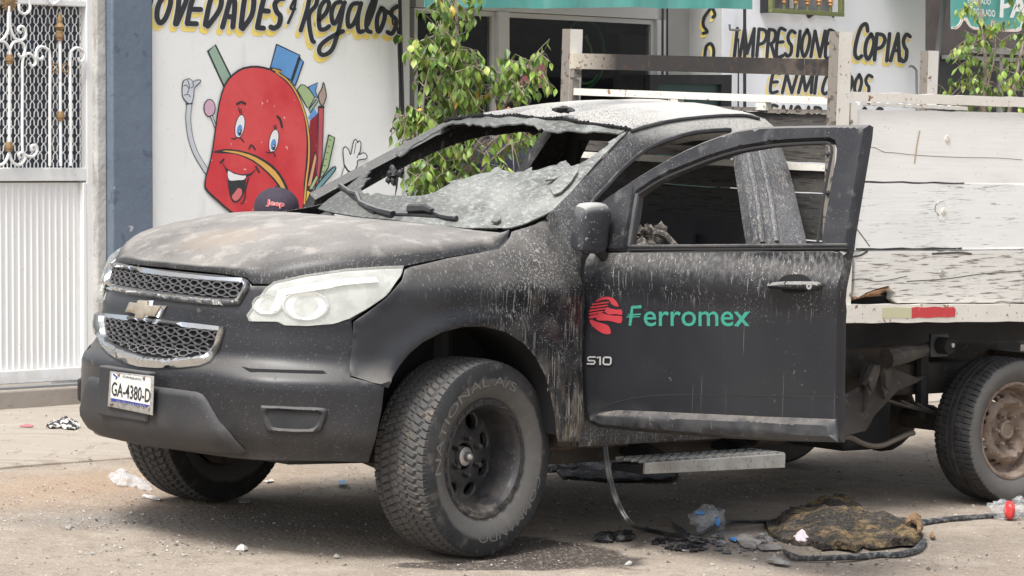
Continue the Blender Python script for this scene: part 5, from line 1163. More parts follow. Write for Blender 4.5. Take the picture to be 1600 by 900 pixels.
# ================================================================ HAND PAINTED LETTERS AND MURAL
M_let = mat('black_sign_paint', (.028, .030, .034), .6, layers=[([('n', 12, 4, .5, .7)], (.045, .048, .052), .6, .6)]); M_yel = mat('yellow_sign_paint', (.86, .66, .15), .65, layers=[([('n', 8, 4, .45, .7)], (.84, .72, .32), .65, .7)])
k4 = lambda P: arr(P, 3.902, 230, 0)
# brush letters of the left wall in picture points of the crop
LETT = [
 [[(4, 60), (14, 20), (24, -25)]],
 [[(105, -30), (75, 10), (58, 60), (58, 115), (78, 140), (105, 115), (128, 60), (140, 5), (130, -30)]],
 [[(190, -40), (186, 40), (168, 145)], [(245, -40), (225, 30), (176, 145)]],
 [[(290, -40), (262, 30), (240, 140)], [(262, 56), (322, 58)], [(240, 143), (296, 145)]],
 [[(395, -40), (372, 40), (350, 150)], [(395, -40), (440, -25), (448, 20), (425, 80), (365, 160)]],
 [[(510, -40), (485, 60), (455, 165)], [(510, -40), (530, 20), (518, 165)], [(482, 100), (520, 104)]],
 [[(595, -40), (580, 60), (568, 165)], [(595, -40), (640, -20), (645, 30), (630, 100), (578, 175)]],
 [[(715, -40), (690, 60), (668, 165)], [(695, 65), (735, 68)], [(668, 168), (705, 172)]],
 [[(828, -10), (800, -5), (775, 25), (785, 70), (808, 100), (800, 150), (770, 172), (750, 165)]],
 [[(893, 0), (870, 50), (898, 55)], [(902, -10), (890, 60), (855, 140)]],
]
REG = [
 [[(985, -10), (968, 70), (932, 185)], [(985, -10), (1030, -25), (1025, 30), (985, 85), (985, 160), (1000, 240), (1012, 255)]],
 [[(1045, 120), (1085, 80), (1105, 20), (1080, 5), (1050, 50), (1042, 120), (1050, 175), (1080, 178), (1105, 160)]],
 [[(1175, 10), (1140, 25), (1120, 80), (1128, 140), (1150, 130), (1180, 60), (1200, 15)], [(1195, 20), (1175, 130), (1150, 230), (1120, 305), (1075, 335), (1045, 318), (1055, 275), (1110, 230), (1190, 190)]],
 [[(1280, 20), (1245, 30), (1220, 90), (1222, 160), (1250, 150), (1280, 90), (1300, 20)], [(1300, 20), (1280, 110), (1285, 190), (1312, 190)]],
 [[(1395, -20), (1365, 20), (1335, 110), (1335, 180), (1358, 195)], [(1395, -20), (1375, 60), (1340, 150)]],
 [[(1425, 50), (1402, 95), (1396, 150), (1405, 195), (1428, 160), (1445, 100), (1440, 60), (1425, 50)], [(1440, 62), (1468, 78)]],
 [[(1522, 38), (1490, 62), (1486, 92), (1512, 120), (1510, 165), (1488, 205), (1462, 196)]],
]
def letters(GL, kk, w, dx, dy, names):
    sh = Paint(W0, .0012); wh = Paint(W0, .003)
    for gl_ in GL:
        for s_ in gl_:
            P = kk(s_); sh.stroke([(a + dx, b + dy) for a, b in P], w * 1.25)
    sh.build('yellow_shadow_lettering', M_yel, lw)
    for gl_ in GL:
        for s_ in gl_: wh.stroke(kk(s_), w + 2.6)
    wh.build('white_outline_lettering', M_white, lw)
    for gl_, nm in zip(GL, names):
        p_ = Paint(W0, .005)
        for s_ in gl_: p_.stroke(kk(s_), w)
        p_.build('painted_letter', M_let, lw)
letters(LETT[:-1], k4, 8.2, -4.2, 7.5, 'NOVEDADES'); letters(LETT[-1:], k4, 4.5, -3, 5, 'y'); letters(REG, k4, 7.0, -4.2, 7.5, 'Regalos')
# right wall lettering from unit glyphs (x, y up), slanted
GLY = {'M': [[(0, 0), (.28, 1)], [(.28, 1), (.42, .1)], [(.42, .1), (.85, 1)], [(.85, 1), (.75, 0)]], 'P': [[(.25, 1), (.05, 0)], [(.25, 1), (.75, .95), (.9, .75), (.65, .5), (.2, .42)]],
 'R': [[(.25, 1), (.05, 0)], [(.25, 1), (.75, .95), (.85, .75), (.6, .52), (.2, .46)], [(.45, .45), (.75, 0)]], 'E': [[(.85, 1), (.3, 1), (.05, 0), (.65, 0)], [(.2, .52), (.65, .54)]],
 'S': [[(.95, .92), (.6, 1), (.3, .78), (.4, .55), (.62, .4), (.55, .1), (.25, .0), (.05, .1)]], 'I': [[(.6, 1), (.35, 0)]], 'O': [[(.62, 1), (.25, .72), (.12, .3), (.32, 0), (.65, .25), (.85, .7), (.62, 1)]],
 'N': [[(.3, 1), (.02, 0)], [(.3, 1), (.62, 0)], [(.62, 0), (.98, 1)]], 'C': [[(.95, .8), (.85, 1), (.5, .9), (.2, .5), (.1, .15), (.3, 0), (.55, .08)]], 'A': [[(.62, 1), (.05, 0)], [(.62, 1), (.72, 0)], [(.3, .38), (.7, .38)]],
 'D': [[(.3, 1), (.1, 0)], [(.3, 1), (.8, .85), (.85, .5), (.55, .1), (.1, 0)]], 'G': [[(.95, .8), (.7, 1), (.35, .8), (.12, .3), (.3, 0), (.62, .1), (.72, .45), (.45, .45)]], 'L': [[(.35, 1), (.1, 0), (.6, 0)]]}
kR = lambda P: arr(P, 4.706, 1120, 30)
def word(chars, w):
    G_ = []
    for ch, x0, x1, yt_, yb_ in chars:
        G_.append([[(x0 + (x1 - x0) * a, yb_ + (yt_ - yb_) * b) for a, b in s_] for s_ in GLY[ch]])
    return G_
ROW1 = [('M', 118, 296, 68, 268)] if 0 else []
IMP = [('I', 95, 180, 68, 270), ('M', 165, 290, 70, 272), ('P', 285, 370, 72, 270), ('R', 360, 440, 75, 275), ('E', 430, 510, 80, 268), ('S', 495, 575, 85, 272), ('I', 560, 640, 88, 272), ('O', 610, 692, 80, 275), ('N', 685, 795, 88, 275), ('E', 790, 870, 92, 275)]
COP = [('C', 1000, 1110, 35, 290), ('O', 1075, 1165, 110, 295), ('P', 1150, 1240, 108, 298), ('I', 1215, 1300, 108, 305), ('A', 1268, 1365, 108, 305), ('S', 1345, 1420, 112, 312)]
ENM = [('E', 385, 470, 400, 532), ('N', 475, 590, 400, 540), ('M', 595, 720, 400, 540), ('I', 690, 760, 400, 545), ('C', 765, 840, 410, 550), ('D', 925, 1000, 405, 545), ('O', 1000, 1070, 410, 560), ('S', 1070, 1140, 412, 560)]
ENG = [('E', 375, 450, 640, 760), ('N', 460, 545, 640, 760), ('G', 545, 615, 642, 770), ('A', 640, 690, 645, 770), ('R', 700, 770, 648, 770), ('D', 950, 1010, 652, 770), ('O', 1040, 1110, 655, 770), ('S', 1150, 1215, 655, 770)]
lw_save = lw; lw = rw
for rr_, w_ in ((IMP, 5.4), (COP, 6.0), (ENM, 5.2), (ENG, 5.0)): letters(word(rr_, w_), kR, w_, -3.2, 5.0, rr_)
lw = lw_save
# lettering on the return wall of the recess
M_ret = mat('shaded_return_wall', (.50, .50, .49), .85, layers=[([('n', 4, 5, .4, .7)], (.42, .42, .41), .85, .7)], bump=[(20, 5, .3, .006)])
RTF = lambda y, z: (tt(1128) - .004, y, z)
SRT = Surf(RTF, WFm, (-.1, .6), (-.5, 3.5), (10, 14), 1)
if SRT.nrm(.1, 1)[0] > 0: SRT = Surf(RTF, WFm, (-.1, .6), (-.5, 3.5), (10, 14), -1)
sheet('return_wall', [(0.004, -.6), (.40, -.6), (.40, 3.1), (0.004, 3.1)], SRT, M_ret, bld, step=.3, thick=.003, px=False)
k5 = lambda P: arr(P, 5, 880, 0)
for P, w in (([(1170, 60), (1190, 110), (1175, 135)], 5), ([(1150, 75), (1105, 140), (1100, 200), (1130, 245), (1100, 260)], 5), ([(1110, 450), (1120, 370), (1155, 340), (1180, 380), (1178, 450)], 5)):
    p_ = Paint(SRT, .0045); p_.stroke([(a - 3, b + 5) for a, b in k5(P)], w); p_.build('yellow_shadow_lettering', M_yel, bld); p_ = Paint(SRT, .006); p_.stroke(k5(P), w); p_.build('painted_letter', M_let, bld)

# ---- mural: the red school bag
mural = empty('mural', parent=lw)
mural['label'] = 'painted smiling red school bag with arms, holding pens, ruler and brush'
ka = lambda P: arr(P, 3.2167, 270, 60); kb = lambda P: arr(P, 3.2167, 420, 60)
def cmat(n_, c, v_=.85): return mat(n_, c, .7, layers=[([('n', 5, 5, .4, .7)], tuple(x * v_ for x in c), .75, .8), ([('n', 70, 3, .69, .72)], (.6, .45, .42), .8, .4)])
C_red = mat('mural_red', (.60, .045, .055), .7, layers=[([('n', 2.2, 5, .42, .62)], (.68, .10, .10), .7, .7), ([('n', 5, 5, .5, .68)], (.45, .025, .04), .75, .5), ([('n', 24, 3, .71, .72)], (.8, .5, .45), .8, .7)])
C_dred = cmat('mural_dark_red', (.28, .02, .035)); C_or = cmat('mural_orange', (.72, .40, .10)); C_yel = cmat('mural_yellow', (.75, .52, .05)); C_gr = cmat('mural_sage', (.30, .42, .33)); C_lg = cmat('mural_light_green', (.38, .50, .26))
C_bl = cmat('mural_blue', (.13, .33, .66)); C_tl = cmat('mural_teal', (.16, .34, .36)); C_gy = cmat('mural_grey', (.58, .60, .64)); C_pk = cmat('mural_pink', (.62, .40, .50)); C_wt = cmat('mural_white', (.80, .80, .80), .95); C_sk = cmat('mural_peach', (.68, .34, .20)); C_br = cmat('mural_brush_hair', (.42, .33, .28)); C_bk = M_let; C_tong = cmat('mural_tongue', (.66, .17, .17))
lv = [0.0]
def art(name, polys=(), strokes=(), m=None, w=2.0, sm=3):
    lv[0] += .00012; p_ = Paint(W0, .001 + lv[0])
    for P in polys: p_.fill(P, sm)
    for s_ in strokes:
        if isinstance(s_, tuple) and isinstance(s_[1], (int, float)): p_.stroke(s_[0], s_[1], sm=not (len(s_[0]) > 3 and tuple(s_[0][0]) == tuple(s_[0][-1])))
        else: p_.stroke(s_, w)
    return p_.build(name, m, mural)
def closed(P, w=2.2): return (smooth(P, 3) + [smooth(P, 3)[0]], w)
# things behind the bag
G1 = ka([(175, 65), (212, 32), (290, 190), (255, 240)]); art('ruler', [G1], m=C_gr, sm=0); art('outline', strokes=[(G1 + [G1[0]], 2.6)], m=C_bk)
Bk = ka([(520, 28), (580, 52), (600, 200), (485, 150)]); Bk = kb([(38, 30), (155, 85), (112, 210), (5, 150)]); art('book', [Bk], m=C_bl, sm=0); art('outline', strokes=[(Bk + [Bk[0]], 2)], m=C_bk)
B2 = kb([(155, 102), (173, 118), (130, 240), (112, 215)]); art('book', [B2], m=C_bl, sm=0); art('outline', strokes=[(B2 + [B2[0]], 2), (kb([(152, 98), (115, 208)]), 4.5)], m=C_bk)
E1_ = kb([(140, 258), (160, 232), (178, 235), (235, 285), (200, 350), (190, 345)]); art('eraser', [E1_], m=C_lg, sm=0); art('outline', strokes=[(E1_ + [E1_[0]], 1.5)], m=C_bk)
E2 = kb([(195, 245), (245, 222), (232, 262), (244, 300), (225, 290)]); art('paper', [E2], m=C_bl, sm=0); art('outline', strokes=[(E2 + [E2[0]], 1.4)], m=C_bk)
E3 = kb([(200, 355), (238, 305), (245, 318), (205, 375)]); art('book', [E3], m=C_gr, sm=0); art('outline', strokes=[(E3 + [E3[0]], 1.4)], m=C_bk)
E4 = kb([(195, 400), (225, 350), (243, 380), (205, 410)]); art('paper', [E4], m=C_bl, sm=0)
SD_ = kb([(205, 415), (240, 380), (262, 340), (258, 700), (190, 760), (200, 560)]); art('bag_side', [SD_], m=C_dred, sm=0)
# arms
A1 = [(82, 325), (75, 400), (85, 490), (110, 570), (150, 640), (165, 665)]; P_ = ka(A1); art('arm', strokes=[(P_, 8.4)], m=C_bk); art('arm', strokes=[(P_, 6.6)], m=C_gy)
H1 = ka([(75, 330), (48, 300), (42, 262), (48, 215), (70, 203), (85, 202), (100, 215), (115, 208), (138, 208), (135, 225), (108, 250), (105, 285), (95, 325)]); art('hand', [H1], m=C_bk); H1b = ka([(77, 325), (52, 298), (46, 262), (52, 218), (70, 207), (85, 206), (100, 219), (115, 212), (134, 211), (131, 222), (104, 248), (101, 283), (92, 321)]); art('hand', [H1b], m=C_gy)
art('outline', strokes=[(ka([(52, 240), (65, 235), (78, 255), (70, 275)]), 1.2), (ka([(72, 210), (80, 235), (80, 250)]), 1.2), (ka([(98, 220), (100, 240), (88, 250)]), 1.2), (ka([(55, 285), (75, 282), (85, 295)]), 1.2), (ka([(65, 330), (95, 328)]), 1.8)], m=C_bk)
L1 = ellipse(*ka([(182, 350)])[0], 9.5, 14.2, 20); art('lollipop', [L1], m=C_bk, sm=0); art('lollipop', [ellipse(*ka([(182, 350)])[0], 8, 12.6, 20)], m=C_pk, sm=0); art('lollipop_stick', strokes=[(ka([(192, 390), (212, 445)]), 4)], m=C_bk); art('lollipop_stick', strokes=[(ka([(192, 392), (212, 445)]), 2)], m=C_gy)
A2 = kb([(385, 660), (360, 730), (310, 780), (240, 830)]); art('arm', strokes=[(A2, 8.4)], m=C_bk); art('arm', strokes=[(A2, 6.8)], m=C_wt)
H2 = kb([(378, 640), (372, 600), (370, 560), (382, 545), (398, 560), (408, 585), (420, 530), (430, 508), (440, 515), (442, 525), (452, 515), (460, 530), (455, 570), (450, 585), (475, 575), (490, 590), (485, 605), (445, 612), (440, 640), (420, 670), (395, 665)])
art('hand', [H2], m=C_wt, sm=2); art('outline', strokes=[closed(H2, 1.5), (kb([(435, 525), (425, 580)]), 1.2), (kb([(450, 575), (440, 600)]), 1.2), (kb([(378, 640), (395, 665), (418, 672)]), 2.6)], m=C_bk)
# brush, pencils, ruler, pocket
art('paintbrush', [kb([(246, 350), (272, 350), (262, 600), (240, 745), (232, 745)])], m=cmat('mural_brush_red', (.50, .10, .12)), sm=0); art('outline', strokes=[(kb([(246, 350), (242, 600), (232, 745)]), 1.4), (kb([(272, 350), (264, 600), (245, 740)]), 1.4)], m=C_bk)
art('brush_hair', [kb([(272, 222), (285, 280), (280, 310), (266, 338), (252, 320), (246, 285), (262, 255)])], m=C_br, sm=2); art('outline', strokes=[closed(kb([(272, 222), (285, 280), (280, 310), (266, 338), (252, 320), (246, 285), (262, 255)]), 1.5), (kb([(250, 345), (270, 345)]), 4)], m=C_bk)
R2 = kb([(297, 485), (328, 498), (295, 650), (262, 700), (255, 690)]); art('ruler', [R2], m=C_lg, sm=0); art('outline', strokes=[(R2 + [R2[0]], 1.8)] + [(kb([(300 - i * 7, 510 + i * 32), (308 - i * 7, 512 + i * 32)]), 1.2) for i in range(6)], m=C_bk)
pc = kb([(228, 570), (238, 600), (208, 745), (190, 740)]); art('pencil', [pc], m=C_sk, sm=0); art('outline', strokes=[(pc + [pc[0]], 1.4)], m=C_bk)
T4 = kb([(318, 648), (328, 665), (250, 755), (228, 765), (240, 735)]); art('marker', [T4], m=C_tl, sm=2); art('outline', strokes=[closed(T4, 1.8)], m=C_bk); T5 = kb([(235, 685), (245, 700), (215, 758), (198, 755)]); art('marker', [T5], m=C_lg, sm=0); art('outline', strokes=[(T5 + [T5[0]], 1.3)], m=C_bk)
PK = kb([(172, 735), (185, 755), (225, 768), (260, 765), (255, 800), (245, 860), (160, 880)]); art('pocket', [PK], m=C_yel, sm=0); art('outline', strokes=[(PK + [PK[0]], 2.2), (kb([(190, 760), (225, 778), (258, 772)]), 3.2)], m=C_bk)
# bag body
BODY = ka([(160, 690), (185, 600), (205, 470), (225, 330), (255, 230), (300, 175), (350, 145), (420, 137), (480, 150)]) + kb([(20, 160), (80, 205), (125, 260), (165, 340), (185, 420), (193, 520), (190, 620), (178, 740), (165, 900), (60, 960), (-60, 960)]) + ka([(290, 880), (230, 830), (165, 770), (153, 740)])
art('bag_body', [BODY], m=C_bk, sm=2)
cx, cy = np.mean(BODY, 0); INNER = [(cx + (a - cx) * .968, cy + (b - cy) * .972) for a, b in BODY]; art('bag_body', [INNER], m=C_red, sm=2)
art('piping', strokes=[(ka([(490, 152), (540, 165)]) + kb([(30, 165), (85, 205), (130, 265), (165, 345), (188, 430), (198, 520), (196, 620), (184, 720), (175, 830)]), 4.4)], m=C_bk)
art('piping', strokes=[(ka([(500, 156), (540, 168)]) + kb([(30, 168), (85, 208), (130, 268), (165, 347), (187, 430), (197, 520), (195, 620), (183, 720), (174, 830)]), 2.4)], m=C_or)
art('zip_band', [ka([(195, 572), (250, 556), (330, 562), (420, 590), (500, 640), (555, 710), (585, 790), (600, 900), (570, 900), (550, 800), (515, 730), (460, 670), (390, 615), (310, 582), (240, 578)])], m=C_bk, sm=2)
art('zip_band', [ka([(240, 566), (300, 566), (380, 584), (450, 620), (510, 668), (550, 730), (575, 800), (590, 880), (578, 880), (560, 800), (530, 735), (475, 672), (400, 612), (320, 580)])], m=C_or, sm=2)
# face
for (x, y, rx, ry) in ((332, 442, 22, 58), (502, 515, 22, 58)):
    c_ = ka([(x, y)])[0]; rr_ = .18
    art('eye', [ellipse(*c_, rx / 3.2 + .9, ry / 3.2 + .9, 20, rr_)], m=C_bk, sm=0); art('eye', [ellipse(*c_, rx / 3.2 - .3, ry / 3.2 - .4, 20, rr_)], m=C_wt, sm=0)
    art('iris', [ellipse(c_[0] - .6, c_[1] + 6, 4.2, 9, 18, .15)], m=C_bl, sm=0); art('pupil', [ellipse(c_[0] + .2, c_[1] + 10, 2.3, 5, 14, .15)], m=C_bk, sm=0); art('eye_glint', [ellipse(c_[0] - .2, c_[1] + 8, .9, 1.4, 10)], m=C_wt, sm=0)
art('face_lines', strokes=[(ka([(318, 330), (338, 320), (358, 328)]), 3.6), (ka([(520, 392), (535, 410), (543, 445)]), 3.6), (ka([(325, 350), (332, 375)]), 1.6), (ka([(337, 355), (340, 378)]), 1.6), (ka([(502, 438), (508, 458)]), 1.6), (ka([(512, 436), (514, 458)]), 1.6),
    (ka([(290, 503), (305, 505), (318, 498), (340, 505), (350, 520)]), 1.8), (ka([(465, 572), (485, 575), (498, 570), (510, 595)]), 1.8), (ka([(378, 555), (390, 535), (408, 558)]), 2.4),
    (ka([(235, 625), (250, 608)]), 3), (ka([(412, 645), (428, 672)]), 3), (ka([(375, 702), (360, 760), (355, 810), (338, 832)]), 2)], m=C_bk)
art('mouth', [ka([(240, 618), (262, 650), (300, 674), (345, 684), (390, 675), (420, 650), (385, 690), (362, 700), (358, 760), (330, 815), (305, 825), (285, 805), (272, 740), (268, 680)])], m=C_bk, sm=2)
art('teeth', [ka([(272, 665), (300, 680), (345, 690), (362, 690), (352, 710), (320, 712), (285, 715), (272, 700)])], m=C_wt, sm=2)
art('tongue', [ka([(290, 795), (305, 775), (322, 752), (340, 760), (340, 785), (325, 808), (305, 817)])], m=C_tong, sm=2); art('tongue_line', strokes=[(ka([(322, 760), (318, 790)]), 1.1)], m=C_bk)
# ================================================================ GATE
gate = empty('steel_gate', fr=WFm); tag(gate, 'white steel gate with scrolled ironwork over expanded mesh and a ribbed lower panel', 'gate')
k8 = lambda P: arr(P, 3.2125, 0, 0)
WGi = wall_surf(.10)
gx0 = tt(-75, WG)
def gz(py, px=70): return zz(px, py, WG)
mb = MB(); a, b = tt(134, WG), tt(152, WG); mb.box((a, .05, gz(600, 140)), (b, .10, 2.75)); mb.box((gx0 - .10, .05, gz(600, 140)), (gx0, .10, 2.75)); mb.build('stile', M_gatew, gate, bevel=.006)
mb = MB(); mb.box((gx0, .052, gz(283)), (a - .001, .098, gz(262))); mb.build('middle_rail', M_gatew, gate, bevel=.005)
mb = MB(); mb.box((gx0, .052, gz(597)), (a - .001, .098, gz(576))); mb.build('bottom_rail', M_gatew, gate, bevel=.005)
mb = MB(); mb.box((gx0, .052, gz(8)), (a - .001, .098, gz(-2))); mb.build('top_rail', M_gatew, gate, bevel=.005)
mb = MB(); mb.box((a - .028, .048, gz(576) + .002), (a - .003, .096, gz(285) - .002)); mb.build('panel_border', M_gatew, gate, bevel=.003)
# ribbed panel
x1 = a - .03; pitch_ = tt(100, WG) - tt(90.5, WG); mb = MB(); x = x1; prof = []
while x > gx0: prof += [(x, .082), (x - pitch_ * .55, .082), (x - pitch_ * .68, .077), (x - pitch_ * .87, .077)]; x -= pitch_
z0, z1 = gz(576) + .001, gz(285) - .001; n = len(prof)
mb.add([(p[0], p[1], z0) for p in prof] + [(p[0], p[1], z1) for p in prof], [(i, i + 1, n + i + 1, n + i) for i in range(n - 1)]); mb.build('ribbed_panel', M_gatew, gate, ang=20)
mb = MB(); mb.box((gx0, .11, gz(597)), (a, .115, 2.7)); mb.build('gate_back', mat('dim_slate_back', (.045, .055, .07), .8, layers=[([('n', (30, 1, 1), 3, .5, .6)], (.10, .115, .13), .8, .8)]), gate)
# expanded metal
mb = MB(); pxx = 131.5; j = 0; st = 6.0; vt = 21.5
while pxx > -30:
    ys = []; y = 262
    pts = []
    k = 0
    while y > 7:
        s_ = 1 if (k + j) % 2 == 0 else -1
        pts += [(pxx, y), (pxx, y - vt * .30), (pxx + s_ * st * .46, y - vt * .5), ] if k % 1 == 0 else []
        y -= vt * .62; k += 1
        pts[-1] = (pxx + s_ * st * .44, pts[-1][1])
    for i in range(len(pts) - 1):
        A_, B_ = pts[i], pts[i + 1]
        pa, pb = WG.P(*WG.inv(*A_), -.03), WG.P(*WG.inv(*B_), -.03); w = np.array([.0032, 0, 0])
        mb.hexa([pa - w, pa + w, pa + w + (0, .003, 0), pa - w + (0, .003, 0)], [pb - w, pb + w, pb + w + (0, .003, 0), pb - w + (0, .003, 0)])
    pxx -= st; j += 1
tag(mb.build('expanded_mesh', M_gatew, gate, smooth_=False), kind='stuff')
M_bronze = mat('old_gold_paint', (.30, .19, .09), .6, .2, layers=[([('n', 60, 3, .5, .7)], (.16, .11, .07), .7, .7)])
WS_ = wall_surf(.035)
def scroll(P, r=.0085, sm=4, nm='scroll', m=None):
    mb = MB(); mb.tube([WS_.P(*WS_.inv(*q)) for q in smooth(k8(P), sm, False)], r, 7); return mb.build(nm, m or M_gatew, gate)
scroll([(48, 250), (48, 500), (47, 760)], sm=1, nm='upright'); scroll([(45, 30), (42, 90), (42, 150)], sm=1, nm='upright')
scroll([(42, 150), (25, 185), (0, 205), (-40, 210)]); scroll([(50, 60), (50, 130), (72, 188), (105, 202), (130, 178), (120, 138), (98, 134), (90, 152), (105, 165)])
scroll([(48, 250), (66, 215), (100, 208), (124, 235), (120, 275), (102, 285), (92, 268)]); scroll([(48, 250), (30, 218), (0, 206), (-30, 220)])
scroll([(112, 330), (112, 500), (112, 735), (125, 775), (160, 786), (184, 762), (176, 730), (156, 735), (162, 755)]); scroll([(112, 330), (118, 285), (145, 268), (172, 290), (178, 318), (160, 332), (148, 315)])
scroll([(250, 832), (250, 550), (250, 285), (236, 247), (206, 234), (184, 250), (182, 285), (203, 298), (216, 282)]); scroll([(355, 832), (354, 550), (352, 300), (362, 252), (392, 240), (420, 262), (420, 298), (402, 310), (392, 290)])
scroll([(46, 765), (28, 810), (0, 828), (-30, 815)]); scroll([(46, 765), (62, 812), (98, 828), (124, 798), (112, 766), (92, 776), (102, 794)])
scroll([(95, 18), (98, 55), (125, 70), (150, 48), (148, 10), (140, -20)]); scroll([(235, -10), (262, 22), (298, 0), (310, -30)])
scroll([(301, 190), (303, 500), (305, 832)], sm=1, nm='upright')
def knob(c, s=1.):
    p = WS_.P(*WS_.inv(*k8([c])[0])); mb = MB(); mb.lathe([(-.026 * s, .010), (-.024 * s, .018 * s), (-.010 * s, .020 * s), (-.008 * s, .024 * s), (.008 * s, .024 * s), (.010 * s, .020 * s), (.024 * s, .018 * s), (.026 * s, .010)], c=p, ax='z', n=14); mb.build('gilt_knob', M_bronze, gate)
for c in ((48, 297), (45, 737), (304, 583), (300, 180)): knob(c)
mb = MB(); p = WS_.P(*WS_.inv(*k8([(300, 135)])[0])); mb.lathe([(-.05, .012), (-.03, .022), (-.02, .012), (0, .030), (.02, .014), (.045, .016), (.085, .001)], c=p, ax='z', n=12); mb.build('spear_tip', M_bronze, gate)
for c in ((276, 341), (327, 341)):
    p = WS_.P(*WS_.inv(*k8([c])[0])); mb = MB(); mb.tube([p + np.array((.024 * math.cos(t), 0, .024 * math.sin(t))) for t in np.linspace(0, 2 * PI, 21)], .0045, 6, cap=False); mb.build('gilt_ring', M_bronze, gate)
p = WS_.P(*WS_.inv(*k8([(46, 4)])[0])); mb = MB()
for i in range(18):
    t0 = 2 * PI * i / 18; u = np.array((math.cos(t0), 0, math.sin(t0))); w = np.array((-math.sin(t0), 0, math.cos(t0)))
    mb.hexa([p + u * .025 - w * .008 + (0, -.004, 0), p + u * .025 + w * .008 + (0, -.004, 0), p + u * .025 + w * .008 + (0, .006, 0), p + u * .025 - w * .008 + (0, .006, 0)], [p + u * .060 - w * .004 + (0, 0, 0), p + u * .060 + w * .004 + (0, 0, 0), p + u * .060 + w * .004 + (0, .004, 0), p + u * .060 - w * .004 + (0, .004, 0)])
tag(mb.build('rosette_petals', M_bronze, gate), kind='stuff'); mb = MB(); mb.blob(p, .030, 12, 8, .05, (1, .4, 1)); mb.build('rosette', M_bronze, gate)
# threshold step in front of the gate
mb = MB(); zt_ = gz(604, 60); mb.box((-14, -.10, -.6), (tt(155), .05, zt_)); st_ = mb.build('gate_step', mat('worn_step_cement', (.33, .29, .25), .9, layers=[([('n', 4, 5, .4, .65)], (.27, .235, .20), .9, .8), ([('n', (10, 10, 30), 4, .6, .7)], (.2, .18, .16), .9, .5)], bump=[(25, 5, .4, .008)]), None, bevel=.012, smooth_=True); st_.matrix_world = mat4(WFm); tag(st_, kind='structure'); st_.name = 'step'
mb = MB(); mb.box((-14, -.045, zt_ + .0005), (tt(155), .048, zt_ + .012)); sl_ = mb.build('steel_threshold', mat('grey_threshold', (.22, .22, .22), .6), gate)
# base of walls
# ================================================================ FITTINGS ON THE FRONT
WA = wall_surf(-.06)
def rod(name, P, r, m, lab, cat, S_=WA, sm=1, grp=None):
    mb = MB(); mb.tube([S_.P(*S_.inv(*q)) for q in smooth(P, sm, False)], r, 8); o = mb.build(name, m); o.matrix_world = mat4(WFm); tag(o, lab, cat, {'awning_rod': 'black awning rods', 'crank_rod': 'thin crank rods'}.get(name)); return o
M_iron = mat('black_iron', (.022, .022, .025), .55); M_galv = mat('galvanised_tube', (.20, .205, .21), .5, .3)
rod('awning_rod', [(624.5, -10), (626, 60), (630, 197)], .011, M_iron, 'thick black awning rod on the wall right of the word Regalos', 'rod')
o = rod('crank_rod', [(613, 26), (614, 38), (620, 42), (622, 60), (625, 196), (614, 199), (610, 206)], .006, M_iron, 'thin black crank rod with hooked ends beside the thick awning rod', 'rod', sm=2)
rod('awning_rod', [(1163.5, 10), (1163.5, 120), (1164, 330)], .011, M_iron, 'thick black awning rod crossing the first letters of the right wall', 'rod')
rod('crank_rod', [(1154, 60), (1153.5, 150), (1153, 330)], .005, M_iron, 'thin rust brown rod left of the thick rod on the right wall', 'rod')
rod('wall_hook', [(1140, 38), (1140.5, 46.5), (1156, 47)], .008, M_galv, 'small grey bent hook left of the word IMPRESIONES', 'hook')
rod('wall_pipe', [(1421, 104), (1424, 103), (1428, 105), (1432, 110), (1432.5, 150), (1432, 300)], .009, M_galv, 'bent grey pipe coming out of the wall below the word COPIAS', 'pipe')
# barred window high on the right wall
M_olive = mat('olive_green_enamel', (.15, .17, .065), .5, layers=[([('n', 30, 4, .5, .7)], (.11, .12, .05), .6, .6)])
WB = wall_surf(-.10); k10 = lambda P: arr(P, 10.667, 1190, 0)
gw = empty('barred_window', fr=WFm); tag(gw, 'olive green window grille with gilt knobs high on the right wall', 'window grille')
x0, x1 = tt(1206, WB), tt(1319, WB); zbm = zz(1262, 17.5, WB); zlo = zz(1262, 12.5, WB)
mb = MB(); zc0 = zz(1206, 19.5, WB); mb.box((x0, -.10, zc0), (x1, -.065, zc0 + .028)); mb.build('bottom_bar', M_olive, gw, bevel=.003)
for xa, xb in ((x0, x0 + .03), (x1 - .03, x1)):
    mb = MB(); mb.box((xa, -.099, zc0 + .029), (xb, -.064, zc0 + 1.0)); mb.build('side_bar', M_olive, gw, bevel=.003)
mb = MB(); mb.box((x0 - .002, -.064, zc0), (x0 + .02, .0, zc0 + 1.0)); mb.build('side_plate', M_soot, gw)
for px in (1227, 1245.5, 1263.5, 1281.5, 1299.5):
    t_ = tt(px, WB); mb = MB(); mb.tube([(t_, -.085, zc0 + .02), (t_, -.085, zc0 + 1.0)], .008, 8); mb.build('bar', M_olive, gw)
    mb = MB(); zk = zc0 + .028 + .055; mb.lathe([(-.02, .008), (-.01, .018), (.005, .014), (.012, .022), (.03, .016), (.05, .010)], c=(t_, -.085, zk), ax='z', n=12); mb.build('gilt_knob', mat('gilt', (.40, .21, .09), .5, .3) if 'gilt' not in bpy.data.materials else bpy.data.materials['gilt'], gw)
mb = MB(); mb.box((x0 + .02, -.01, zc0 + .03), (x1 - .02, .0, zc0 + .99)); mb.build('window_glass', mat('grimy_window', (.12, .12, .135), .25, layers=[([('n', 6, 4, .4, .65)], (.26, .26, .27), .4, .8)]), gw)
mb = MB(); mb.box((x0 + .31, -.03, zc0 + .04), (x0 + .335, -.012, zc0 + .99)); mb.box((x0 + .37, -.03, zc0 + .04), (x0 + .385, -.012, zc0 + .99)); mb.build('window_frame', M_alum, gw)
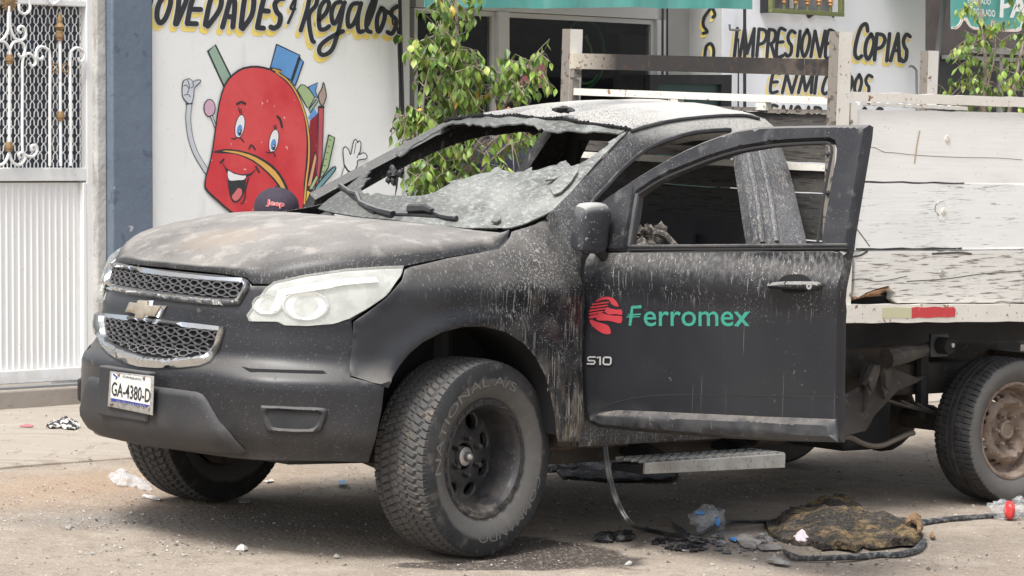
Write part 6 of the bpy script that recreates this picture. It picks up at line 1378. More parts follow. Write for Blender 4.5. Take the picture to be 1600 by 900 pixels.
for P in (k10([(735, 235), (880, 238), (810, 290), (780, 305), (755, 285)]), k10([(950, 243), (1010, 244), (985, 258)]), k10([(1145, 248), (1210, 252), (1185, 298)])):
    sheet('broken_plaster', P, W0, M_soot, gw, step=.05, off=.003, thick=.004)
# ================================================================ AWNINGS
M_aw = mat('teal_canvas', (.09, .33, .29), .75, layers=[([('n', (6, 6, 1.5), 4, .4, .65)], (.16, .42, .37), .8, .8), ([('n', (20, 20, 2), 3, .6, .75)], (.06, .24, .21), .8, .5)])
aw = empty('teal_awning', fr=WFm); tag(aw, 'faded teal canvas awning over the shop window', 'awning', 'teal awnings')
WV = wall_surf(-.9)
bt_ = [(664, 11.5), (690, 12.5), (720, 11.5), (760, 12.5), (800, 12), (850, 13.5), (880, 12.5), (930, 12), (980, 11), (1000, 11.5), (1030, 13.5), (1050, 13), (1090, 13.5), (1130, 13), (1178, 14.5)]
tp = [(1178, -28), (664, -30)]
sheet('valance', bt_ + tp, WV, M_aw, aw, step=.08, thick=.003, wave=lambda u, v: .018 * math.sin(u * 9) + .008 * math.sin(u * 23), back=True)
tl, tr_ = WV.inv(664, -30), WV.inv(1178, -28)
mb = MB(); n = 30; P0 = [np.array((tl[0] + (tr_[0] - tl[0]) * i / n, -.9, tl[1] + (tr_[1] - tl[1]) * i / n)) for i in range(n + 1)]; P1 = [np.array((p_[0], -.02, p_[2] + .62)) for p_ in P0]
mb.add(P0 + P1 + [p_ - (0, 0, .01) for p_ in P0] + [p_ - (0, 0, .01) for p_ in P1], [(i, i + 1, n + 2 + i, n + 1 + i) for i in range(n)] + [(2 * n + 3 + i, 2 * n + 2 + i, 3 * n + 3 + i, 3 * n + 4 + i) for i in range(n)]); mb.build('canvas', M_aw, aw)
mb = MB(); mb.tube([P0[0] - (0, -.01, .01), P0[-1] - (0, -.01, .01)], .014, 8); mb.build('front_bar', M_galv, aw)
# right hand awning with its scalloped valance
aw2 = empty('scalloped_awning', fr=WFm); tag(aw2, 'teal awning valance with white scalloped edge and white lettering at the right', 'awning', 'teal awnings')
WV2 = wall_surf(-.75); k13 = lambda P: arr(P, 13.333, 1480, 0)
SC_ = [(105, -350), (100, 560), (105, 605), (180, 612), (230, 580), (280, 520), (320, 440), (345, 420), (375, 440), (400, 500), (440, 560), (520, 615), (650, 628), (800, 635), (880, 620), (915, 560), (930, 490), (950, 480), (975, 540), (1000, 600), (1050, 648), (1200, 660), (1440, 662), (1500, 630), (1530, 560), (1570, 500), (1610, 480), (1650, 560), (1720, 650), (1900, 680), (2100, 685), (2200, 600), (2300, -350)]
TR = [(100, 560), (200, 540), (262, 470), (285, 370), (345, 365), (400, 372), (420, 430), (470, 540), (560, 565), (700, 578), (820, 570), (890, 530), (915, 420), (950, 410), (990, 430), (1020, 520), (1060, 595), (1200, 605), (1420, 598), (1490, 560), (1520, 425), (1620, 420), (1680, 520), (1760, 610), (1900, 625), (2080, 620), (2180, 480)]
wv = lambda u, v: .012 * math.sin(u * 11)
val = sheet('valance', k13(SC_), WV2, M_aw, aw2, step=.08, thick=.003, wave=wv, back=True)
bot_ = k13(SC_[2:-1]); TRp = k13(TR)
sheet('scalloped_trim', TRp + bot_[::-1], WV2, mat('cream_binding', (.66, .60, .54), .8), aw2, step=.06, off=.004, thick=.002, wave=wv)
M_wp = mat('white_print', (.75, .75, .72), .7)
WV3 = wall_surf(-.775)
px_text('sign_lettering', 'PAPELERIA', *k13([(1090, 362), (3400, 425)]), k13([(1115, -120)])[0], WV3, M_wp, aw2, off=.0, bold=.03)
px_text('sign_lettering', 'ENMICADO', *k13([(425, 55), (900, 100)]), k13([(435, -60)])[0], WV3, M_wp, aw2, off=.0, bold=.01)
px_text('sign_lettering', 'ENARGOLADO', *k13([(370, 295), (1000, 355)]), k13([(368, 150)])[0], WV3, M_wp, aw2, off=.0, bold=.01)
a_, b_ = WV2.inv(*k13([(105, -350)])[0]), WV2.inv(*k13([(2300, -350)])[0]); mb = MB(); Q = [(a_[0], -.75, a_[1]), (b_[0], -.75, b_[1]), (b_[0], 0, b_[1] + .5), (a_[0], 0, a_[1] + .5)]; mb.hexa([(x, y, z - .01) for x, y, z in Q], Q); mb.build('canvas', M_aw, aw2)
rod('support_tube', [(1478, -20), (1471, 35), (1463, 100), (1458, 170)], .020, M_galv, 'slanting grey tube in front of the dark recess at the right', 'tube', S_=wall_surf(-.3))
# dark recess at the right
WR = wall_surf(.95)
M_brown = mat('brown_grey_render', (.115, .10, .098), .85, layers=[([('n', 2, 6, .4, .65)], (.17, .15, .145), .9, .8), ([('n', 8, 5, .5, .7)], (.08, .07, .068), .9, .6)])
t0_ = tt(1445); mb = MB(); zc = zz(1520, 88, WR); mb.box((t0_ + .01, .95, zc), (30, 1.1, 3.1)); mb.build('recess_wall', M_brown, bld)
mb = MB(); mb.box((t0_ + .01, 1.0, -.6), (30, 1.1, zc - .001)); mb.build('recess_window', mat('dark_recess_glass', (.022, .024, .03), .3, layers=[([('n', 2, 4, .45, .65)], (.06, .06, .065), .5, .7)]), bld)
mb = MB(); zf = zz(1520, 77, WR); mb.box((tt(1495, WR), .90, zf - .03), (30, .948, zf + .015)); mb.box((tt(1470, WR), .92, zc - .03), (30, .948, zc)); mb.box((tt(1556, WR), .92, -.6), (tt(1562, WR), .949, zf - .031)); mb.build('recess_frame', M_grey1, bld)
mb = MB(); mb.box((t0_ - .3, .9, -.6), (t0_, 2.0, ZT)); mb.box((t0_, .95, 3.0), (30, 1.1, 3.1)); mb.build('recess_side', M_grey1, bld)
# ================================================================ TREES
M_bark = mat('pale_bark', (.24, .20, .16), .85, layers=[([('n', (40, 40, 8), 4, .5, .65)], (.15, .125, .10), .9, .8)])
def leafmat(n_, c): 
    m = mat(n_, c, .42, layers=[([('n', 30, 3, .45, .65)], tuple(x * .7 for x in c), .5, .6)], spec=.5); return m
LM = [leafmat('leaf_green', (.12, .20, .035)), leafmat('leaf_bright_green', (.20, .30, .05)), leafmat('leaf_deep_green', (.06, .12, .025)), leafmat('leaf_yellow_green', (.30, .35, .08)), leafmat('leaf_yellowed', (.50, .33, .04))]
def leaf_me(m, L, w, curl):
    """drooping pointed leaf: folded along the midrib, curling towards its tip"""
    v = []; n = 6; prof = [0.0, .72, 1.0, .92, .62, .25, 0.0]
    for i in range(n + 1):
        t = i / n; z = -L * (t - .12 * curl * t * t * t); y = -curl * L * .35 * t * t; hw = w * prof[i] / 2; fold = .35 * hw
        v += [(-hw, y - fold, z), (0, y, z), (hw, y - fold, z)]
    f = [(i * 3 + k, i * 3 + k + 1, (i + 1) * 3 + k + 1, (i + 1) * 3 + k) for i in range(n) for k in range(2)]
    me = bpy.data.meshes.new('leaf'); me.from_pydata(v, [], f); me.materials.append(m); me.polygons.foreach_set('use_smooth', [True] * len(me.polygons)); return me
LEAVES = [[leaf_me(m, random.uniform(.054, .076), random.uniform(.027, .037), c) for c in (.3, .8, 1.3)] for m in LM]
def tree(name, label, base_px, depth, limbs, clusters, count, seed, spread):
    random.seed(seed); at = lambda px, py, dz=0: CC + ray(px, py) * (depth + dz)
    b = at(*base_px); gz_ = z_gnd(b[0], b[1]); root = empty(name, loc=(b[0], b[1], gz_)); tag(root, label, 'tree', 'young trees by the shop front'); O_ = np.array((b[0], b[1], gz_))
    tw = []
    for k, (P, r0, r1, dz) in enumerate(limbs):
        Q = [at(x, y, dz * i / max(1, len(P) - 1)) - O_ for i, (x, y) in enumerate(P)]; Q = smooth([tuple(q) for q in Q], 4, False); n = len(Q)
        if P[0][1] > 320: Q = [(Q[0][0] * .4, Q[0][1] * .4, -.05)] + Q; n += 1
        mb = MB(); mb.tube(Q, [r0 + (r1 - r0) * i / (n - 1) for i in range(n)], 7); mb.build('trunk' if k == 0 else 'branch', M_bark, root); tw += [(np.array(q), 0) for q in Q[n // 4:]]
    tot = 0; stuff = MB(); wsum = sum(c[4] for c in clusters); sprigs = MB(); kept = 0
    for (cx, cy, rx, ry, w) in clusters:
        m_ = int(count * w / wsum)
        nt_ = max(1, m_ // 7)
        for s_ in range(nt_):
            a = random.uniform(0, 2 * PI); q = math.sqrt(random.random()); sx_, sy_ = cx + rx * q * math.cos(a), cy + ry * q * math.sin(a); dz = random.uniform(-spread, spread)
            c0 = at(sx_, sy_, dz) - O_; ang = random.uniform(-1.2, 1.2); dr = np.array((math.sin(ang) * .8, random.uniform(-.4, .4), random.uniform(.1, .7))); dr /= np.linalg.norm(dr); L = random.uniform(.10, .19)
            tip = c0 + dr * L * .6; st_ = c0 - dr * L * .6; mid = c0 + np.array((0, 0, .015))
            near = min(tw, key=lambda t: np.linalg.norm(t[0] - st_))[0]
            if np.linalg.norm(near - st_) < .45: sprigs.tube([near, (near + st_) / 2 + (0, 0, .02), st_, mid, tip], [.003, .0026, .0024, .002, .001], 5)
            else: sprigs.tube([st_, mid, tip], [.0024, .002, .001], 5)
            for k in range(7):
                t = k / 6; p_ = st_ + (tip - st_) * t + np.array((0, 0, .012)) * math.sin(t * PI)
                mi = random.choices(range(5), [6, 5, 2, 2.0, .12])[0]; me = random.choice(LEAVES[mi])
                rot = Matrix.Rotation(random.uniform(0, 2 * PI), 4, 'Z') @ Matrix.Rotation(random.gauss(.45, .35), 4, 'X') @ Matrix.Rotation(random.gauss(0, .2), 4, 'Y'); sc_ = random.uniform(.75, 1.15)
                if kept < 298:
                    o = bpy.data.objects.new('leaf', me); COL.objects.link(o); o.parent = root; o.matrix_local = Matrix.Translation(V(p_)) @ rot @ Matrix.Scale(sc_, 4); kept += 1
                else:
                    M_ = Matrix.Translation(V(p_)) @ rot @ Matrix.Scale(sc_, 4); stuff.cm = mi; stuff.add([tuple(M_ @ v.co) for v in me.vertices], [tuple(p.vertices) for p in me.polygons])
    tag(sprigs.build('twigs', M_bark, root), kind='stuff')
    if stuff.v: tag(stuff.build('foliage', LM, root), kind='stuff')
    return root
tree('young_tree', 'leafy young ficus tree seen through and above the broken windscreen', (690, 560), 17.9,
     [([(692, 560), (690, 420), (688, 300), (706, 200), (716, 120), (714, 40), (712, -20)], .022, .006, .0), ([(700, 540), (712, 380), (735, 250), (775, 190), (800, 140), (825, 105), (850, 80)], .018, .005, -.1), ([(684, 540), (668, 380), (672, 280), (660, 190), (668, 120), (690, 60)], .014, .005, .1),
      ([(705, 300), (735, 260), (770, 220), (795, 205)], .010, .005, -.15), ([(690, 330), (672, 300), (655, 240), (640, 190), (618, 178)], .009, .004, .1), ([(698, 420), (725, 320), (760, 260), (790, 230), (800, 225)], .009, .004, -.2)],
     [(712, 20, 34, 30, 7), (690, 70, 42, 32, 8), (716, 110, 44, 40, 11), (672, 95, 22, 24, 3), (740, 130, 26, 30, 5), (700, 160, 40, 30, 7), (672, 195, 40, 26, 6), (632, 188, 20, 14, 2.5), (815, 125, 34, 28, 8), (780, 130, 14, 22, 2), (835, 90, 20, 14, 1.5), (700, 225, 44, 28, 7), (700, 265, 44, 28, 7), (672, 290, 24, 22, 3), (735, 285, 24, 18, 3), (802, 215, 24, 28, 4.5), (775, 262, 18, 12, 1.4), (650, 262, 14, 30, 1.4)], 1500, 5, .28)
tree('young_tree', 'sparser young tree with orange tinted leaves behind the white side boards', (1540, 420), 22.2,
     [([(1538, 420), (1538, 300), (1537, 180), (1540, 100), (1535, 40), (1528, -10)], .022, .006, 0), ([(1548, 420), (1560, 300), (1578, 170), (1592, 100), (1605, 40)], .02, .006, .1), ([(1537, 180), (1528, 150), (1515, 125)], .008, .004, 0), ([(1538, 150), (1552, 100), (1556, 60)], .007, .004, 0), ([(1575, 180), (1590, 130), (1600, 110)], .007, .004, 0)],
     [(1518, 65, 18, 14, 4), (1540, 55, 22, 16, 5), (1512, 80, 14, 10, 2), (1527, 100, 20, 14, 3), (1512, 125, 16, 12, 4), (1535, 140, 22, 14, 3), (1483, 140, 14, 7, 2), (1560, 95, 16, 14, 3), (1580, 105, 18, 18, 3), (1590, 60, 14, 14, 3), (1575, 130, 20, 14, 3), (1500, 165, 24, 9, 3), (1550, 165, 22, 9, 3), (1520, 12, 30, 16, 4), (1590, 20, 16, 20, 2), (1548, 35, 20, 12, 2), (1600, 150, 16, 18, 3)], 380, 9, .3)
# ================================================================ PEOPLE (behind the truck)
M_skin = mat('tan_skin', (.33, .17, .105), .55); M_navy = mat('navy_uniform', (.018, .021, .038), .8, layers=[([('n', (6, 6, 3), 5, .45, .65)], (.028, .033, .055), .85, .8)], bump=[((7, 7, 4), 4, .5, .02)]); M_trou = mat('dark_trousers', (.02, .02, .024), .85); M_boot = mat('black_boots', (.012, .012, .012), .5); M_hair = mat('black_hair', (.012, .010, .009), .6)
def skin_mesh(name, J, E_, R_, m, parent, lv=2):
    names = list(J); me = bpy.data.meshes.new(name); me.from_pydata([tuple(J[k]) for k in names], [(names.index(a), names.index(b)) for a, b in E_], []); o = bpy.data.objects.new(name, me); COL.objects.link(o)
    sk = o.modifiers.new('s', 'SKIN'); 
    for i, k in enumerate(names):
        r = R_[k]; me.skin_vertices[0].data[i].radius = r if hasattr(r, '__len__') else (r, r); me.skin_vertices[0].data[i].use_root = (i == 0)
    sb = o.modifiers.new('u', 'SUBSURF'); sb.levels = lv; sb.render_levels = lv
    bpy.context.view_layer.update(); me2 = bpy.data.meshes.new_from_object(o.evaluated_get(bpy.context.evaluated_depsgraph_get())); bpy.data.objects.remove(o); me2.name = name
    me2.materials.clear(); me2.materials.append(m); me2.polygons.foreach_set('use_smooth', [True] * len(me2.polygons)); q = bpy.data.objects.new(name, me2); COL.objects.link(q); q.parent = parent; return q
def person(loc, face, label, J, hat=False, shirt=M_navy, hair=True):
    root = empty('person', loc=loc); root.rotation_euler = (0, 0, face); tag(root, label, 'person', 'people behind the truck')
    j = {k: np.array(v, float) for k, v in J.items()}
    # body: one continuous skin
    hd_ = j['head']; B = dict(pelvis=j['pelvis'], chest=j['chest'], neck=j['neck'], chin=hd_ - (0, .0, .06), head=hd_ + (0, 0, .02), crown=hd_ + (0, 0, .085)); E_ = [('pelvis', 'chest'), ('chest', 'neck'), ('neck', 'chin'), ('chin', 'head'), ('head', 'crown')]
    R_ = dict(pelvis=(.13, .10), chest=(.15, .11), neck=.052, chin=(.062, .075), head=(.078, .095), crown=(.055, .07))
    for s in 'LR':
        for a, r in (('sh', .055), ('el', .042), ('wr', .028), ('hip', .08), ('kn', .055), ('an', .038), ('toe', .035)): B[a + s] = j[a + s]; R_[a + s] = r
        w, e = j['wr' + s], j['el' + s]; d = (w - e) / np.linalg.norm(w - e); B['pa' + s] = w + d * .055; R_['pa' + s] = (.038, .018)
        E_ += [('chest', 'sh' + s), ('sh' + s, 'el' + s), ('el' + s, 'wr' + s), ('wr' + s, 'pa' + s), ('pelvis', 'hip' + s), ('hip' + s, 'kn' + s), ('kn' + s, 'an' + s), ('an' + s, 'toe' + s)]
        sd_ = np.cross(d, (0, 0, 1.)); sd_ = sd_ / (np.linalg.norm(sd_) + 1e-9)
        for k, (o_, L) in enumerate(((-.027, .060), (-.009, .072), (.009, .068), (.027, .055))):
            B[f'f{k}a{s}'] = w + d * .085 + sd_ * o_; B[f'f{k}b{s}'] = w + d * (.085 + L * .6) + sd_ * o_ * 1.2 - np.array((0, 0, .006)); B[f'f{k}c{s}'] = w + d * (.085 + L) + sd_ * o_ * 1.2 - np.array((0, 0, .02)); R_[f'f{k}a{s}'] = .009; R_[f'f{k}b{s}'] = .008; R_[f'f{k}c{s}'] = .007; E_ += [('pa' + s, f'f{k}a{s}'), (f'f{k}a{s}', f'f{k}b{s}'), (f'f{k}b{s}', f'f{k}c{s}')]
        B['ta' + s] = w + d * .03 + sd_ * .035; B['tb' + s] = w + d * .075 + sd_ * .055; R_['ta' + s] = .010; R_['tb' + s] = .008; E_ += [('wr' + s, 'ta' + s), ('ta' + s, 'tb' + s)]
    body = skin_mesh('body', B, E_, R_, M_skin, root)
    S_ = {k: B[k] for k in ('pelvis', 'chest', 'neck', 'shL', 'elL', 'shR', 'elR')}; S_['neck'] = j['neck'] - (0, 0, .03); S_['cuL'] = j['wrL'] * .9 + j['elL'] * .1; S_['cuR'] = j['wrR'] * .9 + j['elR'] * .1
    skin_mesh('shirt', S_, [('pelvis', 'chest'), ('chest', 'neck'), ('chest', 'shL'), ('shL', 'elL'), ('elL', 'cuL'), ('chest', 'shR'), ('shR', 'elR'), ('elR', 'cuR')], dict(pelvis=(.175, .15), chest=(.20, .15), neck=.075, shL=.085, elL=.062, cuL=.045, shR=.085, elR=.062, cuR=.045), shirt, root)
    T_ = {k: B[k] for k in ('pelvis', 'hipL', 'knL', 'hipR', 'knR')}; T_['aL'] = j['anL'] + (0, 0, .04); T_['aR'] = j['anR'] + (0, 0, .04)
    skin_mesh('trousers', T_, [('pelvis', 'hipL'), ('hipL', 'knL'), ('knL', 'aL'), ('pelvis', 'hipR'), ('hipR', 'knR'), ('knR', 'aR')], dict(pelvis=(.16, .13), hipL=.11, knL=.08, aL=.065, hipR=.11, knR=.08, aR=.065), M_trou, root)
    for s in 'LR':
        mb = MB(); a, t = j['an' + s], j['toe' + s]; mb.tube([a + (0, 0, .08), a, a * .5 + t * .5 - (0, 0, .015), t], [.055, .058, .05, .038], 10); mb.build('boot', M_boot, root)
    # face: nose, ears, eyes, mouth
    mb = MB(); mb.blob(hd_ + (0, .105, -.005), .016, 6, 5, .05, (.8, 1.2, 1.4)); mb.build('nose', M_skin, root)
    for sx_ in (-1, 1):
        mb = MB(); mb.blob(hd_ + (sx_ * .083, -.005, 0), .026, 8, 6, .05, (.35, .7, 1.2)); mb.build('ear', M_skin, root); mb = MB(); mb.blob(hd_ + (sx_ * .032, .092, .018), .010, 8, 6, 0); mb.build('eye', M_hair, root)
    mb = MB(); mb.blob(hd_ + (0, .090, -.048), .022, 8, 5, 0, (1.1, .4, .3)); mb.build('mouth', mat('lips', (.25, .09, .07), .5) if 'lips' not in bpy.data.materials else bpy.data.materials['lips'], root)
    if hair: mb = MB(); mb.blob(hd_ + (0, -.012, .045), .098, 14, 10, .03, (.92, 1.08, .82)); mb.build('hair', M_hair, root)
    return root
def CXY(px, py, d): return CC + ray(px, py) * d
# squatting man whose cap shows over the bonnet
p_ = CXY(425, 330, 17.3); gz_ = z_gnd(p_[0], p_[1]); top_ = CXY(427, 294, 17.3)[2] - gz_; hh = top_ - .13
J = dict(pelvis=(0, -.18, hh - .78), chest=(0, -.02, hh - .36), neck=(0, .01, hh - .13), head=(0, .05, hh), shL=(.19, 0, hh - .22), elL=(.24, .18, hh - .42), wrL=(.14, .40, hh - .40), shR=(-.19, 0, hh - .22), elR=(-.24, .18, hh - .42), wrR=(-.12, .40, hh - .44),
         hipL=(.10, -.16, hh - .80), knL=(.18, .26, hh - .62), anL=(.15, .02, .09), toeL=(.17, .16, .04), hipR=(-.10, -.16, hh - .80), knR=(-.18, .26, hh - .62), anR=(-.15, .02, .09), toeR=(-.17, .16, .04))
pa = person((p_[0], p_[1], gz_), math.radians(180 + 32), 'person crouching behind the bonnet in a dark cap with red lettering', J, shirt=mat('dark_grey_shirt', (.05, .05, .055), .85), hair=True)
M_cap = mat('aubergine_cap', (.032, .024, .038), .85, layers=[([('n', 60, 3, .4, .6)], (.045, .035, .05), .9, .6)], bump=[(200, 2, .2, .001)])
def CAPF(u, v):   # u round, v up: dome
    r = .112; a = u; t = v
    return (hx + r * math.sin(a) * math.cos(t) * .92, hy + r * math.cos(a) * math.cos(t) * 1.1, hz_ + .10 * math.sin(t) ** .9 if t > 0 else hz_ + .10 * t)
hx, hy, hz_ = 0, .045, hh + .035
mb = MB(); v = []; nu_, nv_ = 32, 10
for i in range(nv_ + 1):
    t = -.25 + (PI / 2 + .25) * i / nv_
    for k in range(nu_): v.append(CAPF(2 * PI * k / nu_, t))
mb.add(v, [(i * nu_ + k, i * nu_ + (k + 1) % nu_, (i + 1) * nu_ + (k + 1) % nu_, (i + 1) * nu_ + k) for i in range(nv_) for k in range(nu_)]); mb.blob((hx, hy, hz_ + .101), .008, 8, 4, 0)
cap = mb.build('cap', M_cap, pa)
bm = bmesh.new(); bm.from_mesh(cap.data); bmesh.ops.recalc_face_normals(bm, faces=bm.faces); bm.to_mesh(cap.data); bm.free()
mb = MB(); B0 = [np.array(CAPF(a, -.22)) for a in np.linspace(-.9, .9, 15)]; B1 = [np.array(CAPF(a, -.25)) + np.array((0, .065 * math.cos(a * 1.5), -.015)) for a in np.linspace(-.9, .9, 15)]
mb.add(B0 + B1 + [b - (0, 0, .004) for b in B0] + [b - (0, 0, .004) for b in B1], [(i, i + 1, 15 + i + 1, 15 + i) for i in range(14)] + [(30 + i + 1, 30 + i, 45 + i, 45 + i + 1) for i in range(14)] + [(15 + i, 15 + i + 1, 45 + i + 1, 45 + i) for i in range(14)]); mb.build('cap_brim', M_cap, pa)
Frot = Frame(np.array(Matrix.Rotation(math.radians(212), 3, 'Z')), np.array((p_[0], p_[1], gz_)))
SCAP = Surf(CAPF, Frot, (-2.4, 2.4), (-.2, 1.2), (60, 20), 1)
if SCAP.nrm(0, .3)[1] < 0: SCAP = Surf(CAPF, Frot, (-2.4, 2.4), (-.2, 1.2), (60, 20), -1)
M_capred = mat('red_embroidery', (.50, .05, .06), .7); M_capout = mat('pale_embroidery', (.62, .52, .52), .8)
kc = lambda P: arr(P, 5.714, 380, 270)
try:
    px_text('cap_lettering_edge', 'Jeep', *kc([(203, 302), (364, 322)]), kc([(212, 238)])[0], SCAP, M_capout, pa, off=.0022, bold=.045)
    px_text('cap_lettering', 'Jeep', *kc([(206, 300), (362, 319)]), kc([(214, 242)])[0], SCAP, M_capred, pa, off=.0032, bold=.01)
except Exception as e: print('cap text', e)
# officer in navy seen through the cab
p_ = CXY(812, 300, 18.6); gz_ = z_gnd(p_[0], p_[1]); top_ = CXY(830, 136, 18.6)[2] - gz_; hh = top_ - .12
J = dict(pelvis=(.0, -.05, hh - .70), chest=(.02, .0, hh - .32), neck=(.02, .02, hh - .13), head=(.03, .05, hh), shL=(.21, 0, hh - .22), elL=(.30, .08, hh - .46), wrL=(.20, .28, hh - .40), shR=(-.18, .02, hh - .23), elR=(-.36, .10, hh - .42), wrR=(-.46, .26, hh - .52),
         hipL=(.10, -.04, hh - .76), knL=(.12, .02, (hh - .76) * .53), anL=(.13, -.02, .09), toeL=(.14, .12, .04), hipR=(-.10, -.04, hh - .76), knR=(-.13, .03, (hh - .76) * .53), anR=(-.14, -.02, .09), toeR=(-.15, .12, .04))
pb = person((p_[0], p_[1], gz_), math.radians(180 - 10), 'person in a navy uniform with a white arm patch, half hidden behind leaves and cab', J)
PS = Surf(lambda u, v: (u, p_[1] - .235, v), WF, (-1.5, 1.5), (.5, 2.2), (12, 12), 1)
if PS.nrm(0, 1)[1] > 0: PS.flip *= -1; PS = Surf(lambda u, v: (u, p_[1] - .235, v), WF, (-1.5, 1.5), (.5, 2.2), (12, 12), PS.flip)
kp = lambda P: arr(P, 3.75, 700, 60)
inv_root = pb.matrix_world
def to_root(o): 
    bpy.context.view_layer.update(); o.data.transform(pb.matrix_world.inverted()); o.parent = pb
bpy.context.view_layer.update()
o = sheet('arm_patch', kp([(190, 632), (207, 627), (243, 690), (245, 712), (222, 700)]), PS, M_wp, None, step=.03, thick=.008, bevel=.004); to_root(o)
o = sheet('patch_panel', kp([(196, 638), (206, 635), (237, 692), (238, 703), (226, 695)]), PS, M_ink_shade, None, step=.03, off=.008, thick=.002); to_root(o)
pt = Paint(PS, .0115)
for i in range(6): a_ = kp([(203 + i * 5.2, 643 + i * 9)])[0]; pt.stroke([(a_[0] - 1.0, a_[1] + .7), (a_[0] + 1.2, a_[1] - .5)], .7, sm=False)
o = pt.build('patch_mark', M_wp, None); to_root(o)

# ================================================================ LITTER AND DEBRIS ON THE GROUND
random.seed(11)
def on_g(px, py, dz=0.): p = G3(px, py); return p + np.array((0, 0, dz))
def obj_at(name, px, py, lab, cat, grp=None):
    p = on_g(px, py); e = empty(name, loc=tuple(p)); tag(e, lab, cat, grp); return e, p
def crumple(name, outline_px, hfun, m, lab, cat, step=.02, jag=.004, seed=1, thick=.004, parent=None, lift=.004):
    """sheet lying on the ground: outline in picture points, height above ground from hfun(s, t) over its own box"""
    rnd = random.Random(seed); P = [on_g(*q)[:2] for q in outline_px]; P = dens([tuple(p) for p in P], step); A = np.array(P); x0, y0 = A.min(0); x1, y1 = A.max(0)
    g = np.array([(x0 + (i + .5 * (j % 2)) * step, y0 + j * step * .87) for j in range(int((y1 - y0) / step / .87) + 2) for i in range(int((x1 - x0) / step) + 2)]); k = inside(g, P); g = g[k]
    if len(g): g = g[bdist(g, [P]) > step * .4]
    pts = P + [tuple(q) for q in g]; r = delaunay_2d_cdt([V(p) for p in pts], [(i, (i + 1) % len(P)) for i in range(len(P))], [], 0, 1e-6)
    vv = [tuple(p) for p in r[0]]; fs = [tuple(f) for f in r[2]]; cen = np.array([np.mean([vv[i] for i in f], 0) for f in fs]); kk = inside(cen, P); fs = [f for f, q in zip(fs, kk) if q]; d = bdist(vv, [P]); dm = max(d.max(), 1e-6)
    c = A.mean(0); V3 = []
    for (x, y), dd in zip(vv, d):
        h = hfun((x - x0) / (x1 - x0 + 1e-9), (y - y0) / (y1 - y0 + 1e-9), dd, dd / dm) + rnd.uniform(-jag, jag); V3.append((x - c[0], y - c[1], z_gnd(x, y) + max(lift, h)))
    zc = min(v[2] for v in V3); V3 = [(a, b, z - zc) for a, b, z in V3]; n = len(V3); V3 += [(a, b, max(0.0, z - thick)) for a, b, z in V3]
    F_ = []; 
    for f in fs:
        a, b, c3 = (np.array(V3[i]) for i in f[:3]); F_.append(f if np.cross(b - a, c3 - a)[2] > 0 else f[::-1])
    cnt = {(f[i], f[(i + 1) % len(f)]) for f in F_ for i in range(len(f))}; be = [(a, b) for a, b in cnt if (b, a) not in cnt]
    F2 = F_ + [tuple(n + i for i in f[::-1]) for f in F_] + [(b, a, n + a, n + b) for a, b in be]
    o = mk(name, V3, F2, m, parent, ang=30)
    if parent: o.location = (c[0] - parent.location[0], c[1] - parent.location[1], zc - parent.location[2])
    else: o.location = (c[0], c[1], zc); tag(o, lab, cat, {'white_scrap': 'white paper scraps', 'char_flake': 'charred flakes', 'rubber_strip': 'rubber strips'}.get(name))
    return o
# slab of burnt seat foam
kf = lambda P: arr(P, 5.714, 1180, 760)
M_foam = mat('burnt_foam', (.045, .040, .034), .95, layers=[([('n', 7, 6, .50, .64)], (.28, .19, .085), .95, .85), ([('n', 5, 5, .5, .66)], (.13, .105, .085), .95, .8), ([('n', 45, 5, .48, .6)], (.018, .016, .015), .95, .8), ([('n', 80, 4, .62, .68)], (.38, .29, .16), .95, .6)], bump=[(30, 6, 1., .03), (90, 4, .6, .01)])
nz = lambda a, b, c: mn.noise(V((a, b, c)))
FOAM = kf([(85, 345), (130, 335), (200, 345), (260, 320), (330, 270), (380, 215), (470, 190), (560, 160), (680, 155), (760, 160), (860, 175), (960, 215), (1040, 265), (1120, 310), (1200, 345), (1330, 385), (1440, 425), (1480, 440), (1470, 480), (1500, 505), (1440, 560), (1300, 555), (1160, 575), (1040, 590), (960, 560), (900, 620), (840, 590), (720, 575), (600, 580), (500, 540), (400, 540), (300, 520), (180, 490), (120, 450)])
crumple('burnt_foam_slab', FOAM, lambda s, t, d, q: .035 + .045 * q + .03 * nz(s * 4, t * 3, 1) + .018 * nz(s * 11, t * 9, 2) + .008 * nz(s * 30, t * 25, 5) - .03 * max(0, .25 - q) * 4 * max(0, nz(s * 8, t * 2, 4)), M_foam, 'charred brown slab of seat foam lying on the ground at the right', 'foam slab', step=.016, jag=.004, thick=.05)
M_foam2 = mat('brown_foam_edge', (.24, .145, .07), .9, layers=[([('n', 20, 5, .45, .6)], (.08, .05, .035), .95, .8)], bump=[(30, 5, .6, .01)])
crumple('foam_flap', kf([(1330, 480), (1380, 430), (1440, 420), (1480, 440), (1475, 470), (1500, 500), (1450, 545), (1440, 470), (1400, 460)]), lambda s, t, d, q: .055 + .03 * t + .02 * q, M_foam2, 'curled orange brown foam flap at the right end of the burnt slab', 'foam flap', step=.014, thick=.012)
M_strip = mat('ashy_rubber_strip', (.03, .031, .034), .6, layers=[([('n', (45, 45, 45), 6, .45, .68)], (.26, .26, .25), .8, .8)])
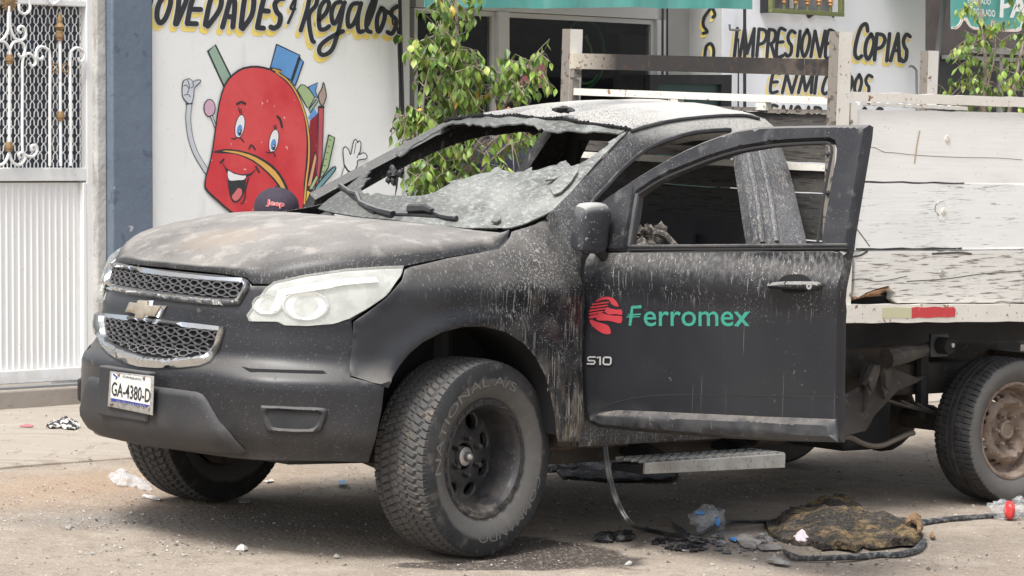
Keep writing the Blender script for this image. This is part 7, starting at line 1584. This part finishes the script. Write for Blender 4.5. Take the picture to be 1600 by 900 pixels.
def strip(name, P, r, m, lab, cat, lift=.012, sm=4, ends=None):
    Q = [on_g(*q) for q in P]; Q = [q + np.array((0, 0, lift)) for q in Q]; o_ = Q[0].copy(); mb = MB(); Q = smooth([tuple(q - o_) for q in Q], sm, False); n = len(Q); mb.tube(Q, r if not hasattr(r, '__len__') else list(np.interp(np.linspace(0, 1, n), np.linspace(0, 1, len(r)), r)), 7); o = mb.build(name, m); o.location = o_; tag(o, lab, cat, 'peeled rubber strips'); return o
strip('rubber_strip', kf([(255, 600), (310, 640), (380, 665), (450, 668), (600, 668), (750, 662), (900, 655), (1100, 640), (1250, 640), (1380, 615), (1460, 580), (1500, 530), (1490, 500)]), [.006, .013, .011, .011, .012, .013, .014, .014, .016, .018, .012], M_strip, 'peeled ash grey rubber strip curving below the burnt foam slab', 'rubber strip')
strip('rubber_strip', [(1408, 826), (1420, 824), (1450, 820), (1490, 815), (1530, 812), (1570, 810), (1620, 808)], [.006, .016, .013, .012, .012, .011], M_strip, 'straight grey rubber strip between the foam slab and the rear tyre', 'rubber strip')
# hose hanging from the sill and running over the ground
h0 = [TF.w(T3(x, y, 1, yy_)) for x, y, yy_ in ((938, 666, .90), (943, 695, .91), (948, 730, .93), (956, 765, .95), (968, 795, .97), (985, 819, .99))]
h1 = [on_g(x, y, dz) for x, y, dz in ((1010, 833, .014), (1050, 840, .012), (1085, 842, .012), (1115, 836, .03), (1140, 827, .03), (1175, 822, .02), (1215, 820, .014), (1240, 818, .012))]
Q = smooth([tuple(q - h1[0]) for q in h0 + h1], 5, False); M_hose = mat('black_door_seal', (.028, .028, .03), .45, layers=[([('n', (10, 10, 10), 4, .5, .65)], (.16, .15, .14), .7, .7)])
mb = MB(); mb.tube(Q, .008, 8); mb.tube([(a + .010, b, c + .003) for a, b, c in Q], .005, 6); hs_ = mb.build('rubber_seal', M_hose); hs_.location = h1[0]; tag(hs_, 'long black door seal hanging from the sill and looping over the ground', 'rubber seal')
# ash and charcoal heap under the cab
M_char = mat('charcoal', (.016, .016, .017), .8, layers=[([('n', 20, 5, .5, .64)], (.14, .135, .13), .9, .8)], bump=[(60, 5, .8, .01)]); M_ashh = mat('grey_ash', (.10, .10, .105), .9, layers=[([('n', 12, 5, .45, .62)], (.27, .27, .27), .9, .8), ([('n', 30, 4, .55, .65)], (.025, .025, .027), .9, .8)], bump=[(30, 6, .9, .02)])
crumple('ash_heap', [(848, 722), (870, 712), (930, 708), (985, 714), (1010, 722), (1008, 742), (960, 745), (900, 740), (855, 740)], lambda s, t, d, q: .03 + .06 * q + .02 * nz(s * 9, t * 5, 2), M_ashh, 'grey heap of burnt debris on the ground beneath the cab', 'ash heap', step=.025, jag=.012, thick=.03)
crumple('fallen_trim', [(868, 738), (900, 728), (985, 735), (1060, 742), (1050, 752), (960, 754), (880, 750)], lambda s, t, d, q: .015 + .02 * q, M_char, 'dark scorched trim panel fallen under the side step', 'trim panel', step=.03, jag=.006, thick=.02)
def lumps(name, cx, cy, rx, ry, n, r0, r1, m, lab, cat, seed):
    rnd = random.Random(seed); random.seed(seed); c = on_g(cx, cy); mb = MB()
    for i in range(n):
        a = rnd.uniform(0, 2 * PI); q = math.sqrt(rnd.random()); p = on_g(cx + rx * q * math.cos(a), cy + ry * q * math.sin(a)) - c; r = rnd.uniform(r0, r1); mb.blob(p + (0, 0, r * .35), r, 6, 4, .45, (1.2, 1, .6))
    o = mb.build(name, m, ang=20); o.location = c; tag(o, lab, cat, kind='stuff'); return o
lumps('charcoal_crumbs', 958, 842, 26, 6, 26, .008, .034, M_char, 'black charcoal crumbs beside the looping seal', 'charcoal', 2)
lumps('charcoal_crumbs', 1075, 850, 60, 12, 60, .004, .016, M_char, 'small scattered charcoal crumbs left of the foam slab', 'charcoal', 3)
lumps('ash_crumbs', 1150, 850, 60, 16, 60, .004, .018, M_ashh, 'grey ash crumbs at the front edge of the foam slab', 'ash', 4)
lumps('ash_crumbs', 880, 712, 36, 8, 50, .008, .028, M_ashh, 'pale ash flakes under the door sill', 'ash', 5)
M_flake = mat('pale_char_flake', (.27, .255, .235), .9, layers=[([('n', 20, 4, .5, .65)], (.12, .11, .10), .9, .8)])
for i, (P, lb) in enumerate((([(1196, 878), (1215, 876), (1236, 884), (1232, 887), (1210, 884)], 'long pale flake below the grey ash crumbs'), ([(1182, 858), (1210, 855), (1224, 859), (1218, 863), (1190, 863)], 'rounded pale flake left of the pink tissue'), ([(1146, 842), (1165, 838), (1190, 850), (1180, 862), (1160, 858)], 'dark curled flake by the bottle cap'), ([(1048, 818), (1060, 826), (1085, 842), (1098, 853), (1080, 850), (1062, 838)], 'thin slanting splinter crossing the black seal'))):
    crumple('char_flake', P, lambda s, t, d, q: .012 + .012 * q, M_flake if i != 3 else M_strip, lb, 'flake', step=.012, jag=.003, thick=.006, seed=i)
# crumpled things: plastic bag, bottle, tissue, cap, papers
M_clear = mat('clear_plastic', (.75, .78, .80), .12, alpha=.22, spec=.8, bump=[(60, 4, .8, .012)]); M_bluep = mat('blue_plastic_print', (.08, .25, .55), .3); M_tissue = mat('pinkish_tissue', (.74, .60, .64), .8); M_redl = mat('red_bottle_label', (.62, .05, .05), .35); M_wpap = mat('dirty_white_paper', (.60, .58, .54), .85)
def crinkle(root, c, r, sq, m, nm, seed, amp=.35, n=14, k=10):
    random.seed(seed); mb = MB(); mb.blob(c, r, n, k, amp, sq); return mb.build(nm, m, root, ang=55)
e, p0 = obj_at('plastic_bag', 1106, 832, 'crumpled clear plastic bag with blue print beside the black seal', 'plastic bag'); crinkle(e, (0, 0, .055), .070, (1, .8, .75), M_clear, 'film', 21, .3); crinkle(e, (-.01, .0, .055), .05, (1, .5, .5), M_clear, 'film', 22, .5)
crinkle(e, (.035, -.055, .05), .018, (.6, .3, 1.2), M_bluep, 'blue_print', 23, .3, 8, 6); crinkle(e, (-.035, -.045, .085), .016, (1.4, .3, .5), M_bluep, 'blue_print', 24, .3, 8, 6)
e, p0 = obj_at('crushed_bottle', 1572, 813, 'crushed clear plastic bottle with a red label by the rear tyre', 'bottle'); crinkle(e, (-.02, 0, .045), .048, (1.1, .8, .85), M_clear, 'bottle_body', 25, .25); crinkle(e, (.055, .0, .055), .045, (.8, .8, .95), M_clear, 'bottle_body', 26, .3); crinkle(e, (.012, -.018, .045), .046, (.55, .75, .85), M_redl, 'label', 27, .12, 14, 10); mb = MB(); mb.lathe([(-.01, .018), (.006, .018), (.006, .0005)], c=(-.068, -.01, .07), ax='z', n=12); mb.build('bottle_neck', M_clear, e)
e = crumple('pink_tissue', [(1238, 848), (1248, 839), (1262, 842), (1267, 848), (1262, 853), (1245, 853)], lambda s, t, d, q: .02 + .03 * q, M_tissue, 'small pinkish white crumpled tissue against the burnt foam', 'tissue', step=.01, jag=.008, thick=.015)
e = crumple('blue_scrap', [(1140, 845), (1150, 843), (1156, 847), (1148, 850)], lambda s, t, d, q: .012, M_bluep, 'small bright blue plastic scrap among the ash', 'plastic scrap', step=.01, jag=.003)
e = crumple('blue_bottle_cap', [(529, 757), (535, 754.5), (541, 757), (541, 762), (530, 762)], lambda s, t, d, q: .016, M_bluep, 'blue bottle cap on the ground beyond the front wheels', 'bottle cap', step=.012, jag=.001, thick=.014)
e = crumple('torn_packet', [(72, 669), (84, 665), (96, 664), (102, 660), (110, 663), (120, 664), (125, 669), (116, 673), (104, 672), (92, 670), (80, 671)], lambda s, t, d, q: .01 + .03 * q + .03 * max(0, nz(s * 5, t * 4, 3)), mat('black_white_packet', (.55, .54, .50), .6, layers=[([('n', 14, 3, .50, .53)], (.03, .03, .03), .6, 1.)]), 'torn black and white packet lying on the pavement at the left', 'packet', step=.014, jag=.012, thick=.006)
e = crumple('red_scrap', [(31, 667), (42, 664), (52, 666), (50, 668.5), (36, 668)], lambda s, t, d, q: .006, mat('dull_red_paper', (.45, .16, .17), .8), 'thin reddish paper scrap on the pavement near the torn packet', 'paper scrap', step=.014, jag=.003)
e = crumple('plastic_sheet', [(169, 744), (180, 742), (200, 743), (212, 748), (232, 756), (240, 768), (225, 768), (205, 762), (185, 762), (172, 755)], lambda s, t, d, q: .01 + .03 * q + .02 * nz(s * 6, t * 5, 7), mat('milky_plastic', (.72, .72, .72), .2, alpha=.25), 'thin milky plastic sheet lying left of the far front wheel', 'plastic sheet', step=.02, jag=.008)
e = crumple('white_scrap', [(222, 776), (240, 777), (252, 781), (250, 784), (230, 779)], lambda s, t, d, q: .008, M_wpap, 'small white paper scrap in front of the far front wheel', 'paper scrap', step=.012, jag=.003)
e = crumple('white_scrap', [(373, 785), (385, 781), (396, 783), (390, 787), (378, 788)], lambda s, t, d, q: .008, M_wpap, 'small white paper scrap right of the far front wheel', 'paper scrap', step=.012, jag=.003)
e = crumple('white_scrap', [(412, 754), (425, 751), (428, 754), (418, 756)], lambda s, t, d, q: .008, M_wpap, 'tiny white paper scrap beyond the far front wheel', 'paper scrap', step=.012, jag=.003)
e = crumple('dry_leaf', [(1452, 842), (1457, 838), (1462, 846), (1455, 847)], lambda s, t, d, q: .02, M_foam2, 'dry orange leaf right of the burnt foam slab', 'leaf', step=.01, jag=.004)
# stones one can tell apart
M_stone = mat('grey_stone', (.34, .33, .31), .85, layers=[([('n', 30, 4, .5, .65)], (.24, .23, .21), .9, .7)]); 
for px, py, r, lb in ((377, 861, .018, 'white stone on the road in front of the truck, left of the near front wheel'), (525, 872, .012, 'small grey stone on the road right of the white stone'), (107, 828, .012, 'small grey stone on the road at the left'), (982, 884, .013, 'grey stone right of the dark wet patch')):
    random.seed(int(px)); mb = MB(); mb.blob((0, 0, r * .6), r, 7, 5, .3, (1.1, 1, .8)); o = mb.build('stone', M_stone if px != 377 else mat('pale_stone', (.62, .61, .58), .7), ang=15); o.location = on_g(px, py); tag(o, lb, 'stone', 'loose stones on the road')
# gravel: thousands of crumbs over road and pavement
random.seed(5); mb = MB(); mats_ = [M_stone, mat('brown_grit', (.26, .21, .165), .9), mat('dark_grit', (.09, .08, .07), .9), mat('light_grit', (.48, .44, .39), .9)]
def crumbs(n, box, r0, r1, w):
    for _ in range(n):
        px, py = random.uniform(box[0], box[1]), random.uniform(box[2], box[3]); 
        d = ray(px, py); t = (CAM_H - .05) / -d[2]; p = CC + d * t; p = np.array((p[0], p[1])) ; 
        for _k in range(3):
            z = z_gnd(p[0], p[1]); t = (z - CAM_H) / d[2]; p = (CC + d * t)[:2]
        r = r0 * (r1 / r0) ** (random.random() ** 2.2); mb.cm = random.choices(range(4), w)[0]; a = random.uniform(0, PI); ca, sa = math.cos(a), math.sin(a); z = z_gnd(p[0], p[1]); s1, s2, s3 = (random.uniform(.6, 1.4) for _ in range(3))
        v = [(p[0] + r * (x * ca * s1 - y * sa), p[1] + r * (x * sa * s1 + y * ca * s2), z + r * h * s3) for x, y, h in ((1, 0, .1), (0, 1, .1), (-1, 0, .1), (0, -1, .1), (.2, .1, .8))]
        mb.add(v, [(0, 1, 4), (1, 2, 4), (2, 3, 4), (3, 0, 4)])
crumbs(5200, (-40, 1640, 735, 910), .0018, .008, (4, 4, 3, 1)); crumbs(1500, (-20, 620, 720, 850), .0025, .010, (3, 4, 2, 1)); crumbs(500, (100, 420, 800, 870), .003, .012, (4, 1, 3, 1)); crumbs(700, (-20, 700, 610, 740), .002, .008, (2, 3, 3, 2)); crumbs(900, (850, 1640, 690, 900), .003, .012, (2, 1, 5, 1))
tag(mb.build('gravel', mats_, smooth_=False), 'loose gravel and grit strewn over the dirt road and pavement', 'gravel', kind='stuff')
